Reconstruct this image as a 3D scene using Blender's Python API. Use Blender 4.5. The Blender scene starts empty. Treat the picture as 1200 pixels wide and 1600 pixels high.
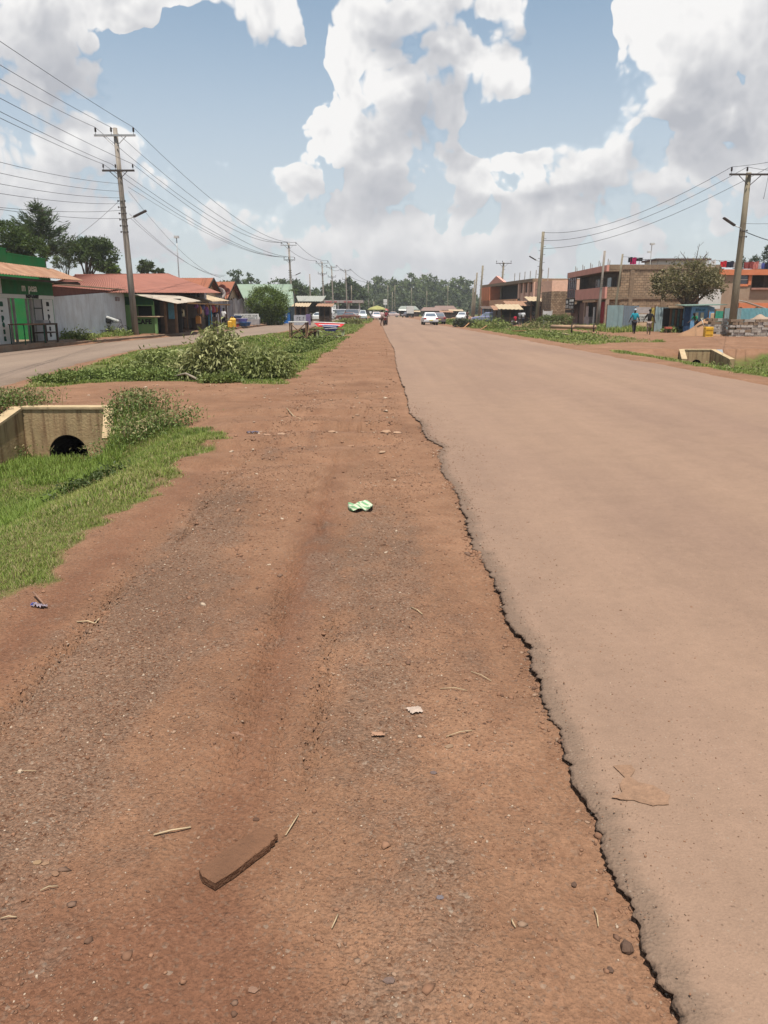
import bpy, math, random
import numpy as np
from mathutils import Vector, Matrix, noise as mnoise
R = math.radians
sc = bpy.context.scene
COL = sc.collection
rng = np.random.default_rng(7)
random.seed(7)

# ------------------------------------------------------------------ camera
CAM_H = 1.6
TH = math.atan(314 / 1200.0)
SN, CS = math.sin(TH), math.cos(TH)
cd = bpy.data.cameras.new("camera"); cam = bpy.data.objects.new("camera", cd); COL.objects.link(cam)
cam.location = (0, 0, CAM_H); cam.rotation_euler = (R(90) - TH, 0, 0)
cd.sensor_fit = 'VERTICAL'; cd.sensor_height = 24; cd.lens = 18
cd.clip_start = 0.05; cd.clip_end = 6000
sc.camera = cam

def slope(py):
    v = (py - 800) / 1200.0
    return (SN + v * CS) / (CS - v * SN), (CS - v * SN)
def G(px, py, z=0.0):          # photo pixel -> point on the plane at height z
    s, w = slope(py); d = (CAM_H - z) / s
    return Vector(((px - 600) / 1200.0 * d / w, d, z))
def A(px, py, d):              # photo pixel -> point at distance d along the road
    s, w = slope(py)
    return Vector(((px - 600) / 1200.0 * d / w, d, CAM_H - d * s))

# ------------------------------------------------------------------ light
SUN = Vector((0.03, -0.27, 0.96)).normalized()
el = math.asin(SUN.z); az = math.atan2(SUN.x, SUN.y)
sd = bpy.data.lights.new("sun", 'SUN'); sd.energy = 5.0; sd.angle = R(0.55); sd.color = (1.0, 0.95, 0.87)
so = bpy.data.objects.new("sun", sd); COL.objects.link(so)
so.rotation_euler = SUN.to_track_quat('Z', 'Y').to_euler(); so.location = (0, 0, 60)

w = bpy.data.worlds.new("World"); sc.world = w; w.use_nodes = True
nt = w.node_tree; nt.nodes.clear()
class NB:
    """tiny node helper"""
    dim = '3D'
    def __init__(s, t): s.t = t
    def n(s, typ, **k):
        q = s.t.nodes.new(typ)
        for a, b in k.items(): setattr(q, a, b)
        return q
    def put(s, q, i, v):
        if v is None: return
        if isinstance(v, bpy.types.NodeSocket): s.t.links.new(v, q.inputs[i])
        else: q.inputs[i].default_value = v
    def m(s, op, a, b=None, c=None, clamp=False):
        q = s.n('ShaderNodeMath', operation=op, use_clamp=clamp)
        s.put(q, 0, a); s.put(q, 1, b); s.put(q, 2, c)
        return q.outputs[0]
    def v(s, op, a, b=None, out=0):
        q = s.n('ShaderNodeVectorMath', operation=op); s.put(q, 0, a)
        if b is not None: s.put(q, 3 if op == 'SCALE' else 1, b)
        return q.outputs[out]
    def ramp(s, f, lo, hi, a=0.0, b=1.0, typ='SMOOTHSTEP'):
        q = s.n('ShaderNodeMapRange', interpolation_type=typ)
        s.put(q, 0, f); s.put(q, 1, lo); s.put(q, 2, hi); s.put(q, 3, a); s.put(q, 4, b)
        return q.outputs[0]
    def mix(s, f, a, b, blend='MIX'):
        q = s.n('ShaderNodeMix', data_type='RGBA', blend_type=blend)
        s.put(q, 0, f); s.put(q, 6, a); s.put(q, 7, b)
        return q.outputs[2]
    def noise(s, vec, scale, detail=4, rough=0.5, dist=0.0, typ=None):
        q = s.n('ShaderNodeTexNoise', noise_dimensions=s.dim); s.put(q, 'Vector', vec)
        q.inputs['Scale'].default_value = scale; q.inputs['Detail'].default_value = detail
        q.inputs['Roughness'].default_value = rough; q.inputs['Distortion'].default_value = dist
        return q.outputs[0]
    def vor(s, vec, scale, feature='F1', out=0, detail=0, smooth=None):
        q = s.n('ShaderNodeTexVoronoi', feature=feature, voronoi_dimensions=s.dim); s.put(q, 'Vector', vec)
        q.inputs['Scale'].default_value = scale
        if detail: q.inputs['Detail'].default_value = detail
        if smooth is not None: q.inputs['Smoothness'].default_value = smooth
        return q.outputs[out]

# cumulus field as a function of sky direction (azimuth, elevation)
BLOBS = [(40,50,210,120),(200,30,180,62),(405,40,105,66),(70,130,120,60),(130,232,112,62),(40,290,170,110),(205,272,78,75),(120,330,260,80),
 (545,140,62,92),(500,215,105,75),(600,130,120,95),(735,90,80,55),(690,70,60,50),(800,112,75,52),(700,170,60,70),(460,270,80,55),(600,250,160,100),
 (745,275,78,50),(850,240,85,45),(930,250,110,60),(1110,60,150,110),(1020,140,95,75),(1150,170,170,90),
 (640,8,130,48),(770,8,60,28),(1180,260,70,60),(1010,300,130,50),(640,370,260,60),(330,330,120,70),(900,340,200,60)]
HOLES = [(345,185,135,120,2.0),(265,120,100,70,1.6),(492,30,26,50,1.0),(478,120,34,32,.9),(890,45,60,80,1.8),(810,198,90,36,1.7),(905,140,50,60,1.3),(652,292,38,34,.55),(700,300,30,20,.3),(1030,218,110,18,.25),(1000,320,110,35,.4),(360,250,60,40,.7)]
TONE = [(530,95,70,60,.6),(480,215,95,85,.55),(570,170,60,60,.35),(775,115,85,50,.65),(770,270,90,50,.5),(980,120,80,110,.45),(1060,40,90,60,.4),(430,50,80,50,.35),(205,195,90,45,.45),(880,225,80,35,.35),(90,215,60,40,.35),(1190,240,50,40,.3),
 (680,190,62,85,-.55),(560,300,140,50,-.4),(1130,190,130,65,-.6),(110,110,150,50,-.45),(640,40,130,40,-.35),(60,40,90,40,-.2),(150,290,150,40,-.3),(860,320,150,35,-.35),(1000,290,120,30,-.25)]
def pxdir(px, py):
    u = (px - 600) / 1200.0; v = (py - 800) / 1200.0
    d = Vector((u, CS - v * SN, -(SN + v * CS))); d.normalize()
    return math.atan2(d.x, d.y), math.asin(d.z)
gt = bpy.data.node_groups.new("cloud_field", 'ShaderNodeTree')
gt.interface.new_socket("P", in_out='INPUT', socket_type='NodeSocketVector')
gt.interface.new_socket("D", in_out='OUTPUT', socket_type='NodeSocketFloat')
g = NB(gt); g.dim = '2D'; gi = gt.nodes.new('NodeGroupInput'); go = gt.nodes.new('NodeGroupOutput'); P = gi.outputs[0]
wob = g.n('ShaderNodeTexNoise', noise_dimensions='2D'); g.put(wob, 'Vector', P); wob.inputs['Scale'].default_value = 9; wob.inputs['Detail'].default_value = 3
Pw = g.v('ADD', P, g.v('SCALE', g.v('SUBTRACT', wob.outputs[1], (0.5, 0.5, 0.5)), 0.045))
acc = None
for (bx, by, rx, ry) in BLOBS:
    a0, e0 = pxdir(bx, by)
    q = g.v('MULTIPLY', g.v('SUBTRACT', Pw, (a0, e0, 0)), (1200 / rx, 1200 / ry, 0))
    f = g.m('SUBTRACT', 1.0, g.v('LENGTH', q, out=1))
    acc = f if acc is None else g.m('SMOOTH_MAX', acc, f, 0.25)
for (bx, by, rx, ry, am) in HOLES:
    a0, e0 = pxdir(bx, by)
    q = g.v('MULTIPLY', g.v('SUBTRACT', Pw, (a0, e0, 0)), (1200 / rx, 1200 / ry, 0))
    acc = g.m('SUBTRACT', acc, g.m('MULTIPLY', g.ramp(g.v('LENGTH', q, out=1), 1.2, 0.1), am * 1.5))
acc = g.m('MAXIMUM', acc, -1.2)
sp = g.n('ShaderNodeSeparateXYZ'); g.put(sp, 0, P)
low = g.ramp(sp.outputs[1], 0.0, 0.30, 0.45, -1.1, 'LINEAR')
pl = g.v('MULTIPLY', P, (1.0, 1.9, 1.0))
low = g.m('ADD', low, g.m('MULTIPLY', g.m('SUBTRACT', g.noise(pl, 6.5, 4, 0.55), 0.5), 2.2))
acc = g.m('SMOOTH_MAX', acc, low, 0.25)
big = g.noise(P, 3.0, 3, 0.5)
out_of_view = g.ramp(g.v('LENGTH', g.v('SUBTRACT', P, (0, 0.25, 0)), out=1), 0.5, 0.8)
gen = g.ramp(big, 0.42, 0.62, -0.9, 0.8, 'LINEAR')
acc = g.m('MAXIMUM', acc, g.m('SUBTRACT', g.m('MULTIPLY', g.m('ADD', gen, 1.2), out_of_view), 1.2))
n1 = g.noise(Pw, 13, 6, 0.55)
v1 = g.vor(Pw, 17, 'SMOOTH_F1', 0, smooth=0.5); v2 = g.vor(Pw, 40, 'SMOOTH_F1', 0, smooth=0.5); v3 = g.vor(Pw, 90, 'F1', 0)
t = g.m('MULTIPLY', g.m('SUBTRACT', n1, 0.5), 1.0)
t = g.m('ADD', t, g.m('MULTIPLY', g.m('SUBTRACT', 0.40, v1), 1.05))
t = g.m('ADD', t, g.m('MULTIPLY', g.m('SUBTRACT', 0.40, v2), 0.62))
t = g.m('ADD', t, g.m('MULTIPLY', g.m('SUBTRACT', 0.42, v3), 0.32))
gt.interface.new_socket("T", in_out='OUTPUT', socket_type='NodeSocketFloat')
g.put(go, 0, acc); g.put(go, 1, t)

N = NB(nt)
tc = N.n('ShaderNodeTexCoord'); xyz = N.n('ShaderNodeSeparateXYZ'); N.put(xyz, 0, tc.outputs['Generated'])
azm = N.m('ARCTAN2', xyz.outputs[0], xyz.outputs[1]); elv = N.m('ARCSINE', xyz.outputs[2])
cmb = N.n('ShaderNodeCombineXYZ'); N.put(cmb, 0, azm); N.put(cmb, 1, elv)
def field(vec):
    q = nt.nodes.new('ShaderNodeGroup'); q.node_tree = gt; N.put(q, 0, vec); return q.outputs
P0 = cmb.outputs[0]
A0 = field(P0); A1 = field(N.v('ADD', P0, (-0.016, 0.042, 0))); A2 = field(N.v('ADD', P0, (-0.010, 0.012, 0)))
D0 = N.m('ADD', A0[0], A0[1])
edge = N.ramp(A0[0], 0.1, 0.9, 0.0, 1.0)
mask = N.ramp(D0, 0.0, N.ramp(N.noise(P0, 4.0, 2), 0.42, 0.56, 0.14, 0.55))
relM = N.ramp(N.m('SUBTRACT', A0[0], A1[0]), -0.40, 0.46, 0.0, 1.0)
relT = N.m('SUBTRACT', A0[1], A2[1])
wq = N.n('ShaderNodeTexNoise', noise_dimensions='2D'); N.put(wq, 'Vector', P0); wq.inputs['Scale'].default_value = 22; wq.inputs['Detail'].default_value = 4
Pq = N.v('ADD', P0, N.v('SCALE', N.v('SUBTRACT', wq.outputs[1], (0.5, 0.5, 0.5)), 0.07))
tone = None
for (bx, by, rx, ry, am) in TONE:
    a0, e0 = pxdir(bx, by)
    q = N.v('MULTIPLY', N.v('SUBTRACT', Pq, (a0, e0, 0)), (1200 / rx, 1200 / ry, 0))
    f = N.m('MULTIPLY', N.ramp(N.v('LENGTH', q, out=1), 1.0, 0.3), am)
    tone = f if tone is None else N.m('ADD', tone, f)
base = N.m('ADD', N.m('ADD', N.m('MULTIPLY', relM, 0.50), N.m('MULTIPLY', tone, 0.5)), N.m('MULTIPLY', relT, 0.48))
base = N.m('ADD', base, 0.10)
base = N.m('ADD', base, N.m('MULTIPLY', N.m('SUBTRACT', 1.0, N.ramp(D0, 0.0, 1.0)), 0.34))
base = N.m('ADD', N.m('MULTIPLY', base, mask), N.m('MULTIPLY', N.m('SUBTRACT', 1.0, mask), 0.55))
hz = N.ramp(elv, 0.0, 0.26, 0.0, 1.0)               # low clouds are veiled by the air
base = N.m('ADD', N.m('MULTIPLY', base, N.m('ADD', N.m('MULTIPLY', hz, 0.65), 0.35)), N.m('MULTIPLY', N.m('SUBTRACT', 1.0, hz), 0.30))
cr = N.n('ShaderNodeValToRGB'); N.put(cr, 0, base)
e = cr.color_ramp.elements; e[0].position = 0.0; e[0].color = (0.50, 0.515, 0.56, 1); e[1].position = 0.86; e[1].color = (0.97, 0.96, 0.95, 1)
k = e.new(0.42); k.color = (0.67, 0.675, 0.70, 1)
sky = N.n('ShaderNodeTexSky', sky_type='NISHITA', sun_disc=False)
sky.sun_elevation = el; sky.sun_rotation = az; sky.altitude = 1000; sky.air_density = 1.0; sky.dust_density = 2.0; sky.ozone_density = 0.6
bg1 = N.n('ShaderNodeBackground'); N.put(bg1, 0, N.mix(1.0, sky.outputs[0], (0.74, 1.0, 0.99, 1), 'MULTIPLY')); bg1.inputs[1].default_value = 0.098
bg2 = N.n('ShaderNodeBackground'); N.put(bg2, 0, cr.outputs[0]); bg2.inputs[1].default_value = 0.71
thin = N.ramp(elv, 0.05, 0.40, 0.75, 0.20)           # pale veil over the blue
mask = N.m('MAXIMUM', mask, thin)
ms = N.n('ShaderNodeMixShader'); N.put(ms, 0, mask); N.put(ms, 1, bg1.outputs[0]); N.put(ms, 2, bg2.outputs[0])
ow = N.n('ShaderNodeOutputWorld'); N.put(ow, 0, ms.outputs[0])
w.cycles.sampling_method = 'MANUAL'; w.cycles.sample_map_resolution = 512

sc.view_settings.view_transform = 'Standard'; sc.view_settings.look = 'None'
sc.view_settings.exposure = 0.46; sc.view_settings.gamma = 1.0
HAZE = 0.00038
sc.cycles.max_bounces = 5; sc.cycles.diffuse_bounces = 2; sc.cycles.glossy_bounces = 2; sc.cycles.transmission_bounces = 3
sc.cycles.transparent_max_bounces = 6; sc.cycles.volume_bounces = 0
sc.cycles.use_denoising = True; sc.cycles.caustics_reflective = False; sc.cycles.caustics_refractive = False
# ------------------------------------------------------------------ materials
def lin(c):
    c = c / 255.0
    return c / 12.92 if c <= 0.04045 else ((c + 0.055) / 1.055) ** 2.4
def S(r, g_, b, k=0.5): return (lin(r) * k, lin(g_) * k, lin(b) * k, 1)
_M = {}
def mat(name, col, rough=0.85, var=0.25, vs=3.0, bump=0.0, bs=40.0, metal=0.0, dirt=0.0, dirtcol=(0.22, 0.105, 0.055, 1), spec=0.3, stretch=None, streak=0.0):
    if name in _M: return _M[name]
    m = bpy.data.materials.new(name); m.use_nodes = True; t = m.node_tree; b = t.nodes['Principled BSDF']; n = NB(t)
    co = n.n('ShaderNodeTexCoord').outputs['Object']
    if stretch: co = n.v('MULTIPLY', co, stretch)
    nz = n.noise(co, vs, 5, 0.6)
    k = n.ramp(nz, 0.3, 0.7, 1 - var, 1 + var * 0.6, 'LINEAR')
    c = n.v('SCALE', tuple(col[:3]), k)
    if streak:
        q = n.noise(n.v('MULTIPLY', co, (4, 4, 0.35)), 1.6, 4, 0.6)
        c = n.mix(n.m('MULTIPLY', n.ramp(q, 0.45, 0.7), streak), c, (0.10, 0.05, 0.025, 1))
    if dirt:
        q = n.noise(co, vs * 0.6 + 0.7, 6, 0.65)
        c = n.mix(n.m('MULTIPLY', n.ramp(q, 0.35, 0.7), dirt), c, dirtcol)
    n.put(b, 'Base Color', c); b.inputs['Roughness'].default_value = rough; b.inputs['Metallic'].default_value = metal
    b.inputs['Specular IOR Level'].default_value = spec
    if bump:
        bp = n.n('ShaderNodeBump'); bp.inputs['Strength'].default_value = bump; bp.inputs['Distance'].default_value = 0.02
        n.put(bp, 'Height', n.noise(co, bs, 4, 0.6)); n.put(b, 'Normal', bp.outputs[0])
    _M[name] = m
    return m
def vmat(name, rough=0.8, trans=0.0, var=0.15, vs=6.0, spec=0.25):
    """colour from the mesh attribute 'Col' (leaf and blade colours)"""
    if name in _M: return _M[name]
    m = bpy.data.materials.new(name); m.use_nodes = True; t = m.node_tree; b = t.nodes['Principled BSDF']; n = NB(t)
    at = n.n('ShaderNodeAttribute', attribute_name='Col')
    c = at.outputs[0]
    b.inputs['Roughness'].default_value = rough; b.inputs['Specular IOR Level'].default_value = spec
    n.put(b, 'Base Color', c)
    if trans:
        tr = n.n('ShaderNodeBsdfTranslucent'); n.put(tr, 0, n.mix(0.5, c, (0.14, 0.20, 0.02, 1)))
        mx = n.n('ShaderNodeMixShader'); mx.inputs[0].default_value = trans
        n.put(mx, 1, b.outputs[0]); n.put(mx, 2, tr.outputs[0])
        o = [q for q in t.nodes if q.type == 'OUTPUT_MATERIAL'][0]; n.put(o, 0, mx.outputs[0])
    _M[name] = m
    return m
def stonewall(name, c1, c2, mortar, sx=2.4, sz=4.2, plane='xz'):
    """coursed rubble / block masonry"""
    if name in _M: return _M[name]
    m = bpy.data.materials.new(name); m.use_nodes = True; t = m.node_tree; b = t.nodes['Principled BSDF']; n = NB(t)
    co = n.n('ShaderNodeTexCoord').outputs['Object']; s3 = n.n('ShaderNodeSeparateXYZ'); n.put(s3, 0, co)
    cb = n.n('ShaderNodeCombineXYZ'); n.put(cb, 0, n.m('ADD', s3.outputs[0], s3.outputs[1])); n.put(cb, 1, s3.outputs[2])
    jit = n.n('ShaderNodeTexNoise'); n.put(jit, 'Vector', co); jit.inputs['Scale'].default_value = 3.0
    vv = n.v('ADD', cb.outputs[0], n.v('SCALE', n.v('SUBTRACT', jit.outputs[1], (0.5, 0.5, 0.5)), 0.10))
    br = n.n('ShaderNodeTexBrick'); n.put(br, 'Vector', vv); br.inputs['Scale'].default_value = 1.0
    br.inputs['Brick Width'].default_value = 1 / sx; br.inputs['Row Height'].default_value = 1 / sz
    br.inputs['Mortar Size'].default_value = 0.018; br.inputs['Mortar Smooth'].default_value = 0.3; br.inputs['Bias'].default_value = -0.1
    br.inputs['Color1'].default_value = c1; br.inputs['Color2'].default_value = c2; br.inputs['Mortar'].default_value = mortar
    k = n.ramp(n.noise(co, 1.3, 6, 0.65), 0.3, 0.7, 0.62, 1.25, 'LINEAR')
    n.put(b, 'Base Color', n.v('SCALE', br.outputs[0], k)); b.inputs['Roughness'].default_value = 0.95
    bp = n.n('ShaderNodeBump'); bp.inputs['Strength'].default_value = 0.7; bp.inputs['Distance'].default_value = 0.03; bp.invert = True
    n.put(bp, 'Height', br.outputs[1]); n.put(b, 'Normal', bp.outputs[0])
    _M[name] = m
    return m

# ------------------------------------------------------------------ mesh helpers
def link(o, parent=None):
    COL.objects.link(o)
    if parent is not None: o.parent = parent
    return o
def nmesh(name, V, F, m, parent=None, col=None, attrs=None, smooth=False):
    V = np.asarray(V, dtype=np.float32); F = np.asarray(F, dtype=np.int32)
    me = bpy.data.meshes.new(name); nf, k = F.shape
    me.vertices.add(len(V)); me.vertices.foreach_set('co', V.ravel())
    me.loops.add(nf * k); me.loops.foreach_set('vertex_index', F.ravel())
    me.polygons.add(nf); me.polygons.foreach_set('loop_start', np.arange(0, nf * k, k, dtype=np.int32))
    if smooth: me.polygons.foreach_set('use_smooth', np.ones(nf, dtype=bool))
    me.update(calc_edges=True)
    if col is not None:
        a = me.color_attributes.new('Col', 'FLOAT_COLOR', 'POINT')
        c4 = np.ones((len(V), 4), np.float32); c4[:, :3] = col; a.data.foreach_set('color', c4.ravel())
    for nm, arr in (attrs or {}).items():
        a = me.attributes.new(nm, 'FLOAT', 'POINT'); a.data.foreach_set('value', np.asarray(arr, np.float32))
    me.materials.append(m)
    return link(bpy.data.objects.new(name, me), parent)
def tag(o, label, cat=None, group=None, kind=None):
    if label:
        o['label'] = label
        if len(label.split()) > 16: print('LONG', o.name, len(label.split()), label)
    if cat: o['category'] = cat
    if group: o['group'] = group
    if kind: o['kind'] = kind
    return o
def empty(name, loc, label, cat, rz=0.0, group=None, scale=1.0):
    o = bpy.data.objects.new(name, None); o.empty_display_size = 0.2
    o.location = loc; o.rotation_euler = (0, 0, rz); o.scale = (scale,) * 3; COL.objects.link(o)
    return tag(o, label, cat, group)
class MB:
    """collects pieces into one mesh"""
    def __init__(s): s.v = []; s.f = []
    def add(s, vs, fs):
        o = len(s.v); s.v += [tuple(q) for q in vs]; s.f += [tuple(o + i for i in f) for f in fs]; return s
    def box(s, x0, x1, y0, y1, z0, z1):
        v = [(x, y, z) for z in (z0, z1) for y in (y0, y1) for x in (x0, x1)]
        return s.add(v, [(0, 2, 3, 1), (4, 5, 7, 6), (0, 1, 5, 4), (2, 6, 7, 3), (0, 4, 6, 2), (1, 3, 7, 5)])
    def obox(s, c, sx, sy, sz, rz=0, rx=0, ry=0):
        M_ = Matrix.Translation(c) @ Matrix.Rotation(rz, 4, 'Z') @ Matrix.Rotation(ry, 4, 'Y') @ Matrix.Rotation(rx, 4, 'X')
        v = [M_ @ Vector((x, y, z)) for z in (-sz / 2, sz / 2) for y in (-sy / 2, sy / 2) for x in (-sx / 2, sx / 2)]
        return s.add(v, [(0, 2, 3, 1), (4, 5, 7, 6), (0, 1, 5, 4), (2, 6, 7, 3), (0, 4, 6, 2), (1, 3, 7, 5)])
    def tube(s, pts, rad, n=8, cap=True):
        pts = [Vector(p) for p in pts]
        if not hasattr(rad, '__len__'): rad = [rad] * len(pts)
        vs = []; fs = []; up = None
        for i, p in enumerate(pts):
            d = (pts[min(i + 1, len(pts) - 1)] - pts[max(i - 1, 0)]).normalized()
            if up is None: up = Vector((0, 0, 1)) if abs(d.z) < 0.9 else Vector((1, 0, 0))
            a = d.cross(up).normalized(); b_ = d.cross(a).normalized()
            for j in range(n):
                t_ = 2 * math.pi * j / n
                vs.append(p + (a * math.cos(t_) + b_ * math.sin(t_)) * rad[i])
        for i in range(len(pts) - 1):
            for j in range(n):
                fs.append((i * n + j, i * n + (j + 1) % n, (i + 1) * n + (j + 1) % n, (i + 1) * n + j))
        if cap: fs.append(tuple(range(n))[::-1]); fs.append(tuple((len(pts) - 1) * n + j for j in range(n)))
        return s.add(vs, fs)
    def lathe(s, c, prof, n=16, axis='z'):
        vs = []; fs = []
        for (r_, z_) in prof:
            for j in range(n):
                t_ = 2 * math.pi * j / n; p = (r_ * math.cos(t_), r_ * math.sin(t_), z_)
                if axis == 'x': p = (p[2], p[0], p[1])
                if axis == 'y': p = (p[0], p[2], p[1])
                vs.append((c[0] + p[0], c[1] + p[1], c[2] + p[2]))
        for i in range(len(prof) - 1):
            for j in range(n): fs.append((i * n + j, i * n + (j + 1) % n, (i + 1) * n + (j + 1) % n, (i + 1) * n + j))
        fs.append(tuple(range(n))[::-1]); fs.append(tuple((len(prof) - 1) * n + j for j in range(n)))
        return s.add(vs, fs)
    def slab(s, poly, th):
        """polygon (3-D points) given thickness th along its normal, downwards"""
        p = [Vector(q) for q in poly]; nn = (p[1] - p[0]).cross(p[2] - p[0]).normalized()
        if nn.z < 0: nn = -nn
        k = len(p); v = p + [q - nn * th for q in p]
        f = [tuple(range(k)), tuple(range(2 * k - 1, k - 1, -1))] + [(i, i + k, (i + 1) % k + k, (i + 1) % k) for i in range(k)]
        return s.add(v, f)
    def corr(s, a, b, c, d, n, amp, th=0.012):
        """corrugated sheet on the quad a-b (one edge) to d-c (opposite); waves run from ab to dc"""
        a, b, c, d = map(Vector, (a, b, c, d)); nn = (b - a).cross(d - a).normalized(); m_ = n * 4 + 1
        vs = []
        for k_, (p, q) in enumerate(((a, b), (d, c))):
            for i in range(m_):
                t_ = i / (m_ - 1); vs.append(p.lerp(q, t_) + nn * (amp * math.sin(i * math.pi / 2)))
        vs += [v - nn * th for v in vs]; o = 2 * m_
        fs = []
        for i in range(m_ - 1):
            fs.append((i, i + 1, m_ + i + 1, m_ + i)); fs.append((o + i + 1, o + i, o + m_ + i, o + m_ + i + 1))
            fs.append((i + 1, i, o + i, o + i + 1)); fs.append((m_ + i, m_ + i + 1, o + m_ + i + 1, o + m_ + i))
        fs.append((0, m_, o + m_, o)); fs.append((m_ - 1, o + m_ - 1, o + 2 * m_ - 1, 2 * m_ - 1))
        return s.add(vs, fs)
    def build(s, name, m, parent=None, smooth=False, bevel=0):
        me = bpy.data.meshes.new(name); me.from_pydata(s.v, [], s.f); me.update(); me.materials.append(m)
        if smooth:
            for p in me.polygons: p.use_smooth = True
        o = link(bpy.data.objects.new(name, me), parent)
        if bevel:
            q = o.modifiers.new('bevel', 'BEVEL'); q.width = bevel; q.segments = 2; q.limit_method = 'ANGLE'
        return o
SEPARATE = {'leg', 'pillar', 'post', 'column', 'door_post', 'shutter', 'door', 'window', 'gate_post', 'fence_post', 'drain_pipe', 'sign_board', 'drawer', 'step', 'slat', 'bumper', 'white_jar', 'upper_board'}
def B1(name, m, parent, *bx, bevel=0):
    if name in SEPARATE and len(bx) > 1:
        os_ = [MB().box(*q).build(name, m, parent, bevel=bevel) for q in bx]
        return os_[0]
    b_ = MB()
    for q in bx: b_.box(*q)
    return b_.build(name, m, parent, bevel=bevel)
def T1(name, m, parent, pts, rad, n=8, smooth=True): return MB().tube(pts, rad, n).build(name, m, parent, smooth)
def text(body, size, m, loc, rot, parent, name='lettering', depth=0.012, bold=0.0, xs=1.0, spacing=1.0, line=1.0, align='CENTER'):
    c = bpy.data.curves.new(name, 'FONT'); c.body = body; c.size = size; c.extrude = depth; c.offset = bold
    c.align_x = align; c.align_y = 'CENTER'; c.space_character = spacing; c.space_line = line; c.resolution_u = 3
    c.materials.append(m)
    q = bpy.data.objects.new('t_', c); COL.objects.link(q); me = bpy.data.meshes.new_from_object(q); bpy.data.objects.remove(q)
    me.materials.clear(); me.materials.append(m)
    o = link(bpy.data.objects.new(name, me), parent); o.location = loc; o.rotation_euler = rot; o.scale = (xs, 1, 1)
    return o

# value noise in numpy
def _hash(ix, iy, s):
    h = (ix.astype(np.int64) * 374761393 + iy.astype(np.int64) * 668265263 + s * 982451653) & 0x7fffffff
    h = ((h ^ (h >> 13)) * 1274126177) & 0x7fffffff
    return ((h ^ (h >> 16)) & 0xffff) / 65535.0
def vn(x, y, s=0):
    ix = np.floor(x); iy = np.floor(y); fx = x - ix; fy = y - iy; fx = fx * fx * (3 - 2 * fx); fy = fy * fy * (3 - 2 * fy)
    a = _hash(ix, iy, s); b_ = _hash(ix + 1, iy, s); c = _hash(ix, iy + 1, s); d = _hash(ix + 1, iy + 1, s)
    return (a * (1 - fx) + b_ * fx) * (1 - fy) + (c * (1 - fx) + d * fx) * fy
def fbm(x, y, s=0, o=4, g_=0.5):
    r = 0; am = 1; tt = 0
    for i in range(o):
        r = r + am * vn(x * 2 ** i, y * 2 ** i, s + i); tt += am; am *= g_
    return r / tt - 0.5
def sstep(x, a, b):
    t_ = np.clip((x - a) / (b - a), 0, 1); return t_ * t_ * (3 - 2 * t_)

# ------------------------------------------------------------------ plan of the ground (metres; x right, y along the road)
_ed = [(1150,1750),(1075,1600),(1012,1480),(960,1360),(906,1230),(872,1130),(828,1040),(822,1010),(790,965),(768,905),(737,845),(716,770),(690,735),
       (683,712),(693,697),(668,685),(655,657),(640,645),(633,610),(620,575),(616,545),(607,530),(600,515)]
_p = [G(*q) for q in _ed]
EY = np.array([-60] + [q.y for q in _p] + [90, 200, 600]); EX = np.array([1.1] + [q.x for q in _p] + [-0.2, -2.0, -12.0])
def left_edge(y): return np.interp(y, EY, EX)
RY = np.array([-60, 10, 18, 32, 48, 66, 95, 160, 300, 600]); RX = np.array([9.2, 8.95, 8.8, 8.5, 8.15, 7.6, 6.7, 6.6, 3.5, -2])
def right_edge(y): return np.interp(y, RY, RX)
SY = np.array([-60, 16, 24, 33, 45, 58, 90, 150, 300]); SNX = np.array([-7.9, -8.1, -9.4, -10.4, -9.6, -8.2, -7.4, -8.0, -12])
SFX = np.array([-15.4, -15.4, -15.5, -15.6, -14.5, -13.6, -13.4, -15.0, -22.0])
def side_near(y): return np.interp(y, SY, SNX)
def side_far(y): return np.interp(y, SY, SFX)
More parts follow.
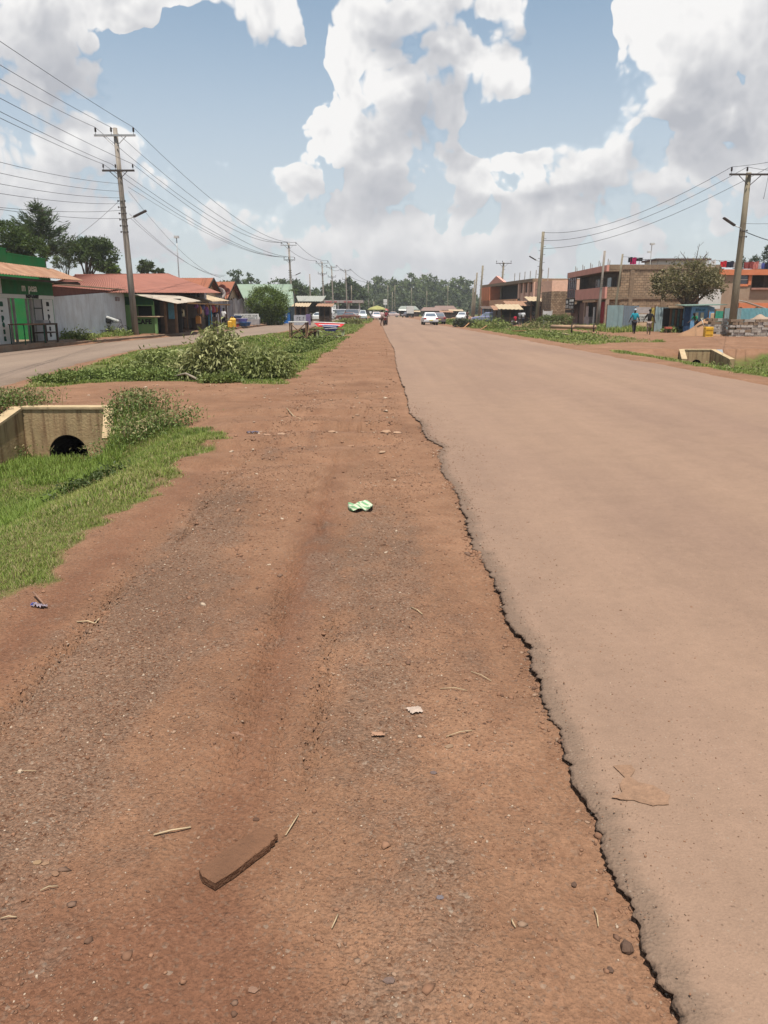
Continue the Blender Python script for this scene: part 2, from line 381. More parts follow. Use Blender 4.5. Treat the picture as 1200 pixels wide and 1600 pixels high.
def H(x, y, fine=True):
    x = np.asarray(x, float); y = np.asarray(y, float)
    le = left_edge(y); re = right_edge(y)
    z = np.full_like(x, -0.02)
    # verge falls to the broken tar edge
    z += -(0.024 + 0.030 * fbm(x * 0 + 2, y * 2.6, 56, 3)) * np.exp(-((x - le) / 0.20) ** 2) + 0.012
    inroad = sstep(x, le + 0.06, le + 0.16) * (1 - sstep(x, re - 0.3, re - 0.05))
    # ditch on the left, filled where the track crosses
    prof = sstep(x, -7.8, -6.5) * (1 - sstep(x, -5.1, -2.15)); prof = np.where(x < -6.4, np.where(x > -8, sstep(x, -7.8, -6.4), 0), prof)
    wall = sstep(x, -6.75, -6.45) * (1 - sstep(x, -4.85, -4.2)); wd = 0.10 * wall + 2.4 * (1 - wall)
    yb = 13.40 * wall + 13.1 * (1 - wall)
    d1 = sstep(yb - y, 0, wd)
    d2 = sstep(y, 18.2, 21.5) * (1 - sstep(y, 90, 93)); d3 = sstep(y, 100, 106) * (1 - sstep(y, 170, 200))
    prof2 = sstep(x, -8.2, -6.0) * (1 - sstep(x, -4.2, -2.2))
    z += -0.88 * prof * d1 - 0.40 * prof2 * d2 - 0.3 * prof2 * d3
    # ditch on the right
    pr = sstep(x, 9.6, 12.4) * (1 - sstep(x, 15.2, 17.2))
    r1 = sstep(34.1 - y, 0, 0.35); r2 = sstep(y, 42, 45) * (1 - sstep(y, 68, 69.5)); r3 = sstep(y, 74, 78) * (1 - sstep(y, 130, 140))
    z += -0.75 * pr * r1 - 0.35 * pr * r2 - 0.3 * pr * r3
    # ground beyond the service road stands a little higher
    z += 0.20 * sstep(-x, -side_far(y) + 0.1, -side_far(y) + 0.35)
    z += 0.10 * sstep(x, 17.5, 20)
    if fine:
        away = (1 - inroad)
        z += 0.05 * fbm(x * 0.35, y * 0.35, 5, 3) * away
        dd = np.clip(np.hypot(x, y), 1, 60)
        z += away * 0.030 * fbm(x * 2.2, y * 1.4, 11, 4) + away * 0.014 * fbm(x * 14, y * 11, 31, 3) * (dd < 12)
        # gravel ridges of the shoulder
        # tyre track (lugged) running along the shoulder
        for (tx, wd_, ph) in ((-0.64, 0.06, 0.0), (-0.50, 0.045, 0.5), (-0.34, 0.04, 0.2), (-1.62, 0.05, 0.0), (-1.50, 0.04, 0.5)):
            cx_ = tx + 0.06 * np.sin(y * 0.55) - 0.03 * y * (tx < -1) * 0
            q = np.exp(-((x - cx_) / wd_) ** 2)
            on = sstep(fbm(x * 0.8, y * 0.6, 77 + int(ph * 9), 2), -0.12, 0.05) * (y < 14) * sstep(y, 2.1, 2.7)
            z += q * on * (-0.016 + 0.014 * np.sign(np.sin((y + 0.5 * (x - cx_)) * 2 * np.pi / 0.055 + ph * 6)))
        # wheel ruts curling out of the crossing on to the shoulder
        for (y0, am) in ((8.4, 0.035), (9.6, 0.06), (10.9, 0.06), (12.6, 0.05), (15.0, 0.05)):
            yc = y0 + 0.16 * (x + 0.5) + 0.12 * np.sin(x * 2.1 + y0)
            q = np.exp(-((y - yc) / 0.22) ** 2) - 0.6 * np.exp(-((y - yc - 0.42) / 0.2) ** 2)
            z += -am * q * sstep(x, -3.4, -1.8) * (1 - sstep(x, 0.0, 0.35)) * away
        # ruts of the crossings on the right side
        for (y0, am) in ((33.5, 0.0), (36.3, 0.07), (39.2, 0.07)):
            q = np.exp(-((y - y0 - 0.1 * (x - 9)) / 0.5) ** 2); z += -am * q * sstep(x, 8.9, 9.8) * (1 - sstep(x, 22, 26))
    z += -0.075 * inroad
    ins = sstep(x, side_far(y) + 0.25, side_far(y) + 0.7) * (1 - sstep(x, side_near(y) - 0.6, side_near(y) - 0.2))
    z += -0.11 * ins
    return z
def Hs(x, y): return float(H(np.array([x]), np.array([y]), False)[0])

def grass_mask(x, y):
    """1 where grass grows"""
    j = fbm(x * 1.3, y * 1.3, 91, 4) * 0.9
    j2 = fbm(x * 4.5, y * 4.5, 93, 3) * 0.35
    a = np.minimum.reduce([(-2.02 - x) * 1.0, (12.6 - y) - np.clip(-(x + 2.6), -1, 0) * 0 + np.clip(-2.4 - x, -0.7, 1.4) * 1.6 - 1.7, x - side_near(y) - 0.15])
    yf = np.interp(x, [-8, -6, -5, -3.9, -3.2, -2.1], [16.4, 18.3, 18.5, 18.7, 17.7, 17.6])
    b_ = np.minimum.reduce([(-2.15 - x), y - yf, x - side_near(y) - 0.2, (96 - y)])
    b2 = np.minimum.reduce([(-2.0 - x), y - 104, x - side_near(y) - 0.2, 165 - y])
    # gap of bare earth by the stalls
    bare = np.hypot((x + 3.6) / 2.2, (y - 55) / 3.0) - 1
    b_ = np.minimum(b_, bare * 2)
    c = np.minimum.reduce([x - right_edge(y) - 0.75, 33.9 - y - 0.5 * np.clip(11.5 - x, 0, 4), 18.5 - x])
    d = np.minimum.reduce([x - right_edge(y) - 0.9, y - 38 - 1.05 * (x - 9.2), 16.6 - x, 70 - y])
    d2 = np.minimum.reduce([x - right_edge(y) - 1.2, y - 74, 16.0 - x, 150 - y])
    lv = np.minimum.reduce([side_far(y) - 0.7 - x, x + 16.9, y - 39.3, 49 - y])
    far = np.maximum(y - 240, np.maximum(-x - 40, x - 55)) * 0.05
    s_ = np.maximum.reduce([a, b_, b2, c, d, d2, lv, far])
    m_ = sstep(s_ + j * 0.6 + j2 * 1.3, -0.04, 0.30)
    thinned = np.where(x > 0, np.where(y > 37, 0.5, 0.15), 0.28) * sstep(fbm(x * 0.7, y * 0.35, 97, 4), -0.08, 0.12) * (y < 240)
    return m_ * (1 - thinned)

# ------------------------------------------------------------------ ground sheet
def axis(lo, hi, a, b, st, gr, mx):
    mid = list(np.arange(a, b, st)); r_ = []; p = mid[-1]; s_ = st
    while p < hi: s_ = min(s_ * gr, mx); p += s_; r_.append(p)
    l = []; p = mid[0]; s_ = st
    while p > lo: s_ = min(s_ * gr, mx); p -= s_; l.append(p)
    return np.array(l[::-1] + mid + r_)
gx = axis(-2500, 2500, -1.9, 0.95, 0.0125, 1.035, 200); gy = axis(-300, 4000, 1.35, 3.6, 0.0125, 1.022, 200)
X, Y = np.meshgrid(gx, gy); nxg, nyg = len(gx), len(gy)
print('ground grid', nxg, nyg)
Z = H(X, Y)
gm = grass_mask(X, Y)
inr = (X > left_edge(Y) + 0.4) & (X < right_edge(Y) - 0.4)
# colour zones that really lie on the shoulder: gravel bands, dust, tyre track
le_ = left_edge(Y); st_ = fbm(X * 2.2, Y * 0.55, 41, 4) * 1.3 + fbm(X * 9, Y * 5, 44, 3) * 0.5
grav = np.exp(-((X + 1.22 + 0.02 * Y) / 0.36) ** 2) * (1 - sstep(Y, 6.5, 9.5)) * 1.1 + 0.75 * np.exp(-((X - 0.05) / 0.34) ** 2) * (1 - sstep(Y, 3.2, 7.5)) \
     + 0.55 * np.exp(-((X + 0.02) / 0.25) ** 2) * (1 - sstep(Y, 6, 9)) + 0.0 * (Y < 2.4)
grav = np.clip(grav * 0.75 + st_ * 1.3 * (Y < 12), 0, 1) * (1 - gm)
dust = np.clip(1 - np.abs(X - le_ + 0.14) / 0.16, 0, 1) * 0.8 + np.exp(-((X + 0.5) / 0.14) ** 2) * 0.7 + np.exp(-((X + 1.85) / 0.2) ** 2) * 0.8
dust = dust - np.clip(1 - np.abs(X - le_ + 0.14) / 0.16, 0, 1) * 0.9 + 0.9 * (1 - sstep(Y + 0.3 * X, 1.35, 1.9)) * (1 - sstep(X, -.25, .1))
dust = np.clip(dust * (1 - .75 * sstep(Y, 5.5, 9)) + st_ * 0.7, 0, 1)
idx = np.arange(nxg * nyg).reshape(nyg, nxg)
F = np.stack([idx[:-1, :-1].ravel(), idx[:-1, 1:].ravel(), idx[1:, 1:].ravel(), idx[1:, :-1].ravel()], 1)
V = np.stack([X.ravel(), Y.ravel(), Z.ravel()], 1)
fz = V[F][:, :, 2]; fc = V[F].mean(1)
kill = (fz.max(1) - fz.min(1) > 0.12) & (fc[:, 0] > -6.2) & (fc[:, 0] < -4.95) & (fc[:, 1] > 13.2) & (fc[:, 1] < 14.3)
kill |= (fz.max(1) - fz.min(1) > 0.12) & (fc[:, 0] > 12.9) & (fc[:, 0] < 14.8) & (fc[:, 1] > 33.4) & (fc[:, 1] < 34.9)
F = F[~kill]
def dirt_material():
    m = bpy.data.materials.new('red_dirt'); m.use_nodes = True; t = m.node_tree; b = t.nodes['Principled BSDF']; n = NB(t)
    co = n.n('ShaderNodeTexCoord').outputs['Object']
    at = lambda q: n.n('ShaderNodeAttribute', attribute_name=q).outputs['Fac']
    gv, du, gr = at('gravel'), at('dust'), at('grass')
    n1 = n.noise(co, 0.5, 6, 0.6); n2 = n.noise(co, 5.0, 6, 0.65); n3 = n.noise(co, 55, 4, 0.7)
    c = n.mix(n.ramp(n1, 0.35, 0.65), S(184, 138, 107, .415), S(198, 151, 119, .415))
    c = n.mix(n.m('MULTIPLY', n.ramp(n2, 0.4, 0.7), 0.5), c, S(168, 119, 90, .395))
    c = n.mix(n.m('MULTIPLY', du, 0.7), c, S(162, 110, 84, .385))
    # grit: small cells of different stone colour
    vc = n.n('ShaderNodeTexVoronoi'); n.put(vc, 'Vector', co); vc.inputs['Scale'].default_value = 95
    vd = vc.outputs[0]; cell = n.n('ShaderNodeSeparateColor'); n.put(cell, 0, vc.outputs[1])
    stone = n.mix(cell.outputs[0], S(152, 124, 104, .42), S(194, 162, 138, .42))
    stone = n.mix(n.ramp(cell.outputs[1], 0.93, 0.98), stone, S(205, 190, 170, .45))
    stone = n.mix(n.ramp(cell.outputs[1], 0.12, 0.05), stone, S(110, 70, 50, .4))
    gm_ = n.ramp(n.m('ADD', n.m('MULTIPLY', gv, 1.1), n.m('MULTIPLY', n.m('SUBTRACT', n2, 0.5), 1.6)), 0.35, 0.95)
    c = n.mix(n.m('MULTIPLY', gm_, 0.52), c, stone)
    grit = n.ramp(cell.outputs[2], 0.80, 0.95)
    c = n.mix(n.m('MULTIPLY', grit, 0.42), c, stone)
    c = n.v('SCALE', c, n.ramp(n3, 0.3, 0.7, 0.74, 1.22, 'LINEAR'))
    c = n.v('SCALE', c, n.ramp(n.noise(co, 1.1, 6, 0.7), 0.3, 0.7, 0.80, 1.16, 'LINEAR'))
    soil = n.mix(n.ramp(n2, 0.35, 0.65), (0.085, 0.070, 0.026, 1), (0.10, 0.125, 0.030, 1))
    c = n.mix(n.ramp(gr, 0.25, 0.75), c, soil)
    n.put(b, 'Base Color', c); b.inputs['Roughness'].default_value = 0.96; b.inputs['Specular IOR Level'].default_value = 0.15
    h = n.m('ADD', n.m('MULTIPLY', n.m('SUBTRACT', 0.5, vd), n.m('ADD', n.m('MULTIPLY', gv, 0.6), 0.35)), n.m('MULTIPLY', n3, 0.7))
    h = n.m('ADD', h, n.m('MULTIPLY', n.noise(co, 13, 4, 0.6), 1.2))
    bp = n.n('ShaderNodeBump'); bp.inputs['Strength'].default_value = 0.95; bp.inputs['Distance'].default_value = 0.015
    n.put(bp, 'Height', h); n.put(b, 'Normal', bp.outputs[0])
    return m
DIRT = dirt_material()
gob = nmesh('ground', V, F, DIRT, attrs={'gravel': grav.ravel(), 'dust': dust.ravel(), 'grass': gm.ravel()}, smooth=True)
tag(gob, 'red earth shoulder, verges and ditches', kind='structure')

# ------------------------------------------------------------------ roads
def tar_material(name, c1, c2, edge=True):
    m = bpy.data.materials.new(name); m.use_nodes = True; t = m.node_tree; b = t.nodes['Principled BSDF']; n = NB(t)
    co = n.n('ShaderNodeTexCoord').outputs['Object']
    lo = n.v('MULTIPLY', co, (1, 0.3, 1))
    n1 = n.noise(lo, 0.45, 6, 0.6); n2 = n.noise(co, 3.0, 6, 0.7); n3 = n.noise(co, 110, 3, 0.7)
    c = n.mix(n.ramp(n1, 0.35, 0.68), c1, c2)
    c = n.v('SCALE', c, n.ramp(n2, 0.3, 0.7, 0.93, 1.06, 'LINEAR'))
    c = n.v('SCALE', c, n.ramp(n.noise(n.v('MULTIPLY', co, (1.1, 0.035, 1)), 1.0, 4, 0.6), 0.32, 0.68, 0.91, 1.06, 'LINEAR'))
    c = n.v('SCALE', c, n.ramp(n.noise(co, 18, 5, 0.75), 0.3, 0.7, 0.93, 1.07, 'LINEAR'))
    wo = n.n('ShaderNodeAttribute', attribute_name='worn').outputs['Fac']
    k = n.ramp(n.m('ADD', wo, n.m('MULTIPLY', n.m('SUBTRACT', n2, 0.5), 1.3)), 0.35, 0.95)
    c = n.mix(n.m('MULTIPLY', k, 0.55), c, S(150, 128, 110, .36))
    vc = n.n('ShaderNodeTexVoronoi'); n.put(vc, 'Vector', co); vc.inputs['Scale'].default_value = 75
    cl = n.n('ShaderNodeSeparateColor'); n.put(cl, 0, vc.outputs[1])
    sp_ = n.m('MULTIPLY', n.ramp(cl.outputs[0], 0.88, 0.97), n.ramp(vc.outputs[0], 0.35, 0.22))
    c = n.mix(n.m('MULTIPLY', sp_, 0.45), c, S(205, 185, 165, .42))
    sp2 = n.m('MULTIPLY', n.ramp(cl.outputs[1], 0.90, 0.97), n.ramp(vc.outputs[0], 0.35, 0.22))
    c = n.mix(n.m('MULTIPLY', sp2, 0.5), c, S(110, 84, 68, .42))
    c = n.v('SCALE', c, n.ramp(n3, 0.3, 0.7, 0.90, 1.08, 'LINEAR'))
    sd_ = n.n('ShaderNodeAttribute', attribute_name='side').outputs['Fac']
    c = n.mix(sd_, c, (0.060, 0.038, 0.026, 1))
    n.put(b, 'Base Color', c); b.inputs['Roughness'].default_value = 0.9; b.inputs['Specular IOR Level'].default_value = 0.2
    bp = n.n('ShaderNodeBump'); bp.inputs['Strength'].default_value = 0.6; bp.inputs['Distance'].default_value = 0.008
    n.put(bp, 'Height', n.m('ADD', n3, n.m('MULTIPLY', n.m('ADD', k, 0.25), n.vor(co, 90)))); n.put(b, 'Normal', bp.outputs[0])
    return m
ys = np.concatenate([np.arange(-60, 1, 2.0), np.arange(1.0, 8, 0.012), np.arange(8, 30, 0.05), np.arange(30, 90, 0.4), np.arange(90, 700, 6)])
rag = 0.055 * fbm(ys * 5, ys * 0 + 3, 3, 4) + 0.05 * fbm(ys * 1.4, ys * 0 + 9, 8, 3) + 0.045 * fbm(ys * 20, ys * 0 + 1, 14, 4, .65) + 0.018 * fbm(ys * 70, ys * 0 + 6, 15, 2)
xl = left_edge(ys) + rag * np.where(ys < 90, 1, 3)
xr = right_edge(ys) + 0.5 * fbm(ys * 0.6, ys * 0 + 5, 23, 4)
dep = 0.040 + 0.06 * fbm(ys * 3, ys * 0 + 2, 55, 3)
rows = []
# from the buried foot of the broken edge over the lip across the carriageway
offs = [('L', 0.07, 'f', 1, 1), ('L', 0.030, 'g', 1, 1), ('L', 0.0, 'h', 1, 1), ('L', 0.004, -0.006, 0.5, 1), ('L', 0.018, -0.002, 0, 1), ('L', 0.05, 0, 0, 0.8), ('L', 0.09, 0, 0, 0.55), ('L', 0.15, 0, 0, 0.2), ('L', 0.5, 0, 0, 0.02)]
Vr = []; side = []; worn = []
for (_, dx, zz, s_, wn) in offs:
    jx = 0.022 * fbm(ys * 45, ys * 0 + dx * 90, int(dx * 900) + 5, 2)
    z_ = {'f': -dep - 0.03, 'g': -dep * 0.75, 'h': -0.016 + 0 * ys}.get(zz, None) if isinstance(zz, str) else zz + (0.012 if dx < 0.12 else 0.004) * fbm(ys * (30 if dx < 0.12 else 9), ys * 0 + 4 + dx * 37, 66, 3) - (0.006 if dx < 0.1 else 0)
    Vr.append(np.stack([xl + dx + jx, ys, z_ + 0 * ys], 1)); side.append(np.full(len(ys), s_)); worn.append(np.full(len(ys), wn) * np.where(ys < 12, 1, 0.5))
for t_ in np.linspace(0.1, 1, 22):
    x_ = (xl + 0.5) * (1 - t_) + xr * t_
    z_ = 0.05 * np.sin(math.pi * t_) * 0.6 * np.clip((ys - 1) / 12, 0, 1) - (0.035 if t_ == 1 else 0)
    Vr.append(np.stack([x_, ys, z_ + 0 * ys], 1)); side.append(np.zeros(len(ys))); worn.append(np.full(len(ys), 0.35 if t_ > 0.9 else 0.0))
V = np.stack(Vr, 1).reshape(-1, 3); k = len(Vr); ny = len(ys); idx = np.arange(ny * k).reshape(ny, k)
F = np.stack([idx[:-1, :-1].ravel(), idx[:-1, 1:].ravel(), idx[1:, 1:].ravel(), idx[1:, :-1].ravel()], 1)
rd = nmesh('road', V, F, tar_material('dusty_tar', S(198, 163, 138, .41), S(189, 155, 133, .405)), attrs={'side': np.stack(side, 1).ravel(), 'worn': np.stack(worn, 1).ravel()})
tag(rd, 'wide tarred road dusted with red earth', kind='structure')
ys = np.concatenate([np.arange(-60, 14, 1.0), np.arange(14, 60, 0.12), np.arange(60, 300, 1.0)])
xn = side_near(ys) + 0.4 * fbm(ys * 0.9, ys * 0 + 3, 61, 4); xf = side_far(ys) + 0.12 * fbm(ys * 0.9, ys * 0 + 8, 63, 3)
Vr = []; wn = []
for t_ in (0, 0.0, 0.03, 0.2, 0.5, 0.8, 0.97, 1.0, 1.0):
    pass
for i, t_ in enumerate((0, 0.02, 0.2, 0.4, 0.6, 0.8, 0.98, 1)):
    Vr.append(np.stack([xf * (1 - t_) + xn * t_, ys, np.full(len(ys), -0.10 if i in (0, 7) else (-0.012 if i in (1, 6) else 0.012))], 1)); wn.append(np.full(len(ys), 0.8 if i in (0, 1, 6, 7) else 0))
V = np.stack(Vr, 1).reshape(-1, 3); k = len(Vr); ny = len(ys); idx = np.arange(ny * k).reshape(ny, k)
F = np.stack([idx[:-1, :-1].ravel(), idx[:-1, 1:].ravel(), idx[1:, 1:].ravel(), idx[1:, :-1].ravel()], 1)
sr = nmesh('service_road', V, F, tar_material('pale_tar', S(198, 172, 150, .37), S(188, 162, 143, .37)), attrs={'side': np.zeros(len(V)), 'worn': np.stack(wn, 1).ravel()})
tag(sr, 'narrow tarred road in front of the shops', kind='structure')
# kerb in front of the shops
mk = MB(); CONC = mat('old_concrete', S(190, 165, 140, .4), bump=0.5, bs=20, dirt=0.5)
for y0 in np.arange(8, 95, 1.0):
    y1 = y0 + 0.97; a, b_ = side_far(y0) - 0.02, side_far(y1) - 0.02
    mk.slab([(a - 0.16, y0, 0.15), (a, y0, 0.135), (b_, y1, 0.135), (b_ - 0.16, y1, 0.15)], 0.2)
tag(mk.build('kerb', CONC), 'low stained concrete kerb along the shops', kind='structure')
# ------------------------------------------------------------------ scattered gravel, grass and leaves (numpy)
def ico():
    p = (1 + 5 ** 0.5) / 2
    v = np.array([(-1,p,0),(1,p,0),(-1,-p,0),(1,-p,0),(0,-1,p),(0,1,p),(0,-1,-p),(0,1,-p),(p,0,-1),(p,0,1),(-p,0,-1),(-p,0,1)], float); v /= np.linalg.norm(v[0])
    f = np.array([(0,11,5),(0,5,1),(0,1,7),(0,7,10),(0,10,11),(1,5,9),(5,11,4),(11,10,2),(10,7,6),(7,1,8),(3,9,4),(3,4,2),(3,2,6),(3,6,8),(3,8,9),(4,9,5),(2,4,11),(6,2,10),(8,6,7),(9,8,1)])
    return v, f
IV, IF = ico()
def stones(x, y, r, cols, name, z=None, flat=0.55):
    n = len(x); z = H(x, y) if z is None else z
    a = rng.uniform(0, 6.283, n); sx = r * rng.uniform(0.7, 1.3, n); sy = r * rng.uniform(0.6, 1.1, n); sz = r * rng.uniform(0.3, 0.9, n) * flat / 0.55
    P_ = IV[None] * (1 + 0.28 * rng.standard_normal((n, 12, 1)))
    px = P_[:, :, 0] * sx[:, None]; py = P_[:, :, 1] * sy[:, None]; pz = P_[:, :, 2] * sz[:, None]
    ca, sa = np.cos(a)[:, None], np.sin(a)[:, None]
    V = np.stack([x[:, None] + px * ca - py * sa, y[:, None] + px * sa + py * ca, z[:, None] + pz + sz[:, None] * 0.25], 2).reshape(-1, 3)
    F = (IF[None] + (np.arange(n) * 12)[:, None, None]).reshape(-1, 3)
    return nmesh(name, V, F, vmat('pebble', 0.9), col=np.repeat(cols, 12, 0))
def L3(r, g_, b, k=0.50): return np.array(S(r, g_, b, k)[:3])
def dens(x, y):
    le = left_edge(y)
    q = 0.45 + 1.0 * np.exp(-((x + 1.22 + 0.02 * y) / 0.42) ** 2) + 0.8 * np.exp(-((x - 0.05) / 0.34) ** 2) - 0.9 * np.exp(-((x + 0.5) / 0.16) ** 2) - 1.0 * np.exp(-((x + 1.9) / 0.18) ** 2)
    q += 1.6 * fbm(x * 2.2, y * 0.8, 41, 3) - 0.7 * np.exp(-((x - le + 0.08) / 0.10) ** 2)
    return np.clip(q, 0.03, 1.4) / 1.4 * (x < le + 0.0) * (1 - grass_mask(x, y) * 0.97)
xs_, ys_, rs_ = [], [], []
for (y0, y1, nn, r0) in ((1.15, 2.6, 36000, 0.0022), (2.6, 4.5, 34000, 0.0030), (4.5, 8, 24000, 0.0042), (8, 16, 11000, 0.0065), (16, 45, 3500, 0.013)):
    x = rng.uniform(-2.3 if y0 < 12 else -4, 0.95, nn); y = y0 + (y1 - y0) * rng.random(nn); k = rng.random(nn) < dens(x, y)
    x, y = x[k], y[k]; r = r0 * np.exp(rng.standard_normal(len(x)) * 0.42)
    xs_.append(x); ys_.append(y); rs_.append(np.minimum(r, r0 * 3.2))
for (nn, y0, y1, r0) in ((150, 1.3, 3.2, .0075), (160, 3.2, 8, .011)):
    xs_.append(rng.uniform(-2.0, .25, nn) + rng.uniform(-.3, .3)); ys_.append(rng.uniform(y0, y1, nn)); rs_.append(r0 * np.exp(rng.standard_normal(nn) * .35))
for (nn, y0, y1, r0, sp_) in ((1500, 1.3, 4.5, .0034, .03), (900, 4.5, 11, .0065, .05), (160, 1.3, 4.0, .0050, .2)):
    y = rng.uniform(y0, y1, nn); y += 0.25 * np.sin(y * 3.1); x = left_edge(y) - rng.exponential(sp_, nn) + .025; xs_.append(x); ys_.append(y); rs_.append(r0 * np.exp(rng.standard_normal(nn) * .45))
x = np.concatenate(xs_); y = np.concatenate(ys_); r = np.concatenate(rs_); n = len(x)
pal = np.array([L3(160,118,92), L3(174,130,102), L3(146,114,94), L3(184,150,124), L3(134,100,80), L3(215,190,165)])
c = pal[rng.choice(6, n, p=[.30, .30, .15, .12, .10, .03])] * rng.uniform(0.85, 1.15, (n, 1))
tag(stones(x, y, r, c, 'gravel'), 'small gravel strewn over the red shoulder', kind='stuff')
# bigger loose stones of the crossing, as part of the same kind of stuff
n = 420; x = rng.uniform(-6.5, 0.1, n); y = rng.uniform(9, 18, n); k = (x > -2.0) | (y > 13.9); k &= rng.random(n) < (0.35 + 0.6 * (x > -2.5)); x, y = x[k], y[k]
n = len(x); r = 0.022 * np.exp(rng.standard_normal(n) * 0.4)
tag(stones(x, y, r, pal[rng.choice([1, 3, 3, 5], n)] * 1.05, 'rubble', flat=0.4), 'scattered pale rubble where the track crosses', kind='stuff')
n = 8000; y = rng.uniform(1.3, 14, n) ** 1.0; x = left_edge(y) + rng.exponential(0.35, n) + 0.02; k = (x < 3.5) & (rng.random(n) < 3 / (y + 1)); x, y = x[k], y[k]; n = len(x)
r = (0.0010 + 0.00035 * y) * np.exp(rng.standard_normal(n) * 0.35)
tag(stones(x, y, np.minimum(r, 0.008), pal[rng.choice(6, n, p=[.2, .3, .1, .25, .05, .1])], 'road_grit', z=np.zeros(n)), 'loose grit lying on the tar', kind='stuff')

def blades(x, y, h, wd, cols, name, bend=0.5, mat_=None, droop=0.0):
    n = len(x); z = H(x, y) - 0.01
    a = rng.uniform(0, 6.283, n); b_ = a + rng.uniform(-0.5, 0.5, n) + 1.5708
    lean = h * rng.uniform(0.1, 1.0, n) * bend
    dx, dy = np.cos(b_) * lean, np.sin(b_) * lean; ux, uy = np.cos(a) * wd / 2, np.sin(a) * wd / 2
    hh = h * rng.uniform(0.75, 1.1, n)
    p0 = np.stack([x - ux, y - uy, z], 1); p1 = np.stack([x + ux, y + uy, z], 1)
    p2 = np.stack([x + ux * .8 + dx * .35, y + uy * .8 + dy * .35, z + hh * 0.6], 1); p3 = np.stack([x - ux * .8 + dx * .35, y - uy * .8 + dy * .35, z + hh * 0.6], 1)
    p4 = np.stack([x + dx + ux * .15, y + dy + uy * .15, z + hh * (1 - droop)], 1); p5 = np.stack([x + dx - ux * .15, y + dy - uy * .15, z + hh * (1 - droop)], 1)
    V = np.stack([p0, p1, p2, p3, p4, p5], 1).reshape(-1, 3); o = (np.arange(n) * 6)[:, None, None]
    F = (np.array([(0, 1, 2, 3), (3, 2, 4, 5)])[None] + o).reshape(-1, 4)
    cc = np.repeat(cols, 6, 0).reshape(n, 6, 3)
    return nmesh(name, V, F, mat_ or vmat('grass_blade', 0.6, 0.35), col=cc.reshape(-1, 3))
GP = np.array([(0.185, 0.245, 0.048), (0.25, 0.295, 0.065), (0.14, 0.185, 0.042), (0.30, 0.28, 0.10), (0.36, 0.28, 0.15), (0.085, 0.12, 0.032)])
def gcol(x, y, n, bright=None):
    q = fbm(x * 0.9, y * 0.9, 201, 3); e_ = grass_mask(x, y)
    p = rng.random(n) + q * 1.3
    i = np.where(p < 0.25, 2, np.where(p < 0.62, 0, np.where(p < 0.9, 1, 3)))
    i = np.where(rng.random(n) < 0.10, 4, i); i = np.where(rng.random(n) < (1 - e_) * 0.8, 4, i); i = np.where(p < 0.0, 5, i)
    return GP[i] * rng.uniform(0.75, 1.2, (n, 1))
def lawn(x0, x1, y0, y1, n, h, wd, name, label, keep=None):
    x = rng.uniform(x0, x1, n); y = rng.uniform(y0, y1, n); k = rng.random(n) < grass_mask(x, y) ** 1.5
    if keep is not None: k &= keep(x, y)
    x, y = x[k], y[k]; n = len(x); hh = h * (0.6 + 0.9 * np.clip(fbm(x * 1.1, y * 1.1, 230, 3) + 0.45, 0, 1)) * (0.3 + 0.7 * grass_mask(x, y)) * rng.uniform(0.7, 1.3, n)
    return x, y, hh, np.full(n, wd) * rng.uniform(0.7, 1.3, n), gcol(x, y, n)
vis = lambda x, y: (np.abs(x) < 0.56 * y + 0.8)
parts = [lawn(-5.0, -1.9, 3.3, 6.5, 150000, 0.038, 0.0045, '', '', vis), lawn(-7.8, -1.9, 6.5, 13.6, 230000, 0.052, 0.0075, '', '', vis)]
# rank bright grass in the ditch bottom
x = rng.uniform(-6.3, -3.9, 26000); y = rng.uniform(7.5, 13.2, 26000); k = (fbm(x * 0.8, y * 0.8, 300, 2) > -0.12) & vis(x, y); x, y = x[k], y[k]; n = len(x)
parts.append((x, y, rng.uniform(0.05, 0.14, n), rng.uniform(0.007, 0.013, n), np.array([(0.19, 0.26, 0.05)]) * rng.uniform(0.7, 1.2, (n, 1))))
q = [np.concatenate([p[i] for p in parts]) for i in range(5)]
tag(blades(*q, 'grass', bend=0.8), 'short green grass on the bank of the ditch', kind='stuff')
# verge islands and the right side, coarser with distance
parts = [lawn(-8.2, -2.0, 16.8, 24, 70000, 0.055, 0.018, '', ''), lawn(-10.4, -2.0, 24, 46, 80000, 0.08, 0.035, '', ''), lawn(-10, -2.0, 46, 98, 60000, 0.12, 0.07, '', ''), lawn(-9, -2, 103, 168, 9000, 0.3, 0.2, '', '')]
q = [np.concatenate([p[i] for p in parts]) for i in range(5)]
tag(blades(*q, 'verge_grass', bend=0.8), 'rough grass of the median between the two roads', kind='stuff')
parts = [lawn(9.2, 19, 14, 34, 70000, 0.07, 0.025, '', ''), lawn(8.6, 17.0, 37, 71, 70000, 0.10, 0.045, '', ''), lawn(8.0, 16.2, 73, 152, 24000, 0.14, 0.10, '', '')]
q = [np.concatenate([p[i] for p in parts]) for i in range(5)]
tag(blades(*q, 'roadside_grass', bend=0.8), 'green grass in the ditch on the far side of the road', kind='stuff')
parts = [lawn(-17, -14.6, 39, 49, 12000, 0.16, 0.04, '', ''), (lambda n: (rng.uniform(17.5, 21, n), rng.uniform(60, 74, n), rng.uniform(0.1, 0.5, n), np.full(n, 0.07), GP[rng.choice(4, n)]))(3000)]
q = [np.concatenate([p[i] for p in parts]) for i in range(5)]
tag(blades(*q, 'wall_foot_grass', bend=0.7), 'grass along the foot of the walls', kind='stuff')

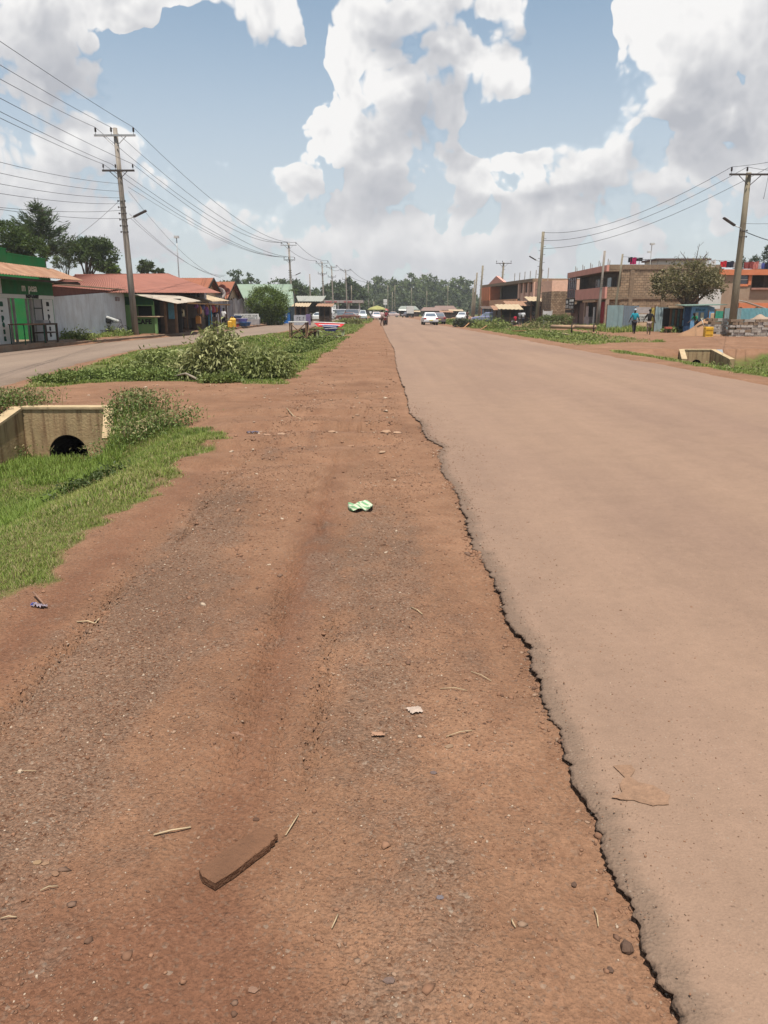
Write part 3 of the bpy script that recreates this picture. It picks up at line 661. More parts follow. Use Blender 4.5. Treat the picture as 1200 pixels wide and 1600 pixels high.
# ---- leaf clouds: many small leaf faces in clumps
def leafmesh(name, m, pts, nrm, L, W, cols, parent=None, curl=0.25):
    """one folded diamond leaf per point; nrm = pointing direction of the leaf"""
    n = len(pts); d = nrm / (np.linalg.norm(nrm, axis=1, keepdims=True) + 1e-9)
    r_ = rng.standard_normal((n, 3)); s_ = np.cross(d, r_); s_ /= (np.linalg.norm(s_, axis=1, keepdims=True) + 1e-9)
    u = np.cross(s_, d); L = np.asarray(L).reshape(-1, 1) * np.ones((n, 1)); W = np.asarray(W).reshape(-1, 1) * np.ones((n, 1))
    p0 = pts; p2 = pts + d * L - u * L * curl
    mid = pts + d * L * 0.45
    V = np.stack([p0, mid + s_ * W / 2 + u * W * 0.2, p2, mid - s_ * W / 2 + u * W * 0.2], 1).reshape(-1, 3)
    F = np.arange(n * 4).reshape(n, 4)
    return nmesh(name, V, F, m, parent, col=np.repeat(cols, 4, 0))
def clump_pts(blobs, n, per=26, cs=0.35, shell=0.55):
    """blobs: (x,y,z,rx,ry,rz); leaves gather in clumps near the surface of each"""
    w_ = np.array([b_[3] * b_[4] * b_[5] for b_ in blobs]) ** 0.67; w_ /= w_.sum(); B_ = np.array(blobs, float)
    nc = max(4, n // per); bi = rng.choice(len(blobs), nc, p=w_); d = rng.standard_normal((nc, 3)); d /= np.linalg.norm(d, axis=1, keepdims=True)
    rr = (shell + (1.04 - shell) * rng.random((nc, 1)) ** 0.6); C = B_[bi, :3] + d * rr * B_[bi, 3:6]
    C = np.repeat(C, per, 0); o = rng.standard_normal((len(C), 3)) * cs * np.repeat(B_[bi, 3:6].mean(1), per)[:, None] * 0.5; o[:, 2] *= 0.75
    dd = np.repeat(d, per, 0)
    return C + o, dd, np.repeat(rng.uniform(0, 1, nc), per)
def crown(name, parent, blobs, n, L, W, c1, c2, per=26, cs=0.35, shell=0.55, droop=0.0, m=None):
    p, d, q = clump_pts(blobs, n, per, cs, shell); nn = rng.standard_normal(p.shape) * 0.9 + d * 0.8; nn[:, 2] -= droop * 2
    t_ = (q[:, None] * 0.7 + rng.random((len(p), 1)) * 0.3); col = np.array(c1) * (1 - t_) + np.array(c2) * t_
    return leafmesh(name, m or vmat('leaf', 0.55, 0.22), p, nn, L * rng.uniform(0.6, 1.25, len(p)), W * rng.uniform(0.7, 1.2, len(p)), col, parent)
BARK = mat('bark', (0.10, 0.075, 0.055, 1), bump=0.8, bs=18, var=0.35)
BARKP = mat('pale_bark', (0.24, 0.20, 0.15, 1), bump=0.6, bs=18, var=0.3)
def limbs(h, r0, tips, seed=0, base=0.35):
    """tapered trunk and limbs to the given crown points (local)"""
    b_ = MB(); rs = random.Random(seed)
    top = Vector((tips[0][0] * 0.3, tips[0][1] * 0.3, h))
    tr = [Vector((0, 0, -0.15)), Vector((rs.uniform(-.1, .1) * r0 * 4, 0, h * 0.3)), Vector((top.x * .5, top.y * .5, h * 0.65)), top]
    b_.tube(tr, [r0 * 1.25, r0, r0 * 0.72, r0 * 0.35], 9)
    for i, t_ in enumerate(tips):
        t_ = Vector(t_); s0 = base + (0.6 - base) * rs.random() * 1.2
        st = Vector((0, 0, h * s0)).lerp(Vector((top.x * .5, top.y * .5, h * s0)), 0.6)
        md = st.lerp(t_, 0.5) + Vector((rs.uniform(-.1, .1), rs.uniform(-.1, .1), 0.12)) * (t_ - st).length * 0.6
        b_.tube([st, md, t_], [r0 * 0.5, r0 * 0.32, r0 * 0.1], 6)
    return b_
G1, G2 = (0.035, 0.060, 0.016), (0.11, 0.155, 0.038)
def tree(name, loc, label, blobs, n, L, W, c1=G1, c2=G2, h=None, r0=0.15, group=None, rz=0, bark=None, base=.35, **k):
    e_ = empty(name, loc, label, 'tree', rz, group)
    tips = [(b_[0], b_[1], b_[2]) for b_ in blobs][:9]
    hh = h or max(b_[2] for b_ in blobs)
    limbs(hh, r0, tips, seed=int(loc[0] * 7 + loc[1]), base=base).build('trunk', bark or BARK, e_, smooth=True)
    crown('crown', e_, blobs, n, L, W, c1, c2, **k)
    return e_
def shrub(name, loc, label, blobs, n, L, W, c1, c2, cat='shrub', stems=7, group=None, **k):
    e_ = empty(name, loc, label, cat, 0, group); b_ = MB()
    for i in range(stems):
        q = blobs[i % len(blobs)]; t_ = (q[0] + random.uniform(-.4, .4) * q[3], q[1] + random.uniform(-.3, .3) * q[4], q[2] + 0.5 * q[5])
        b_.tube([(q[0] * 0.4, q[1] * 0.4, -0.05), (t_[0] * .7, t_[1] * .7, t_[2] * .45), t_], [0.022 * max(1, L * 6), 0.014 * max(1, L * 6), 0.005], 5)
    b_.build('stem', BARK, e_)
    crown('foliage', e_, blobs, n, L, W, c1, c2, **k)
    return e_
OL1, OL2 = (0.11, 0.125, 0.04), (0.37, 0.36, 0.16)
# heap of cut leafy branches on the median
def at(px, py, d): p = A(px, py, d); return (p.x, p.y, Hs(p.x, p.y))
bx = at(338, 580, 19.6)
shrub('leafy_branch_heap', bx, 'largest heap of cut leafy branches, drooping pale leaves, on the median', [(0, 0, .62, .62, .55, .58), (-.35, .1, .45, .45, .5, .5), (.42, 0, .42, .45, .5, .48), (0.05, .1, 1.0, .42, .4, .42), (.7, -.1, .25, .35, .4, .3), (-.75, 0, .3, .4, .4, .35)], 9500, 0.17, 0.045, OL1, OL2, 'branches', 12, per=16, cs=0.5, droop=0.55, shell=0.35)
bx = at(255, 570, 21.5)
shrub('leafy_branch_heap', bx, 'low heap of cut branches left of the tall leafy heap', [(0, 0, .40, .8, .6, .42), (-.8, 0, .32, .55, .6, .34), (.75, 0, .36, .6, .5, .38), (-.2, .3, .62, .5, .5, .3)], 6500, 0.16, 0.042, (0.10, 0.13, 0.034), (0.29, 0.31, 0.11), 'branches', 8, per=16, cs=0.5, droop=0.4, shell=0.35)
bx = at(412, 585, 19.3)
shrub('leafy_branch_heap', bx, 'low heap of cut branches right of the tall heap, beside the bare shoulder', [(0, 0, .34, .5, .5, .36), (-.45, .1, .28, .45, .5, .3), (.4, 0.1, .28, .4, .5, .3), (.1, .2, .5, .35, .4, .26)], 5000, 0.15, 0.042, (0.10, 0.125, 0.034), (0.29, 0.30, 0.115), 'branches', 8, per=16, cs=0.5, droop=0.5, shell=0.35)
T1('fallen_branch', BARKP, None, [at(272, 577, 18.9)[:2] + (Hs(-5.1, 18.9) + .12,), at(290, 578, 18.7)[:2] + (Hs(-4.9, 18.7) + .18,), at(305, 588, 18.3)[:2] + (Hs(-4.5, 18.3) + .08,), at(316, 596, 18.0)[:2] + (Hs(-4.3, 18.0) + .01,)], [.02, .026, .03, .02])
tag(bpy.data.objects['fallen_branch'], 'bare pale bent branch in front of the leafy heap', 'branch')
ML1, ML2 = (0.09, 0.13, 0.034), (0.23, 0.28, 0.08)
mats = [(at(85, 598, 17.8), .45, .14, 'weed mat at the left tip of the median by the service road'), (at(125, 588, 18.9), .55, .18, 'dark green weed mat second from the left tip of the median'),
        (at(172, 583, 19.6), .55, .22, 'dark weeds between the median tip and the low branch heap'), (at(235, 592, 18.9), .6, .26, 'dark green weeds in front of the low branch heap'),
        (at(345, 600, 18.1), .45, .14, 'greyish creeper at the foot of the tallest branch heap'),
        (at(452, 548, 27.5), .7, .25, 'olive weeds beside the bare earth behind the branch heaps'), (at(480, 530, 38), 1.0, .3, 'grassy weeds on the median near the stall table'),
        (at(400, 532, 36), 1.1, .28, 'wide olive thicket of weeds along the service road'), (at(500, 524, 46), 1.2, .35, 'small weeds right of the stall tables')]
for (l, rr, hh, lb) in mats:
    shrub('weed_patch', l, lb, [(0, 0, hh * .4, rr, rr * .6, hh * .7), (rr * .5, .1, hh * .35, rr * .6, rr * .5, hh * .6), (-rr * .5, .05, hh * .35, rr * .6, rr * .5, hh * .55)], int(2600 + 300 * rr), 0.05 + l[1] * 0.0016, 0.022 + l[1] * 0.0009, ML1 if 'dark' in lb else (0.09, 0.125, 0.03), ML2 if 'dark' in lb else (0.21, 0.24, 0.075), 'weeds', 4, group='weeds on the median', per=12, cs=0.5, shell=0.2)
# wispy weeds round the culvert head
def wisps(name, loc, rx, ry, h, n, label, tint=1.0, leafn=900):
    e_ = empty(name, loc, label, 'weeds'); b_ = MB()
    x = rng.normal(0, rx * .5, n); y = rng.normal(0, ry * .5, n)
    for i in range(n):
        z0 = Hs(loc[0] + x[i], loc[1] + y[i]) - loc[2]; hh = h * random.uniform(.5, 1.1); a = random.uniform(0, 6.28); q = random.uniform(.1, .6) * hh
        b_.tube([(x[i], y[i], z0), (x[i] + q * .4 * math.cos(a), y[i] + q * .4 * math.sin(a), z0 + hh * .6), (x[i] + q * math.cos(a), y[i] + q * math.sin(a), z0 + hh)], [.005, .004, .002], 3, False)
    b_.build('stem', mat('dry_stem', (0.20, 0.15, 0.07, 1)), e_)
    m_ = leafn; i = rng.integers(0, n, m_); zz = np.array([Hs(loc[0] + a, loc[1] + c_) - loc[2] for a, c_ in zip(x, y)])
    t_ = rng.random(m_); p = np.stack([x[i] + rng.normal(0, .09, m_), y[i] + rng.normal(0, .09, m_), zz[i] + t_ * h * .95], 1)
    nn = rng.standard_normal((m_, 3)); nn[:, 2] += .5; col = np.where((t_ > .72)[:, None] & (rng.random(m_) < .6 * (tint > .9))[:, None], np.array([(.27, .22, .11)]), np.array([(.12, .165, .045)]) * tint) * rng.uniform(.7, 1.3, (m_, 1))
    leafmesh('foliage', vmat('leaf', 0.55, 0.22), p, nn, .06, .02, col, e_)
    return e_
p = at(200, 640, 12.9); wisps('tall_weeds', p, 0.62, .4, .34, 120, 'tall dry-topped weeds against the right end of the culvert wall', leafn=2400)
p = at(235, 665, 11.9); wisps('tall_weeds', p, 0.7, .4, .25, 90, 'low dry weeds at the edge of the track right of the culvert', leafn=2400)
p = at(22, 640, 13.6); wisps('tall_weeds', p, 0.7, .5, .30, 110, 'yellowish weeds behind the left end of the culvert wall', leafn=1600)
p = at(-10, 640, 13.2); wisps('tall_weeds', p, 0.5, .5, .25, 70, 'bright green weeds at the far left of the culvert', leafn=2200)
p = at(135, 775, 8.4); wisps('tall_weeds', p, 0.35, .3, .11, 40, 'dark low weeds in the middle of the grass bank', leafn=700, tint=.45)
p = at(270, 700, 10.6) if False else None #; wisps('tall_weeds', (p[0], p[1], p[2]), 0.4, .25, .12, 40, 'dark low weeds near the tip of the grass bank', leafn=700)
p = None #; wisps('tall_weeds', (p[0], p[1], p[2]), 0.3, .25, .22, 30, 'leafy weeds at the left edge of the grass bank', leafn=600)
# ------------------------------------------------------------------ culverts
CUL = mat('stained_concrete', S(205, 178, 134, .62), var=0.25, vs=2.5, bump=0.5, bs=25, streak=0.75, dirt=0.35)
CAP = mat('pale_concrete', S(232, 204, 160, .50), bump=0.4, bs=25, dirt=0.2)
DARK = mat('dark_void', (0.012, 0.010, 0.008, 1))
def culvert(name, loc, label, width, height, pr, wings, pz=None, cap_t=0.05):
    """head wall in local x/z facing -y with a round pipe; wings = list of ((x0,y0,z0),(x1,y1,z1))"""
    e_ = empty(name, loc, label, 'culvert'); b_ = MB(); hw = width / 2; th = 0.24; z0 = -height; pc = pz if pz is not None else -height + 0.12
    n = 20; ang = [math.pi * i / n for i in range(n + 1)]
    arc = [(pr * math.cos(a), pc + pr * math.sin(a)) for a in ang]
    bot = -height - 0.5
    for y_, flip in ((0, False), (th, True)):
        pts_r = [(hw, 0 - cap_t), (-hw, 0 - cap_t)]
        outer = [(hw, bot)] + [(hw, -cap_t)] + [(-hw, -cap_t)] + [(-hw, bot)]
    vs = []; fs = []
    def ring(y_):
        o = len(vs)
        for (ax, az_) in arc: vs.append((ax, y_, az_))
        for i in range(n + 1):
            t_ = i / n
            # matching outline: right side up, top, left side down
            if t_ < .25: q = (hw, pc + (-cap_t - pc) * t_ / .25)
            elif t_ < .75: q = (hw - 2 * hw * (t_ - .25) / .5, -cap_t)
            else: q = (-hw, -cap_t + (pc + cap_t) * (t_ - .75) / .25)
            vs.append((q[0], y_, q[1]))
        return o
    a = ring(0); c = ring(th)
    for i in range(n):
        fs.append((a + i, a + n + 1 + i, a + n + 2 + i, a + i + 1)); fs.append((c + i + 1, c + n + 2 + i, c + n + 1 + i, c + i))
        fs.append((a + i + 1, c + i + 1, c + i, a + i)); fs.append((a + n + 1 + i, c + n + 1 + i, c + n + 2 + i, a + n + 2 + i))
    b_.add(vs, fs); b_.box(pr, hw, 0.0, th, bot, pc); b_.box(-hw, -pr, 0.0, th, bot, pc)
    b_.build('head_wall', CUL, e_)
    B1('coping', CAP, e_, (-hw - .02, hw + .02, -0.02, th + .02, -cap_t, 0.0), bevel=0.008)
    t_ = MB(); m_ = 24
    for i in range(m_):
        a0, a1 = 2 * math.pi * i / m_, 2 * math.pi * (i + 1) / m_; r_ = pr - .004
        t_.add([(r_ * math.cos(a0), .03, pc + r_ * math.sin(a0)), (r_ * math.cos(a1), .03, pc + r_ * math.sin(a1)), (r_ * math.cos(a1), 4.0, pc + r_ * math.sin(a1)), (r_ * math.cos(a0), 4.0, pc + r_ * math.sin(a0))], [(0, 1, 2, 3)])
    t_.add([(r_ * math.cos(2 * math.pi * i / m_), 4.0, pc + r_ * math.sin(2 * math.pi * i / m_)) for i in range(m_)], [tuple(range(m_))])
    t_.build('pipe', DARK, e_)
    for (p, q) in wings:
        p, q = Vector(p), Vector(q); d = (q - p); d.z = 0; nn = Vector((-d.y, d.x, 0)).normalized() * 0.09
        wm = MB(); wm.add([p - nn - Vector((0, 0, .04)), p + nn - Vector((0, 0, .04)), q + nn - Vector((0, 0, .04)), q - nn - Vector((0, 0, .04)), (p.x - nn.x, p.y - nn.y, bot), (p.x + nn.x, p.y + nn.y, bot), (q.x + nn.x, q.y + nn.y, bot), (q.x - nn.x, q.y - nn.y, bot)],
                          [(0, 1, 2, 3), (0, 4, 5, 1), (1, 5, 6, 2), (2, 6, 7, 3), (3, 7, 4, 0)])
        wg = wm.build('wing_wall', CUL, e_)
        n2 = nn * 1.2
        MB().slab([p - n2, p + n2, q + n2, q - n2], 0.04).build('wing_coping', CAP, wg)
    return e_
p = G(95, 637, 0.0)
culvert('culvert', (p.x, 13.3, 0.0), 'yellow stained concrete culvert head with round pipe in the left grass ditch', 1.5, 0.86, 0.34, [((-.82, 0.03, 0), (-1.0, -2.1, -.52)), ((.80, 0.0, -.02), (1.0, -.75, -.42))], pz=-0.83)
p = G(1090, 543, 0.0)
culvert('culvert', (13.6, 34.0, 0.0), 'tan concrete culvert head with two sloped wings in the grass across the road', 1.25, 0.75, 0.22, [((-.68, 0.03, 0), (-1.3, -2.0, -.29)), ((.68, 0.03, 0), (.62, -2.1, -.30))], pz=-0.66)
culvert('culvert', (12.75, 69.5, 0.0), 'far white-topped culvert head in the grass opposite the market stalls', 2.6, 0.6, 0.2, [((-1.35, 0, 0), (-1.7, -3.6, -.35)), ((1.35, 0, 0), (2.7, -6.0, -.30))], pz=-0.5)
culvert('culvert', (-4.7, 96.5, 0.05), 'small distant culvert with a black round mouth on the median behind the stalls', 2.2, 1.0, 0.34, [((-1.1, 0, 0), (-1.6, -1.5, -.3)), ((1.1, 0, 0), (1.6, -1.5, -.3))], pz=-0.6)

# ------------------------------------------------------------------ power poles
POLE = mat('weathered_pole_wood', (0.27, 0.235, 0.20, 1), var=0.3, vs=2, bump=0.5, bs=30, stretch=(3, 3, 0.6), streak=0.35)
POLEC = mat('concrete_pole', S(178, 165, 140, .45), var=0.12, bump=0.25, bs=30, streak=0.12)
STEEL = mat('galvanised_steel', (0.36, 0.36, 0.36, 1), rough=0.5, metal=0.4)
DSTEEL = mat('dark_steel', (0.055, 0.045, 0.042, 1), rough=0.6)
PORC = mat('brown_porcelain', (0.035, 0.022, 0.02, 1), rough=0.35)
LAMPG = mat('lamp_glass', (0.5, 0.5, 0.48, 1), rough=0.3)
def insul(e_, x, y, z, s=1.0):
    MB().lathe((x, y, z), [(.012, 0), (.012, .10 * s), (.05 * s, .11 * s), (.035 * s, .15 * s), (.055 * s, .17 * s), (.035 * s, .21 * s), (.05 * s, .23 * s), (.03 * s, .29 * s), (.0, .31 * s)], 8).build('insulator', PORC, e_, True)
def pole(loc, top, label, r0=.16, r1=.10, arms=((-.35, 1.9, 'g'),), lean=(0, 0), lamp=None, steps=False, group=None, m=None, racks=0, cat='pole', name='power_pole'):
    """arms: (z below top, width, material, height of insulators)"""
    e_ = empty(name, loc, label, cat, 0, group); tp = Vector((lean[0], lean[1], top)); H_ = lambda z: Vector((lean[0] * z / top, lean[1] * z / top, z))
    T1('pole', m or POLE, e_, [H_(-.3), H_(top * .35), H_(top * .7), tp], [r0, r0 * .9, r0 * .72, r1], 12)
    for (dz, wd, k_, ih) in arms:
        c_ = H_(top + dz); y_ = c_.y - r1 - .05
        B1('crossarm', STEEL if k_ == 'g' else DSTEEL, e_, (c_.x - wd / 2, c_.x + wd / 2, y_ - .045, y_ + .045, c_.z - .05, c_.z + .05))
        br = MB()
        for s_ in (-1, 1): br.tube([(c_.x + s_ * wd * .27, y_, c_.z - .05), (c_.x + s_ * .06, y_, c_.z - wd * .24)], .022, 5)
        br.build('brace', STEEL if k_ == 'g' else DSTEEL, e_)
        for xx in ((-.46, .46, -.08) if wd > 1.5 else (-.46, -.2, .46)): insul(e_, c_.x + wd * xx, y_, c_.z + .05, ih)
    for i in range(racks):
        c_ = H_(top * .66 - i * .34); sh = MB(); sh.tube([(c_.x - .2, c_.y - .16, c_.z), (c_.x + .2, c_.y - .16, c_.z)], .018, 5); sh.lathe((c_.x + .2, c_.y - .16, c_.z - .05), [(.03, 0), (.045, .03), (.03, .05), (.045, .07), (.03, .1)], 7); sh.lathe((c_.x - .2, c_.y - .16, c_.z - .05), [(.03, 0), (.045, .03), (.03, .05), (.045, .07), (.03, .1)], 7)
        sh.build('wire_rack', DSTEEL, e_)
    if lamp:
        z_, dx, dz = lamp; c_ = H_(z_)
        ar = T1('lamp_arm', STEEL, e_, [(c_.x, c_.y - .05, c_.z), (c_.x + .25 * dx, c_.y - .1, c_.z + .30), (c_.x + .8 * dx, c_.y - .12, c_.z + .42)], .03, 6)
        lh = MB(); q = math.copysign(1, dx); lh.obox((c_.x + (.8 * abs(dx) + .38) * q, c_.y - .12, c_.z + .42 + .38 * dz), .85, .24, .11, ry=-math.atan(dz) * q)
        lo_ = lh.build('lamp_head', DSTEEL, e_, bevel=.03)
    if steps:
        sp_ = MB()
        for i in range(int(top * 1.6)):
            c_ = H_(top * .35 + i * .4)
            if c_.z > top - .1: break
            s_ = -1 if i % 2 else 1; sp_.tube([c_, (c_.x + s_ * (r0 + .14), c_.y - .03, c_.z + .02)], .022, 5)
        sp_.build('climbing_steps', DSTEEL, e_)
    return e_, H_
def gz(x, y): return Hs(x, y)
L1 = A(213, 520, 48); L1p = (-15.12, 48.0, .2)
tpl = A(184, 200, 48).z - .2
PL, HL = pole(L1p, tpl, 'tall weathered power pole with two crossarms beside the green kiosk', .20, .125, ((-.42, 2.35, 'g', 1.25), (-2.28, 1.85, 'd', 1.0)), lean=(-.25, 0), lamp=(tpl - 5.2, .75, .45), racks=6)
lefts = []
for (px, py, d, wd, lb, lp, rk) in ((451, 380, 122, 2.4, 'power pole with two crossarms behind the shop wall, second along the left road', True, 4), (503, 408, 166, 2.6, 'power pole with two crossarms, third along the left road', True, 2),
                            (518, 415, 186, 2.6, 'power pole with two crossarms, fourth along the left road', False, 0), (540, 421, 205, 2.6, 'power pole with two crossarms, fifth along the left road', False, 0), (575, 440, 290, 3.0, 'small far power pole with one crossarm in front of the wood', False, 0)):
    p = A(px, py, d); e_, h_ = pole((p.x + .3, p.y, gz(p.x, p.y)), p.z, lb, .2, .13, ((-.3, wd, 'g', 1.3), (-2.4, wd * .72, 'd', 1.2)) if d < 250 else ((-.3, wd, 'g', 1.3),), lean=(-.3, 0), lamp=(p.z - 5, 1.0, .45) if lp else None, racks=rk, group='poles along the left road')
    lefts.append((p, wd))
p = A(484, 430, 150); pole((p.x, p.y, .2), p.z, 'bare dark pole without crossarm between the second and third left poles', .14, .11, ())
for (px, py, d, lb) in ((549, 446, 230, 'bare concrete pole in front of the filling station roof'), (606, 446, 330, 'bare pole left of the small billboard'), (613, 456, 300, 'shorter bare pole beside the road where the town begins'), (617, 445, 310, 'taller bare pole at the road where the town begins'),
                    (643, 450, 340, 'bare pole above the pale green roof'), (667, 455, 300, 'bare pole behind the white car'), (700, 446, 320, 'bare pole before the wood, right of the white car'), (584, 479 - 8, 260, 'short bare pole beside the parasol')):
    p = A(px, py, d); pole((p.x, p.y, 0), p.z, lb, .18, .13, (), m=POLEC, group='bare poles far down the road')
# right-hand line
R1p = (A(1142, 526, 48.5).x, 48.5, .0); R1t = A(1170, 270, 48.5)
PR, HR = pole(R1p, R1t.z, 'concrete power pole with crossarm and street lamp beside the stacked stone', .23, .15, ((-.12, 2.4, 'd', 1.2),), lean=(R1t.x - R1p[0], 0), lamp=(A(1158, 362, 48.5).z - .1, -.65, .6), m=POLEC, racks=2)
R2 = A(849, 362, 86); e_, H2 = pole((R2.x - .25, 86, 0), R2.z, 'tall climbing-step pole behind the small hedge', .22, .15, (), lean=(.25, 0), lamp=(R2.z - 3.3, -.7, .55), steps=True, m=POLEC)
p = A(787, 410, 128); pole((p.x - .4, 128, 0), p.z, 'power pole with one wide crossarm in front of the orange balcony building', .2, .14, ((-.15, 2.5, 'd', 1.2),), lean=(.4, 0), steps=True, m=POLEC); R3 = p
for (px, py, d, lb) in ((754.5, 415, 150, 'nearest of the four stepped poles left of the orange building'), (745.5, 426, 185, 'second of the four stepped poles left of the orange building'), (742, 437, 215, 'third of the four stepped poles left of the orange building'), (739.5, 450, 250, 'farthest of the four stepped poles left of the orange building'), (781, 445, 140, 'bare thin pole between the crossarm pole and the orange balcony')):
    p = A(px, py, d); pole((p.x - .5, d, 0), p.z, lb, .22, .17, (), lean=(.5, 0), steps=True, m=POLEC, group='stepped poles along the right road')
p = A(945, 392, 70); q = A(934, 500, 70); pole((q.x, 70, 0), p.z, 'leaning bare wooden pole before the red door', .14, .10, (), lean=(p.x - q.x, 0), steps=False, racks=3)
p = A(973, 397, 65); q = A(962, 478, 65); pole((A(957, 515, 65).x, 65, 0), p.z, 'leaning pale pole with a fork at its top beside the blue iron sheets', .11, .07, (), lean=(p.x - A(957, 515, 65).x, 0), m=POLEC)
# tall street light over the red roofs
p = A(276, 375, 92); e_, _ = pole((p.x, 92, .2), p.z, 'tall thin street light rising behind the red roofs', .09, .05, (), m=STEEL, cat='street lamp', name='street_lamp')
B1('lamp_head', LAMPG, e_, (-.25, .25, -.2, .2, p.z, p.z + .25))

WIRE = mat('black_wire', (0.03, 0.03, 0.032, 1), rough=0.5)
def wire(a, b_, sag, r, name='power_line', lb=None, n=14, grp=None):
    a, b_ = Vector(a), Vector(b_); pts = [a.lerp(b_, i / n) - Vector((0, 0, sag * 4 * (i / n) * (1 - i / n))) for i in range(n + 1)]
    rr = [max(.009, r * max(p.y, 8) / 60) for p in pts]
    o = MB().tube(pts, rr, 5).build(name, WIRE, None, True); tag(o, lb, 'wire', grp); return o
def armpt(loc, H_, top, dz, wd, xf, ih):
    c_ = H_(top + dz); return Vector((loc[0] + c_.x + wd * xf, loc[1] + c_.y - .2, loc[2] + c_.z + .05 + .3 * ih))
ups = [armpt(L1p, HL, tpl, -.42, 2.35, x_, 1.25) for x_ in (-.46, -.08, .46)]
lws = [armpt(L1p, HL, tpl, -2.28, 1.85, x_, 1.0) for x_ in (-.46, -.2, .46)]
nm = {0: 'left', 1: 'middle', 2: 'right'}
# towards the camera side (leave the frame at the left) and onwards to the second pole
P2, w2 = lefts[0]
for i, (pt, y0) in enumerate(zip(ups, (115, 93, 56))):
    e0 = A(0, y0, 24); wire(pt, pt + (e0 - pt) * 1.7, -.0 + .15, .016, lb='top crossarm wire from the near left pole to the left edge, %s of three' % ('lowest', 'middle', 'highest')[i])
    q = Vector((P2.x + w2 * (-.46, -.08, .46)[i], P2.y - .2, P2.z + .1)); wire(pt, q, 1.7, .014, lb='wire between the first and second left poles from the top arm, %s insulator' % nm[i])
for i, (pt, y0) in enumerate(zip(lws, (176, 166, 145))):
    e0 = A(0, y0, 24); wire(pt, pt + (e0 - pt) * 1.7, .15, .016, lb='lower crossarm wire from the near left pole to the left edge, %s of three' % ('lowest', 'middle', 'highest')[i])
    q = Vector((P2.x + w2 * .72 * (-.46, -.2, .46)[i], P2.y - .2, P2.z - 2.0)); wire(pt, q, 1.3, .014, lb='wire between the first and second left poles from the lower arm, %s insulator' % nm[i])
for i, (y1, y0) in enumerate(((287, 244), (299, 261), (309, 278), (318, 293), (328, 315), (341, 318))):
    a = A(190 + i, y1, 48); e0 = A(0, y0, 30); wire(a, a + (e0 - a) * 1.4, .25, .010 + .003 * (i > 3), lb='thin low wire leaving the left pole for the left edge, number %s from the top' % ('one', 'two', 'three', 'four', 'five', 'six')[i])
a = A(190, 310, 48); wire(a, A(118, 371, 60), .1, .012, lb='short service wire falling from the left pole behind the tree')
for i, (y1, x2, y2) in enumerate(((292, 430, 400), (299, 345, 434), (334, 350, 432), (340, 352, 430))):
    a = A(200 + i, y1, 48); wire(a, A(x2, y2, 118 if i == 0 else 90), .9, .010, lb=('faint wire sagging from the left pole to the second pole', 'steep service wire from the left pole to the red gables', 'upper twin cable from the left pole to the red gables', 'lower twin cable from the left pole to the red gables')[i])
for j in range(len(lefts) - 1):
    (pa, wa), (pb, wb) = lefts[j], lefts[j + 1]
    for i, xf in enumerate((-.46, .46)):
        wire((pa.x + wa * xf, pa.y - .2, pa.z + .1), (pb.x + wb * xf, pb.y - .2, pb.z + .1), .8, .012, grp='wires between the far left poles', lb='%s top wire between left poles %s' % (('left', 'right')[i], ('two and three', 'three and four', 'four and five', 'five and six')[j]))
RT = [armpt(R1p, HR, R1t.z, -.12, 2.4, x_, 1.2) for x_ in (-.46, -.08, .46)]
for i, pt in enumerate(RT):
    q = Vector((R2.x, R2.y - .25, R2.z - .1 - .8 * i)); wire(pt, q, 1.1, .015, lb='wire between the right concrete pole and the stepped pole, %s insulator' % nm[i])
    e0 = A(1200, (250, 262, 276)[i], 38); wire(pt, pt + (e0 - pt) * 2.2, .1, .015, lb='short wire from the right crossarm to the right edge, %s insulator' % nm[i])
a = A(1160, 360, 48.5); wire(a, a + (A(1200, 372, 44) - a) * 2, .1, .03, lb='thick drooping cable from the right concrete pole to the right edge')
a = A(1161, 349, 48.5); wire(a, a + (A(1200, 348, 44) - a) * 2, .05, .012, lb='thin straight wire from the right concrete pole to the right edge')
# ------------------------------------------------------------------ buildings, left side
GREEN = mat('green_paint', (0.014, 0.20, 0.055, 1), var=0.18, vs=1.5, dirt=0.12)
DGREEN = mat('dark_green_paint', (0.012, 0.12, 0.042, 1), var=0.2, dirt=0.1)
WHITE = mat('dull_white_paint', S(215, 215, 210, .8), var=0.1, dirt=0.15, dirtcol=(.3, .2, .13, 1), vs=1.2)
CREAM = mat('cream_plaster', S(232, 200, 164, .75), var=0.12, dirt=0.25)
RUSTY = mat('rusty_iron_roof', S(205, 160, 130, .5), var=0.35, vs=2.0, dirt=0.5, dirtcol=(0.20, 0.08, 0.035, 1), stretch=(1, 1, 1))
REDROOF = mat('faded_red_roof', S(204, 136, 116, .40), var=0.16, vs=0.8, dirt=0.25, dirtcol=(0.30, 0.11, 0.07, 1))
REDROOF2 = mat('orange_red_roof', S(208, 130, 98, .40), var=0.16, vs=0.8, dirt=0.2)
GREYIRON = mat('grey_iron_sheet', S(210, 212, 214, .85), var=0.12, vs=1.1, dirt=0.2, dirtcol=(0.25, 0.16, 0.10, 1), rough=0.6, streak=0.2)
CREAMROOF = mat('pale_tan_roof', S(232, 208, 172, .5), var=0.15, dirt=0.3)
WHITEROOF = mat('whitewashed_roof', S(240, 236, 228, .62), var=0.1)
WOOD = mat('old_wood', (0.16, 0.09, 0.05, 1), var=0.4, vs=3, bump=0.5, bs=25)
DWOOD = mat('dark_wood', (0.05, 0.032, 0.022, 1), var=0.4, vs=3)
BLACKM = mat('black_paint', (0.012, 0.012, 0.012, 1), rough=0.6)
INNER = mat('dim_interior', (0.035, 0.03, 0.028, 1), var=0.3)
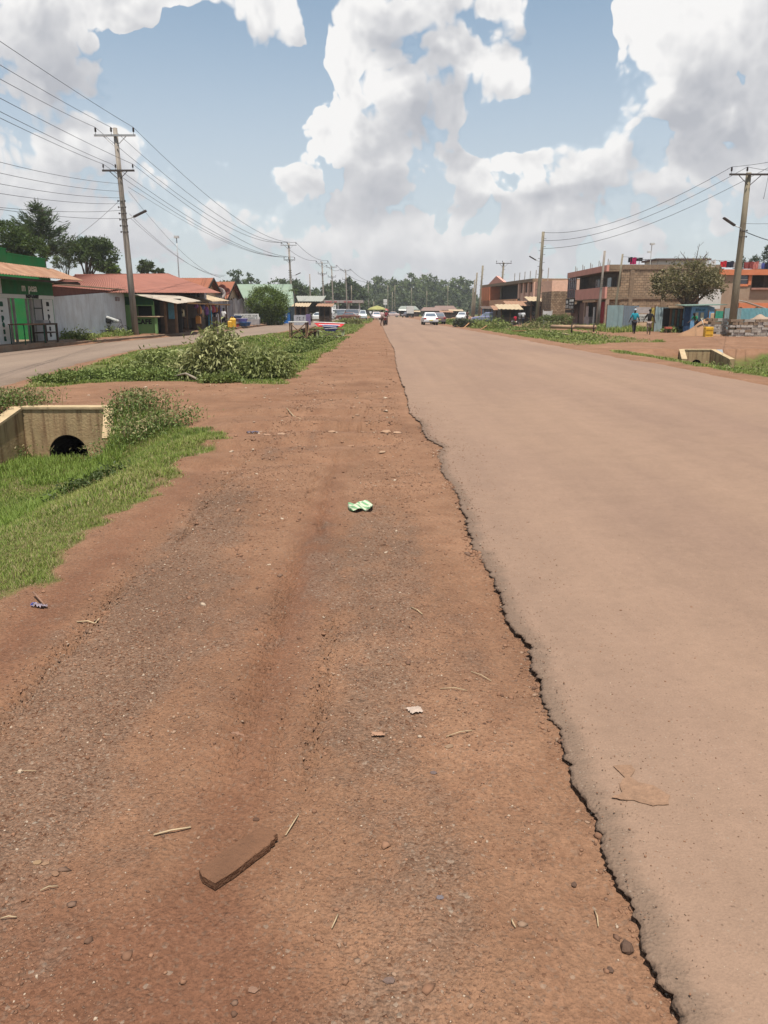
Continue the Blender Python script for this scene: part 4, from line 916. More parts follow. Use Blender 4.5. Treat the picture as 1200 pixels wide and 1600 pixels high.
SHADE = mat('brown_inner_wall', (0.11, 0.075, 0.055, 1), var=0.4, vs=1.5)
LWHITE = mat('white_lettering', (0.7, 0.7, 0.66, 1)); LBLACK = mat('black_lettering', (0.015, 0.015, 0.015, 1)); LGREEN = mat('green_lettering', (0.008, 0.07, 0.04, 1)); LRED = mat('red_lettering', (0.45, 0.02, 0.02, 1))
RX_ = (R(90), 0, R(90))         # text on a wall that faces +x
RF = (R(90), 0, 0)              # text facing the camera side (-y)
RL = (R(90), 0, R(-90))         # text on a wall that faces -x

def marks(par, m, x0, x1, z0, z1, y, rows=1, axis='x', t=.012, seed=1):
    """lines of small painted strokes, too worn to read"""
    rs = random.Random(seed); b_ = MB(); rh = (z1 - z0) / rows; lh = rh * .68; lw = lh * .62
    for r_ in range(rows):
        zb = z0 + r_ * rh; x = x0 + rs.random() * lw
        while x < x1 - lw:
            if rs.random() < .14: x += lw; continue
            w_ = lh * .15; st = rs.choice(((0, 2, 3), (0, 1, 2), (0, 1, 3), (0, 2), (1, 3), (0, 3, 2, 4), (0, 4, 1)))
            for k in st:
                q = {0: (x, x + w_, zb, zb + lh), 1: (x + lw - w_, x + lw, zb, zb + lh), 2: (x + w_ + .001, x + lw - w_ - .001, zb + lh - w_, zb + lh), 3: (x + w_ + .001, x + lw - w_ - .001, zb, zb + w_), 4: (x + w_ + .001, x + lw - w_ - .001, zb + lh * .45, zb + lh * .45 + w_)}[k]
                if axis == 'x': b_.box(q[0], q[1], y - t, y, q[2], q[3])
                else: b_.box(y - t, y, q[0], q[1], q[2], q[3])
            x += lw * 1.35
    return b_.build('lettering', m, par)
# green shop, front facing the road (+x) at x=-16.3
e_ = empty('green_shop', (-16.3, 27, .2), 'green shop with rusty awning, lettered door panels and stepped parapet at the left edge', 'shop')
def loc_y(px, x=-16.3): return abs(x) / (abs(px - 600) / 1200 / 1.03) - 27
wl = MB(); Z1 = 3.0
wl.box(-8, -.0, 0, .2, 0, 3.4); wl.box(-8, -.0, 12.0, 12.2, 0, 3.4); wl.box(-8, -7.8, .2, 12, 0, 3.4); wl.box(-3.0, -2.9, .2, 12, 0, 3.4)
wl.build('wall', GREEN, e_)
fr = MB(); fr.box(-.14, 0, .2, 6.95, 0, 2.02); fr.build('side_wall', WHITE, e_)
pn = B1('door_panel', WHITE, e_, (0.003, .06, 5.6, 7.35, .02, 1.94)); text("m\n-\np\ne\ns\na", .36, LGREEN, (.075, 6.72, 1.0), RX_, pn, bold=.018, line=.80)
pn = B1('door_panel', WHITE, e_, (-.05, .06, 10.85, 12.0, .02, 1.94)); text("m\n-\np\ne\ns\na", .36, LBLACK, (.075, 11.38, 1.03), RX_, pn, bold=.018, line=.80)
pn = B1('shutter_panel', mat('grey_shutter', S(188, 184, 180, .5), var=.08), e_, (-.02, .03, 10.0, 10.8, .02, 1.94)); B1('shutter_rail', BLACKM, pn, (.03, .055, 9.98, 10.84, 1.5, 1.55), (.03, .055, 10.78, 10.84, .02, 1.94))
B1('inner_wall', GREEN, e_, (-1.7, -1.6, 7.7, 9.3, 0, 2.1)); B1('door_post', mat('grey_post', (.25, .22, .2, 1)), e_, (-.1, .0, 7.62, 7.72, 0, 2.0), (-.1, 0, 8.05, 8.12, 0, 2.0), (-.12, 0, 9.75, 9.95, 0, 2.0), (-.1, 0, 9.35, 9.42, 0, 2.0))
sg = B1('fascia_sign', DGREEN, e_, (-.05, .07, 7.0, 12.15, 2.12, 2.78)); text("m  pesa", .50, LWHITE, (.085, 9.55, 2.42), RX_, sg, bold=.004)
bd = B1('fascia_band', WHITE, e_, (-.04, .085, 5.0, 12.2, 1.95, 2.115)); text("SHOP & DAIRY", .20, LBLACK, (.10, 9.75, 2.03), RX_, bd, bold=.006)
ps = B1('painted_sign', WHITE, e_, (-.03, .05, 4.0, 6.98, 2.13, 2.85)); marks(ps, LRED, 6.0, 6.9, 2.35, 2.8, .065, 1, 'y', seed=5)
pm = MB(); pm.box(-.42, -.25, 0, 8.4, 3.3, 4.02); pm.box(-.42, -.25, 8.4, 12.4, 3.3, 3.84); pm.box(-8, -.42, 12.22, 12.4, 3.3, 3.84); pm.build('parapet', GREEN, e_, bevel=.01)
B1('parapet_cap', mat('light_green_paint', (.03, .22, .07, 1)), e_, (-.45, -.22, 0, 8.42, 4.02, 4.06), (-.45, -.22, 8.44, 12.42, 3.84, 3.88))
rm = MB(); rm.corr((-.24, -2, 3.42), (-.24, 13.1, 3.42), (1.25, 13.1, 2.86), (1.25, -2, 2.78), 60, .02); rm.build('awning', RUSTY, e_)
B1('awning_beam', DWOOD, e_, (1.05, 1.13, -1, 13.0, 2.66, 2.75), (-.1, 1.1, 12.8, 12.88, 2.7, 2.8)); B1('floor_slab', CONC, e_, (-3, .9, 0, 12.3, -.3, .03))
# table and bench standing outside the shop
t_ = empty('display_table', (-15.6, 34.4, .2), 'brown topped table with thin legs in front of the green shop', 'table')
B1('table_top', WOOD, t_, (-.35, .35, -.9, 1.2, .82, .87)); [T1('leg', LGREEN, t_, [(a, c, 0), (a, c, .819)], .025) for a in (.3, -.3) for c in (-.85, 1.1)]
t_ = empty('bench', (-15.6, 36.3, .2), 'dark wooden stand with two shelves beside the lettered right door panel', 'bench')
B1('seat', DWOOD, t_, (-.3, .3, -.7, .75, .78, .86), (-.3, .3, -.6, .75, .42, .47)); B1('leg', DWOOD, t_, (.22, .3, -.65, -.57, 0, .78), (.22, .3, .66, .74, 0, .78), (-.3, -.22, -.65, -.57, 0, .78), (-.3, -.22, .66, .74, 0, .78)); B1('crate', mat('grey_cloth', (.3, .28, .27, 1)), t_, (-.2, .2, -.5, .1, .862, 1.0))
# corrugated house with the long faded red roof
e_ = empty('iron_house', (-16.5, 39.6, .2), 'grey corrugated iron house with a long faded red roof next to the green shop', 'house')
wm = MB(); a_ = MB(); a_.corr((0, 0, 2.08), (0, 11, 2.62), (0, 11, 0), (0, 0, 0), 55, .018); a_.build('wall', GREYIRON, e_)
B1('gable_wall', GREYIRON, e_, (-7, -.03, -.1, -.02, 0, 2.4), (-7, -.03, 11.0, 11.08, 0, 2.3)); B1('brown_band', mat('brown_band', (.14, .05, .035, 1)), e_, (-.25, -.05, 0, 11, 2.1, 2.6))
B1('eave_flashing', CREAMROOF, e_, (-.1, .10, -.2, 11.2, 2.68, 2.74))
def W(v): return (v.x + 16.5, v.y - 39.6, v.z - .2)
ra, rb, rc, rd_ = A(118, 430, 49), A(262, 428, 71), A(345, 458, 64), A(60, 457, 41)
r_ = MB(); r_.corr(W(ra), W(rb), W(rc), W(rd_), 80, .02, .03); r_.build('roof', REDROOF, e_)
back = [W(ra), W(rb), (W(rb)[0] - 7, W(rb)[1] + 1, 1.6), (W(ra)[0] - 7, W(ra)[1], 1.6)]; MB().slab(back, .04).build('rear_roof', REDROOF, e_)
MB().tube([W(ra), W(rb)], .07, 6).build('ridge_cap', mat('rust_ridge', (.20, .07, .045, 1)), e_)
MB().tube([W(A(248, 429, 70.3)), W(A(300, 449, 66.2))], .05, 6).tube([W(A(262, 428, 71)), W(A(330, 455, 65))], .07, 6).build('hip_cap', mat('rust_ridge', (.20, .07, .045, 1)), e_)
marks(e_, mat('rust_mark', (.2, .07, .05, 1)), 9.2, 10.1, 2.0, 2.35, .045, 1, 'y', seed=3)
# gabled red houses
def gable_house(y0, y1, zr, ze, x1, lb, depth=8.0, m=REDROOF2):
    e_ = empty('gabled_house', (-16.8, y0, .2), lb, 'house'); L_ = y1 - y0; mz = L_ / 2; zr -= .2; ze -= .2; t = .12
    b_ = MB(); b_.box(-depth, 0, 0, .15, 0, ze); b_.box(-depth, 0, L_ - .15, L_, 0, ze)
    b_.add([(0, 0, 0), (0, L_, 0), (0, L_, ze), (0, mz, zr - .1), (0, 0, ze), (-.15, 0, 0), (-.15, L_, 0), (-.15, L_, ze), (-.15, mz, zr - .1), (-.15, 0, ze)], [(0, 1, 2, 3, 4), (9, 8, 7, 6, 5), (0, 4, 9, 5), (1, 6, 7, 2), (2, 7, 8, 3), (3, 8, 9, 4)])
    b_.build('wall', CREAM, e_); ov = .55
    r_ = MB(); r_.corr((ov, mz, zr), (-depth, mz, zr), (-depth, -.7, ze - .25), (ov, -.7, ze - .25), 40, .02); r_.corr((-depth, mz, zr), (ov, mz, zr), (ov, L_ + .7, ze - .25), (-depth, L_ + .7, ze - .25), 40, .02); r_.build('roof', m, e_)
    MB().obox((ov + .02, mz / 2 - .35, (zr + ze) / 2 - .2), .05, math.hypot(mz + .7, zr - ze + .25), .22, rx=math.atan2(zr - ze + .25, mz + .7)).obox((ov + .02, mz * 1.5 + .35, (zr + ze) / 2 - .2), .05, math.hypot(mz + .7, zr - ze + .25), .22, rx=-math.atan2(zr - ze + .25, mz + .7)).build('barge_board', DWOOD, e_)
    return e_
gable_house(72, 81, 4.65, 2.85, -16.8, 'house with an orange red gable roof and cream gable wall, nearer of the two gables')
gable_house(83.5, 91.5, 4.7, 3.1, -16.8, 'house with an orange red gable roof, farther of the two gables, beside the satellite dishes')
# satellite dishes and tanks
def dish(loc, lb, r_=.5, c=(0.25, .08, .06, 1), tilt=.6):
    e_ = empty('satellite_dish', loc, lb, 'satellite dish', rz=tilt, group='satellite dishes between the gables'); b_ = MB()
    b_.lathe((0, 0, 0), [(0.02, .0), (r_ * .5, .05 * r_ * 2), (r_ * .85, .16 * r_ * 2), (r_, .22 * r_ * 2), (r_ * 1.0, .25 * r_ * 2), (r_ * .5, .08 * r_ * 2), (.02, .03)], 16, 'y')
    o = b_.build('reflector', mat('dish_%02d' % int(c[0] * 100), c), e_, True); o.rotation_euler = (0, 0, math.pi)
    T1('arm', DSTEEL, e_, [(0, 0, 0), (0, -r_ * .9, -.1)], .02); T1('mast', DSTEEL, e_, [(0, .05, 0), (0, .1, -1.3)], .03)
p = A(346, 452, 82); dish(p, 'rust red satellite dish, upper one between the red gables'); p = A(343, 459, 80); dish(p, 'pale satellite dish, lower one between the red gables', .6, (.5, .42, .38, 1), .3); p = A(354, 455, 82); dish(p, 'small rust red satellite dish nearest the farther gable', .35)
# kiosk with green side wall
e_ = empty('green_kiosk', (-16.6, 50.9, .2), 'light green cafe kiosk with dark service window behind the near power pole', 'kiosk')
LG = mat('light_green_wall', S(138, 190, 118, .62), var=0.2, vs=1.5, dirt=0.2)
k_ = MB(); k_.box(0, .65, 0, .12, 0, 2.55); k_.box(1.72, 1.86, 0, .12, 0, 2.0); k_.box(.65, 1.72, 0, .12, 0, 1.02); k_.box(.65, 1.72, 0, .12, 1.72, 2.2)
k_.add([(.65, 0, 2.2), (1.72, 0, 2.2), (1.72, 0, 2.25), (.65, 0, 2.5), (.65, .12, 2.2), (1.72, .12, 2.2), (1.72, .12, 2.25), (.65, .12, 2.5)], [(0, 1, 2, 3), (7, 6, 5, 4), (3, 2, 6, 7)]); k_.box(0, .1, .12, 5, 0, 2.5)
k_.build('wall', LG, e_); B1('back_wall', INNER, e_, (0.1, 3, 2.4, 2.5, 0, 2.2)); B1('counter', CREAM, e_, (.5, 2.3, -.32, .5, 1.03, 1.09)); B1('counter_front', LG, e_, (1.9, 2.05, -.2, .0, 0, 1.0))
fa = B1('panel', mat('dark_green_panel', S(70, 128, 76, .4)), e_, (.05, 1.84, -.03, -.003, 1.78, 2.28)); marks(fa, LGREEN, .12, 1.8, 1.81, 2.26, -.032, 2, seed=8)
text("CAFE", .40, LBLACK, (1.15, -.02, .72), RF, e_, bold=.02, spacing=1.1); marks(e_, LGREEN, .05, .7, .28, .5, -.003, 1, seed=11)
ro = MB(); ro.corr((-.2, 6, 2.95), (-.2, -.5, 2.62), (3.5, -.5, 1.86), (3.5, 6, 2.1), 26, .02); ro.build('roof', mat('dusty_white_roof', S(226, 214, 196, .48), var=.2, dirt=.35), e_); B1('post', WOOD, e_, (2.35, 2.5, .5, .65, 0, 2.0), (3.0, 3.15, .6, .75, 0, 1.95)); B1('side_panel', SHADE, e_, (1.9, 2.9, 1.2, 1.3, 0, 2.0)); B1('poster', mat('blue_poster', (.10, .25, .33, 1)), e_, (2.52, 2.9, .9, .95, .9, 1.9))
# veranda shop
e_ = empty('veranda_shop', (-16.7, 57, .2), 'dark open veranda shop under a long tan iron roof full of hanging goods', 'shop')
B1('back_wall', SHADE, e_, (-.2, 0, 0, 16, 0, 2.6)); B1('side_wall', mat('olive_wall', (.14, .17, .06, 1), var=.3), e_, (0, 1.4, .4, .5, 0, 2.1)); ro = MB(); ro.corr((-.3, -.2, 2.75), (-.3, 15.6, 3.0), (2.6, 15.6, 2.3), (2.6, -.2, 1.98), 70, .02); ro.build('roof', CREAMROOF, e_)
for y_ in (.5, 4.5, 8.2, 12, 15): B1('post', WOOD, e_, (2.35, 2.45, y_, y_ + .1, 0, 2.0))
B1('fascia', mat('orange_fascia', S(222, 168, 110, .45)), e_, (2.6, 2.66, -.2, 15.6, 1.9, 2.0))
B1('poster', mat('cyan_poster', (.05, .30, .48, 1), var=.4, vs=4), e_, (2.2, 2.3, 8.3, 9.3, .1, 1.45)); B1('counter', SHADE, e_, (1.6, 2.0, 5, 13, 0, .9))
gd = [mat('goods_%d' % i, c, var=.4, vs=6) for i, c in enumerate(((.30, .12, .40, 1), (.55, .22, .08, 1), (.5, .45, .4, 1), (.12, .12, .3, 1), (.45, .08, .1, 1)))]
for i in range(14):
    y_ = 5.2 + i * .62; z_ = 1.95 - .1 * (i % 3); hgt = .35 + .35 * ((i * 7) % 4) / 3
    MB().lathe((2.0 + .1 * (i % 2), y_, z_ - hgt), [(.05, 0), (.17, .08), (.2, hgt * .5), (.14, hgt * .9), (.03, hgt)], 7).build('hanging_bag', gd[i % 5], e_)
def can(loc, lb, m_, grp='jerrycans at the shop fronts', s_=1.0):
    e_ = empty('jerrycan', loc, lb, 'jerrycan', group=grp, scale=s_); b_ = MB(); b_.box(-.16, .16, -.12, .12, 0, .42); b_.add([(-.16, -.12, .42), (.16, -.12, .42), (.16, .12, .42), (-.16, .12, .42), (-.12, -.05, .5), (.12, -.05, .5), (.12, .05, .5), (-.12, .05, .5)], [(0, 1, 5, 4), (1, 2, 6, 5), (2, 3, 7, 6), (3, 0, 4, 7), (4, 5, 6, 7)])
    b_.build('body', m_, e_, bevel=.02); MB().lathe((.1, 0, .49), [(.035, 0), (.035, .05), (.0, .05)], 8).build('cap', BLACKM, e_); T1('handle', m_, e_, [(-.1, 0, .49), (-.07, 0, .56), (.03, 0, .56), (.05, 0, .49)], .018, 5)
YEL = mat('yellow_plastic', (.68, .38, .03, 1), rough=.5, dirt=.15); ORG = mat('orange_plastic', (.62, .25, .05, 1), rough=.5, dirt=.15); PALEY = mat('pale_plastic', (.68, .58, .36, 1), rough=.5)
def stand(loc, lb, h):
    e_ = empty('wooden_stand', loc, lb, 'stand'); B1('top', WOOD, e_, (-.25, .25, -.2, .2, h - .05, h)); B1('leg', WOOD, e_, (-.22, -.17, -.17, -.12, 0, h - .05), (.17, .22, -.17, -.12, 0, h - .05), (-.22, -.17, .12, .17, 0, h - .05), (.17, .22, .12, .17, 0, h - .05))
for (px, py, d, h_, m_, lb, sc_) in ((263, 511, 57.5, .95, YEL, 'yellow can on a stand by the veranda post', 1.0), (285.5, 511, 59, 1.0, PALEY, 'pale cream can on a stand in front of the purple goods', 1.05), (310.5, 508, 61, .45, ORG, 'orange can on a low stand right of the blue poster', 1.15)):
    p = A(px, py, d); stand((p.x, d, .2), 'wooden stand under the ' + lb.split(' on ')[0], h_); can((p.x, d, .2 + h_ + .01), lb, m_, s_=sc_)
# tanks and pipe on the veranda roof
for (px, lb, w_) in ((297.5, 'blue grey square tank with a dark door on the veranda roof', .55), (312, 'pale grey square tank right of the white vent pipe on the roof', .5)):
    p = A(px, 468, 66); e_ = empty('roof_tank', (p.x, 66, p.z - .03), lb, 'tank'); B1('tank_body', mat('tank_grey' if 'pale' not in lb else 'tank_pale', (.30, .33, .38, 1) if 'blue' in lb else (.42, .38, .38, 1)), e_, (-w_, w_, -.4, .4, 0, .72), bevel=.04); B1('lid', DSTEEL, e_, (-w_ * .5, w_ * .2, -.43, -.402, .2, .55)); B1('stand', DWOOD, e_, (-w_, w_, -.35, .35, -.22, -.01))
p = A(306.5, 470, 65.5); T1('vent_pipe', WHITE, None, [(p.x, 65.5, p.z - .3), (p.x, 65.5, A(306.5, 452, 65.5).z)], .05); tag(bpy.data.objects['vent_pipe'], 'white vent pipe standing between the two roof tanks', 'pipe')
# long grey fence of iron sheets
e_ = empty('iron_fence', (-16.3, 74, .2), 'long patchwork fence of grey iron sheets under the red gables', 'fence')
y_ = 0.0; i = 0
FM = [mat('fence_sheet_%d' % k, S(*c, .72), var=.2, vs=1.2, dirt=.3, dirtcol=(.12, .09, .08, 1), streak=.3) for k, c in enumerate(((178, 172, 172), (150, 146, 150), (196, 192, 190), (165, 158, 156)))]
while y_ < 25:
    w_ = 1.0 + .5 * random.random(); h_ = 2.4 + .1 * math.sin(i * 2.1) + .02 * y_; x_ = .04 * (i % 2); b_ = MB(); b_.corr((x_, y_, h_), (x_, y_ + w_, h_), (x_, y_ + w_, 0), (x_, y_, 0), 8, .02); b_.build('iron_sheet', FM[(i * 3) % 4], e_); B1('fence_post', WOOD, e_, (-.1, -.03, y_, y_ + .07, 0, h_ + .1)); y_ += w_ + .01; i += 1
wp = A(389, 490, 96); e_ = empty('white_iron_panel', (wp.x, 96, .2), 'tall pale iron panel at the end of the grey fence behind the round tree', 'fence')
b_ = MB(); b_.corr((-.75, 0, 2.85), (.4, 0, 2.85), (.4, 0, 0), (-.75, 0, 0), 12, .02); b_.build('panel', GREYIRON, e_); B1('post', WHITE, e_, (.4, .52, -.05, .05, 0, 2.85))
# lettered low wall / bench by the fence and blue tubs
p = A(391, 507, 86); e_ = empty('lettered_bench', (p.x, 84, .2), 'white lettered low barrier with grey base beside the blue tubs', 'barrier')
B1('base', mat('bench_grey', (.30, .28, .28, 1)), e_, (-1.25, 1.35, -.4, .4, 0, .55)); bp_ = B1('back_panel', WHITE, e_, (-1.35, 1.25, .1, .22, .56, 1.12)); marks(bp_, LBLACK, -1.3, 1.2, .60, 1.08, .098, 2, seed=4); B1('arm', WHITE, e_, (1.2, 1.4, -.4, .1, .56, .8))
def tub(loc, lb, r_, h_, m_):
    e_ = empty('plastic_tub', loc, lb, 'tub', group='blue and purple tubs'); MB().lathe((0, 0, 0), [(r_ * .8, 0), (r_, h_), (r_ * 1.06, h_), (r_ * 1.06, h_ + .03), (r_ * .95, h_ + .03), (r_ * .78, .05)], 16).build('body', m_, e_, True); MB().lathe((0, 0, h_ * .93), [(r_ * .9, 0), (r_ * .9, .02)], 12).build('contents', gd[3], e_)
BLU = mat('blue_plastic', (.025, .10, .30, 1), rough=.4); PUR = mat('lilac_cloth', (.30, .27, .38, 1))
for (px, d, r_, h_, m_, z, lb) in ((382, 77, .62, .34, BLU, .2, 'large blue tub lowest in front of the lettered barrier'), (378, 77.6, .6, .3, PUR, .58, 'lilac tub stacked behind the blue tubs'), (369, 80, .6, .5, BLU, .6, 'dark blue drum beside the grey fence'), (380.5, 75.5, .42, .36, BLU, .2, 'small blue tub nearest the service road')): p = A(px, 500, d); tub((p.x, d, z), lb, r_, h_, m_)
for i, (px, z, lb) in enumerate(((359, .2, 'yellow can left of the tubs, on the ground'), (362, .45, 'yellow can piled highest left of the tubs'), (357, .2, 'small yellow can nearest the walking person'))): p = A(px, 500, 70 + i); can((p.x + .2 * i, 70 + i * .5, z if i != 1 else .2), lb, YEL, s_=1.1 if i != 1 else 1.6)
p = A(366, 508, 72); e_ = empty('red_basket', (p.x, 72, .2), 'low red crate of goods at the foot of the yellow cans', 'crate'); B1('box', mat('red_crate', (.28, .03, .02, 1)), e_, (-.4, .4, -.3, .3, 0, .25)); B1('rim', BLACKM, e_, (-.43, .43, -.33, .33, .25, .3))
# green-roofed hall
c0 = A(362, 445, 118); c1 = A(456, 445, 118); e0 = A(352, 479, 108); e1 = A(449, 479, 108)
e_ = empty('green_roofed_hall', (c1.x, 108, 0), 'large hall with a pale green iron roof behind the round tree', 'building')
q = lambda v: (v.x - c1.x, v.y - 108, v.z)
r_ = MB(); r_.corr(q(c0), q(c1), (q(e1)[0] + 1.0, 0, q(e1)[2]), q(e0), 60, .03, .04); r_.corr(q(c1), q(c0), (q(c0)[0], 21, q(e0)[2]), (q(c1)[0], 21, q(e0)[2]), 60, .03, .04); r_.build('roof', mat('pale_green_roof', S(188, 210, 186, .46), var=.08, vs=.4, dirt=.15), e_)
b_ = MB(); x1_ = -.15; zr = c1.z - .1; ze = e1.z - .05
b_.add([(x1_, 1, 0), (x1_, 20, 0), (x1_, 20, ze), (x1_, 10, zr), (x1_, 1, ze), (x1_ - .2, 1, 0), (x1_ - .2, 20, 0), (x1_ - .2, 20, ze), (x1_ - .2, 10, zr), (x1_ - .2, 1, ze)], [(0, 1, 2, 3, 4), (9, 8, 7, 6, 5), (0, 4, 9, 5), (1, 6, 7, 2)])
b_.box(-11, x1_ - .21, .9, 1.05, 0, ze); b_.build('wall', mat('dark_teal_wall', (.03, .07, .09, 1), var=.2), e_); MB().tube([q(c0), q(c1)], .1, 6).build('ridge_cap', mat('green_ridge', (.25, .32, .25, 1)), e_)
p = A(449, 500, 100); e_ = empty('blue_kiosk', (p.x - .1, 100, .1), 'bright blue box kiosk with white stripes behind the second power pole', 'kiosk'); B1('body', mat('bright_blue_paint', (.02, .13, .42, 1), var=.1), e_, (-1.1, .5, -.5, .6, 0, 1.55)); B1('stripe', WHITE, e_, (-.95, -.85, -.52, -.502, 0.05, 1.3), (-.45, -.3, -.52, -.502, .1, 1.2), (.0, .08, -.52, -.502, .6, 1.3)); B1('roof', BLU, e_, (-1.2, .6, -.6, .7, 1.552, 1.6))

# ------------------------------------------------------------------ market clutter on the median, filling station
def table(loc, lb, w_, dp, h_, mt, ml, cross=True, cat='stall table'):
    e_ = empty('stall_table', loc, lb, cat); B1('table_top', mt, e_, (-w_ / 2, w_ / 2, -dp / 2, dp / 2, h_ - .06, h_))
    for sx in (-1, 1):
        for sy in (-1, 1): B1('leg', ml, e_, (sx * (w_ / 2 - .1) - .045, sx * (w_ / 2 - .1) + .045, sy * (dp / 2 - .1) - .045, sy * (dp / 2 - .1) + .045, -.2, h_ - .061))
    if cross: MB().tube([(-w_ / 2 + .1, -dp / 2 + .05, .1), (w_ / 2 - .1, -dp / 2 + .05, h_ - .1)], .035, 5).tube([(w_ / 2 - .1, -dp / 2 + .02, .1), (-w_ / 2 + .1, -dp / 2 + .02, h_ - .1)], .035, 5).tube([(w_ / 2, -dp / 2, .2), (w_ / 2, dp / 2, h_ - .1)], .035, 5).build('brace', ml, e_)
    return e_
p = A(467, 520, 57); z0 = Hs(p.x, 57); table((p.x, 57, z0), 'rough brown stall table with a bright white top on the median', 1.35, 1.3, 1.28, WHITEROOF, WOOD); bb = empty('plank_pile', (p.x + .2, 57.2, z0), 'pile of brown boards and crates under the white topped table', 'planks')
b_ = MB(); [b_.obox((random.uniform(-.5, .6), random.uniform(-.4, .4), .1 + .08 * i), 1.2, .12, .06, rz=random.uniform(-.9, .9), ry=random.uniform(-.5, .5)) for i in range(9)]; b_.build('plank', WOOD, bb)
p = A(483, 518, 58); z0 = Hs(p.x, 58); table((p.x, 58, z0), 'low dark wooden bench frame between the white table and the red tray', 1.0, .9, .75, DWOOD, DWOOD)
p = A(516, 520, 58); z0 = Hs(p.x, 58); t_ = table((p.x, 58, z0), 'long stall table carrying a red tray and blue cloth', 2.0, 1.1, .72, WOOD, mat('pale_steel_leg', (.3, .34, .2, 1)), True)
e_ = empty('red_tray', (p.x - .1, 58.2, z0 + .98), 'red and white tray of goods on top of the long stall table', 'tray'); MB().add([(-1.1, -.2, .2), (1.2, -.2, .12), (.9, -.5, -.12), (-.75, -.5, -.1), (-1.1, .4, .24), (1.2, .4, .15), (.9, .4, -.12), (-.75, .4, -.1)], [(0, 3, 2, 1), (4, 5, 6, 7), (0, 1, 5, 4), (3, 7, 6, 2), (0, 4, 7, 3), (1, 2, 6, 5)]).build('tray_body', mat('red_enamel', (.42, .03, .035, 1)), e_); MB().tube([(-1.1, -.22, .22), (1.2, -.22, .14)], .03).tube([(-.7, -.52, .05), (.85, -.52, .0)], .03).build('rim', LWHITE, e_)
e_ = empty('blue_cloth', (p.x + .05, 57.75, z0 + .73), 'striped blue and white cloth bundle hanging below the red tray', 'cloth'); c_ = MB()
for i in range(4): c_.lathe((0, .0, 0), [(.0, 0)], 3) if False else c_.obox((0, -.3 + .02 * i, .22 - .11 * i), 1.15 - .12 * i, .3, .10, ry=.05)
c_.build('cloth_fold', mat('blue_cloth', (.07, .09, .26, 1), var=.5, vs=6), e_, bevel=.03); MB().obox((-.05, -.46, .17), 1.0, .02, .035, ry=.08).obox((.05, -.45, .04), .9, .02, .03, ry=-.05).build('stripe', LWHITE, e_)
# low market shacks on the left, behind the median
def shack(px0, px1, ytop, d, lb, mw, mr, name='market_shack', zr=.35, open_=True, dp=3.0):
    a, c = A(px0, ytop, d), A(px1, ytop, d); w_ = c.x - a.x; e_ = empty(name, (a.x, d, 0), lb, 'stall'); h_ = a.z
    B1('back_wall', mw, e_, (0, w_, dp - .1, dp, 0, h_)); B1('side_wall', mw, e_, (0, .08, .3, dp - .1, 0, h_ - .1), (w_ - .08, w_, .3, dp - .1, 0, h_ - .1))
    if not open_: B1('front_wall', mw, e_, (.08, w_ - .08, .3, .4, 0, h_ - .1))
    else: B1('counter', mw, e_, (.1, w_ - .1, .3, .8, 0, .85))
    for i in range(3): B1('post', WOOD, e_, (i * (w_ - .1) / 2, i * (w_ - .1) / 2 + .1, 0, .1, 0, h_ - .15))
    r_ = MB(); r_.corr((-.4, dp + .3, h_ + zr), (w_ + .4, dp + .3, h_ + zr), (w_ + .4, -.5, h_ - .12), (-.4, -.5, h_ - .05), max(6, int(w_ * 3)), .03, .03); r_.build('roof', mr, e_); return e_
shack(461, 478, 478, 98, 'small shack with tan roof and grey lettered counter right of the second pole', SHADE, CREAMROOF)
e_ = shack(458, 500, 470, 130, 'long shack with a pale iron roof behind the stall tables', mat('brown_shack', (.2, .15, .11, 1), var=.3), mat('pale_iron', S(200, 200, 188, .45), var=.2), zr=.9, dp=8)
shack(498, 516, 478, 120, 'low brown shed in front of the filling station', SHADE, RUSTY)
p = A(469, 497, 92); e_ = empty('grey_counter', (p.x, 92, 0), 'grey box counter with dark lettering and a purple end by the tan shack', 'counter'); c_ = B1('body', mat('counter_grey', (.33, .33, .36, 1)), e_, (-.7, .7, -.3, .3, .0, 1.15)); marks(c_, LBLACK, -.5, .55, .6, 1.05, -.301, 1, seed=6); B1('purple_end', mat('purple_panel', (.15, .11, .22, 1)), e_, (.702, 1.2, -.3, .3, 0, 1.25))
# filling station
a = A(507, 470, 205); c = A(567, 470, 205); e_ = empty('filling_station', (a.x, 205, 0), 'filling station canopy with a red and white fascia on slim columns', 'filling station'); w_ = c.x - a.x; zt, zb = A(0, 469, 205).z, A(0, 473.2, 205).z
fa = B1('canopy', mat('canopy_white', S(206, 190, 184, .5)), e_, (0, w_, 0, 12, zb, zt)); B1('red_stripe', mat('faded_red', (.32, .10, .10, 1)), fa, (0.2, w_ * .32, -.03, -.003, zb + .1, zt - .25), (w_ * .5, w_ * .72, -.03, -.003, zb + .1, zt - .25))
for i in range(4): B1('column', WHITE, e_, (w_ * (.05 + .28 * i), w_ * (.05 + .28 * i) + .35, 1, 1.35, 0, zb - .01))
B1('shop_block', mat('dim_shop', (.10, .12, .10, 1)), e_, (w_ * .1, w_ * .9, 10, 11.8, 0, zb - .6)); 
for i in range(3): B1('fuel_pump', mat('pump_red', (.4, .08, .07, 1)), e_, (w_ * (.2 + .25 * i), w_ * (.2 + .25 * i) + .7, 3, 3.6, 0, 1.7))
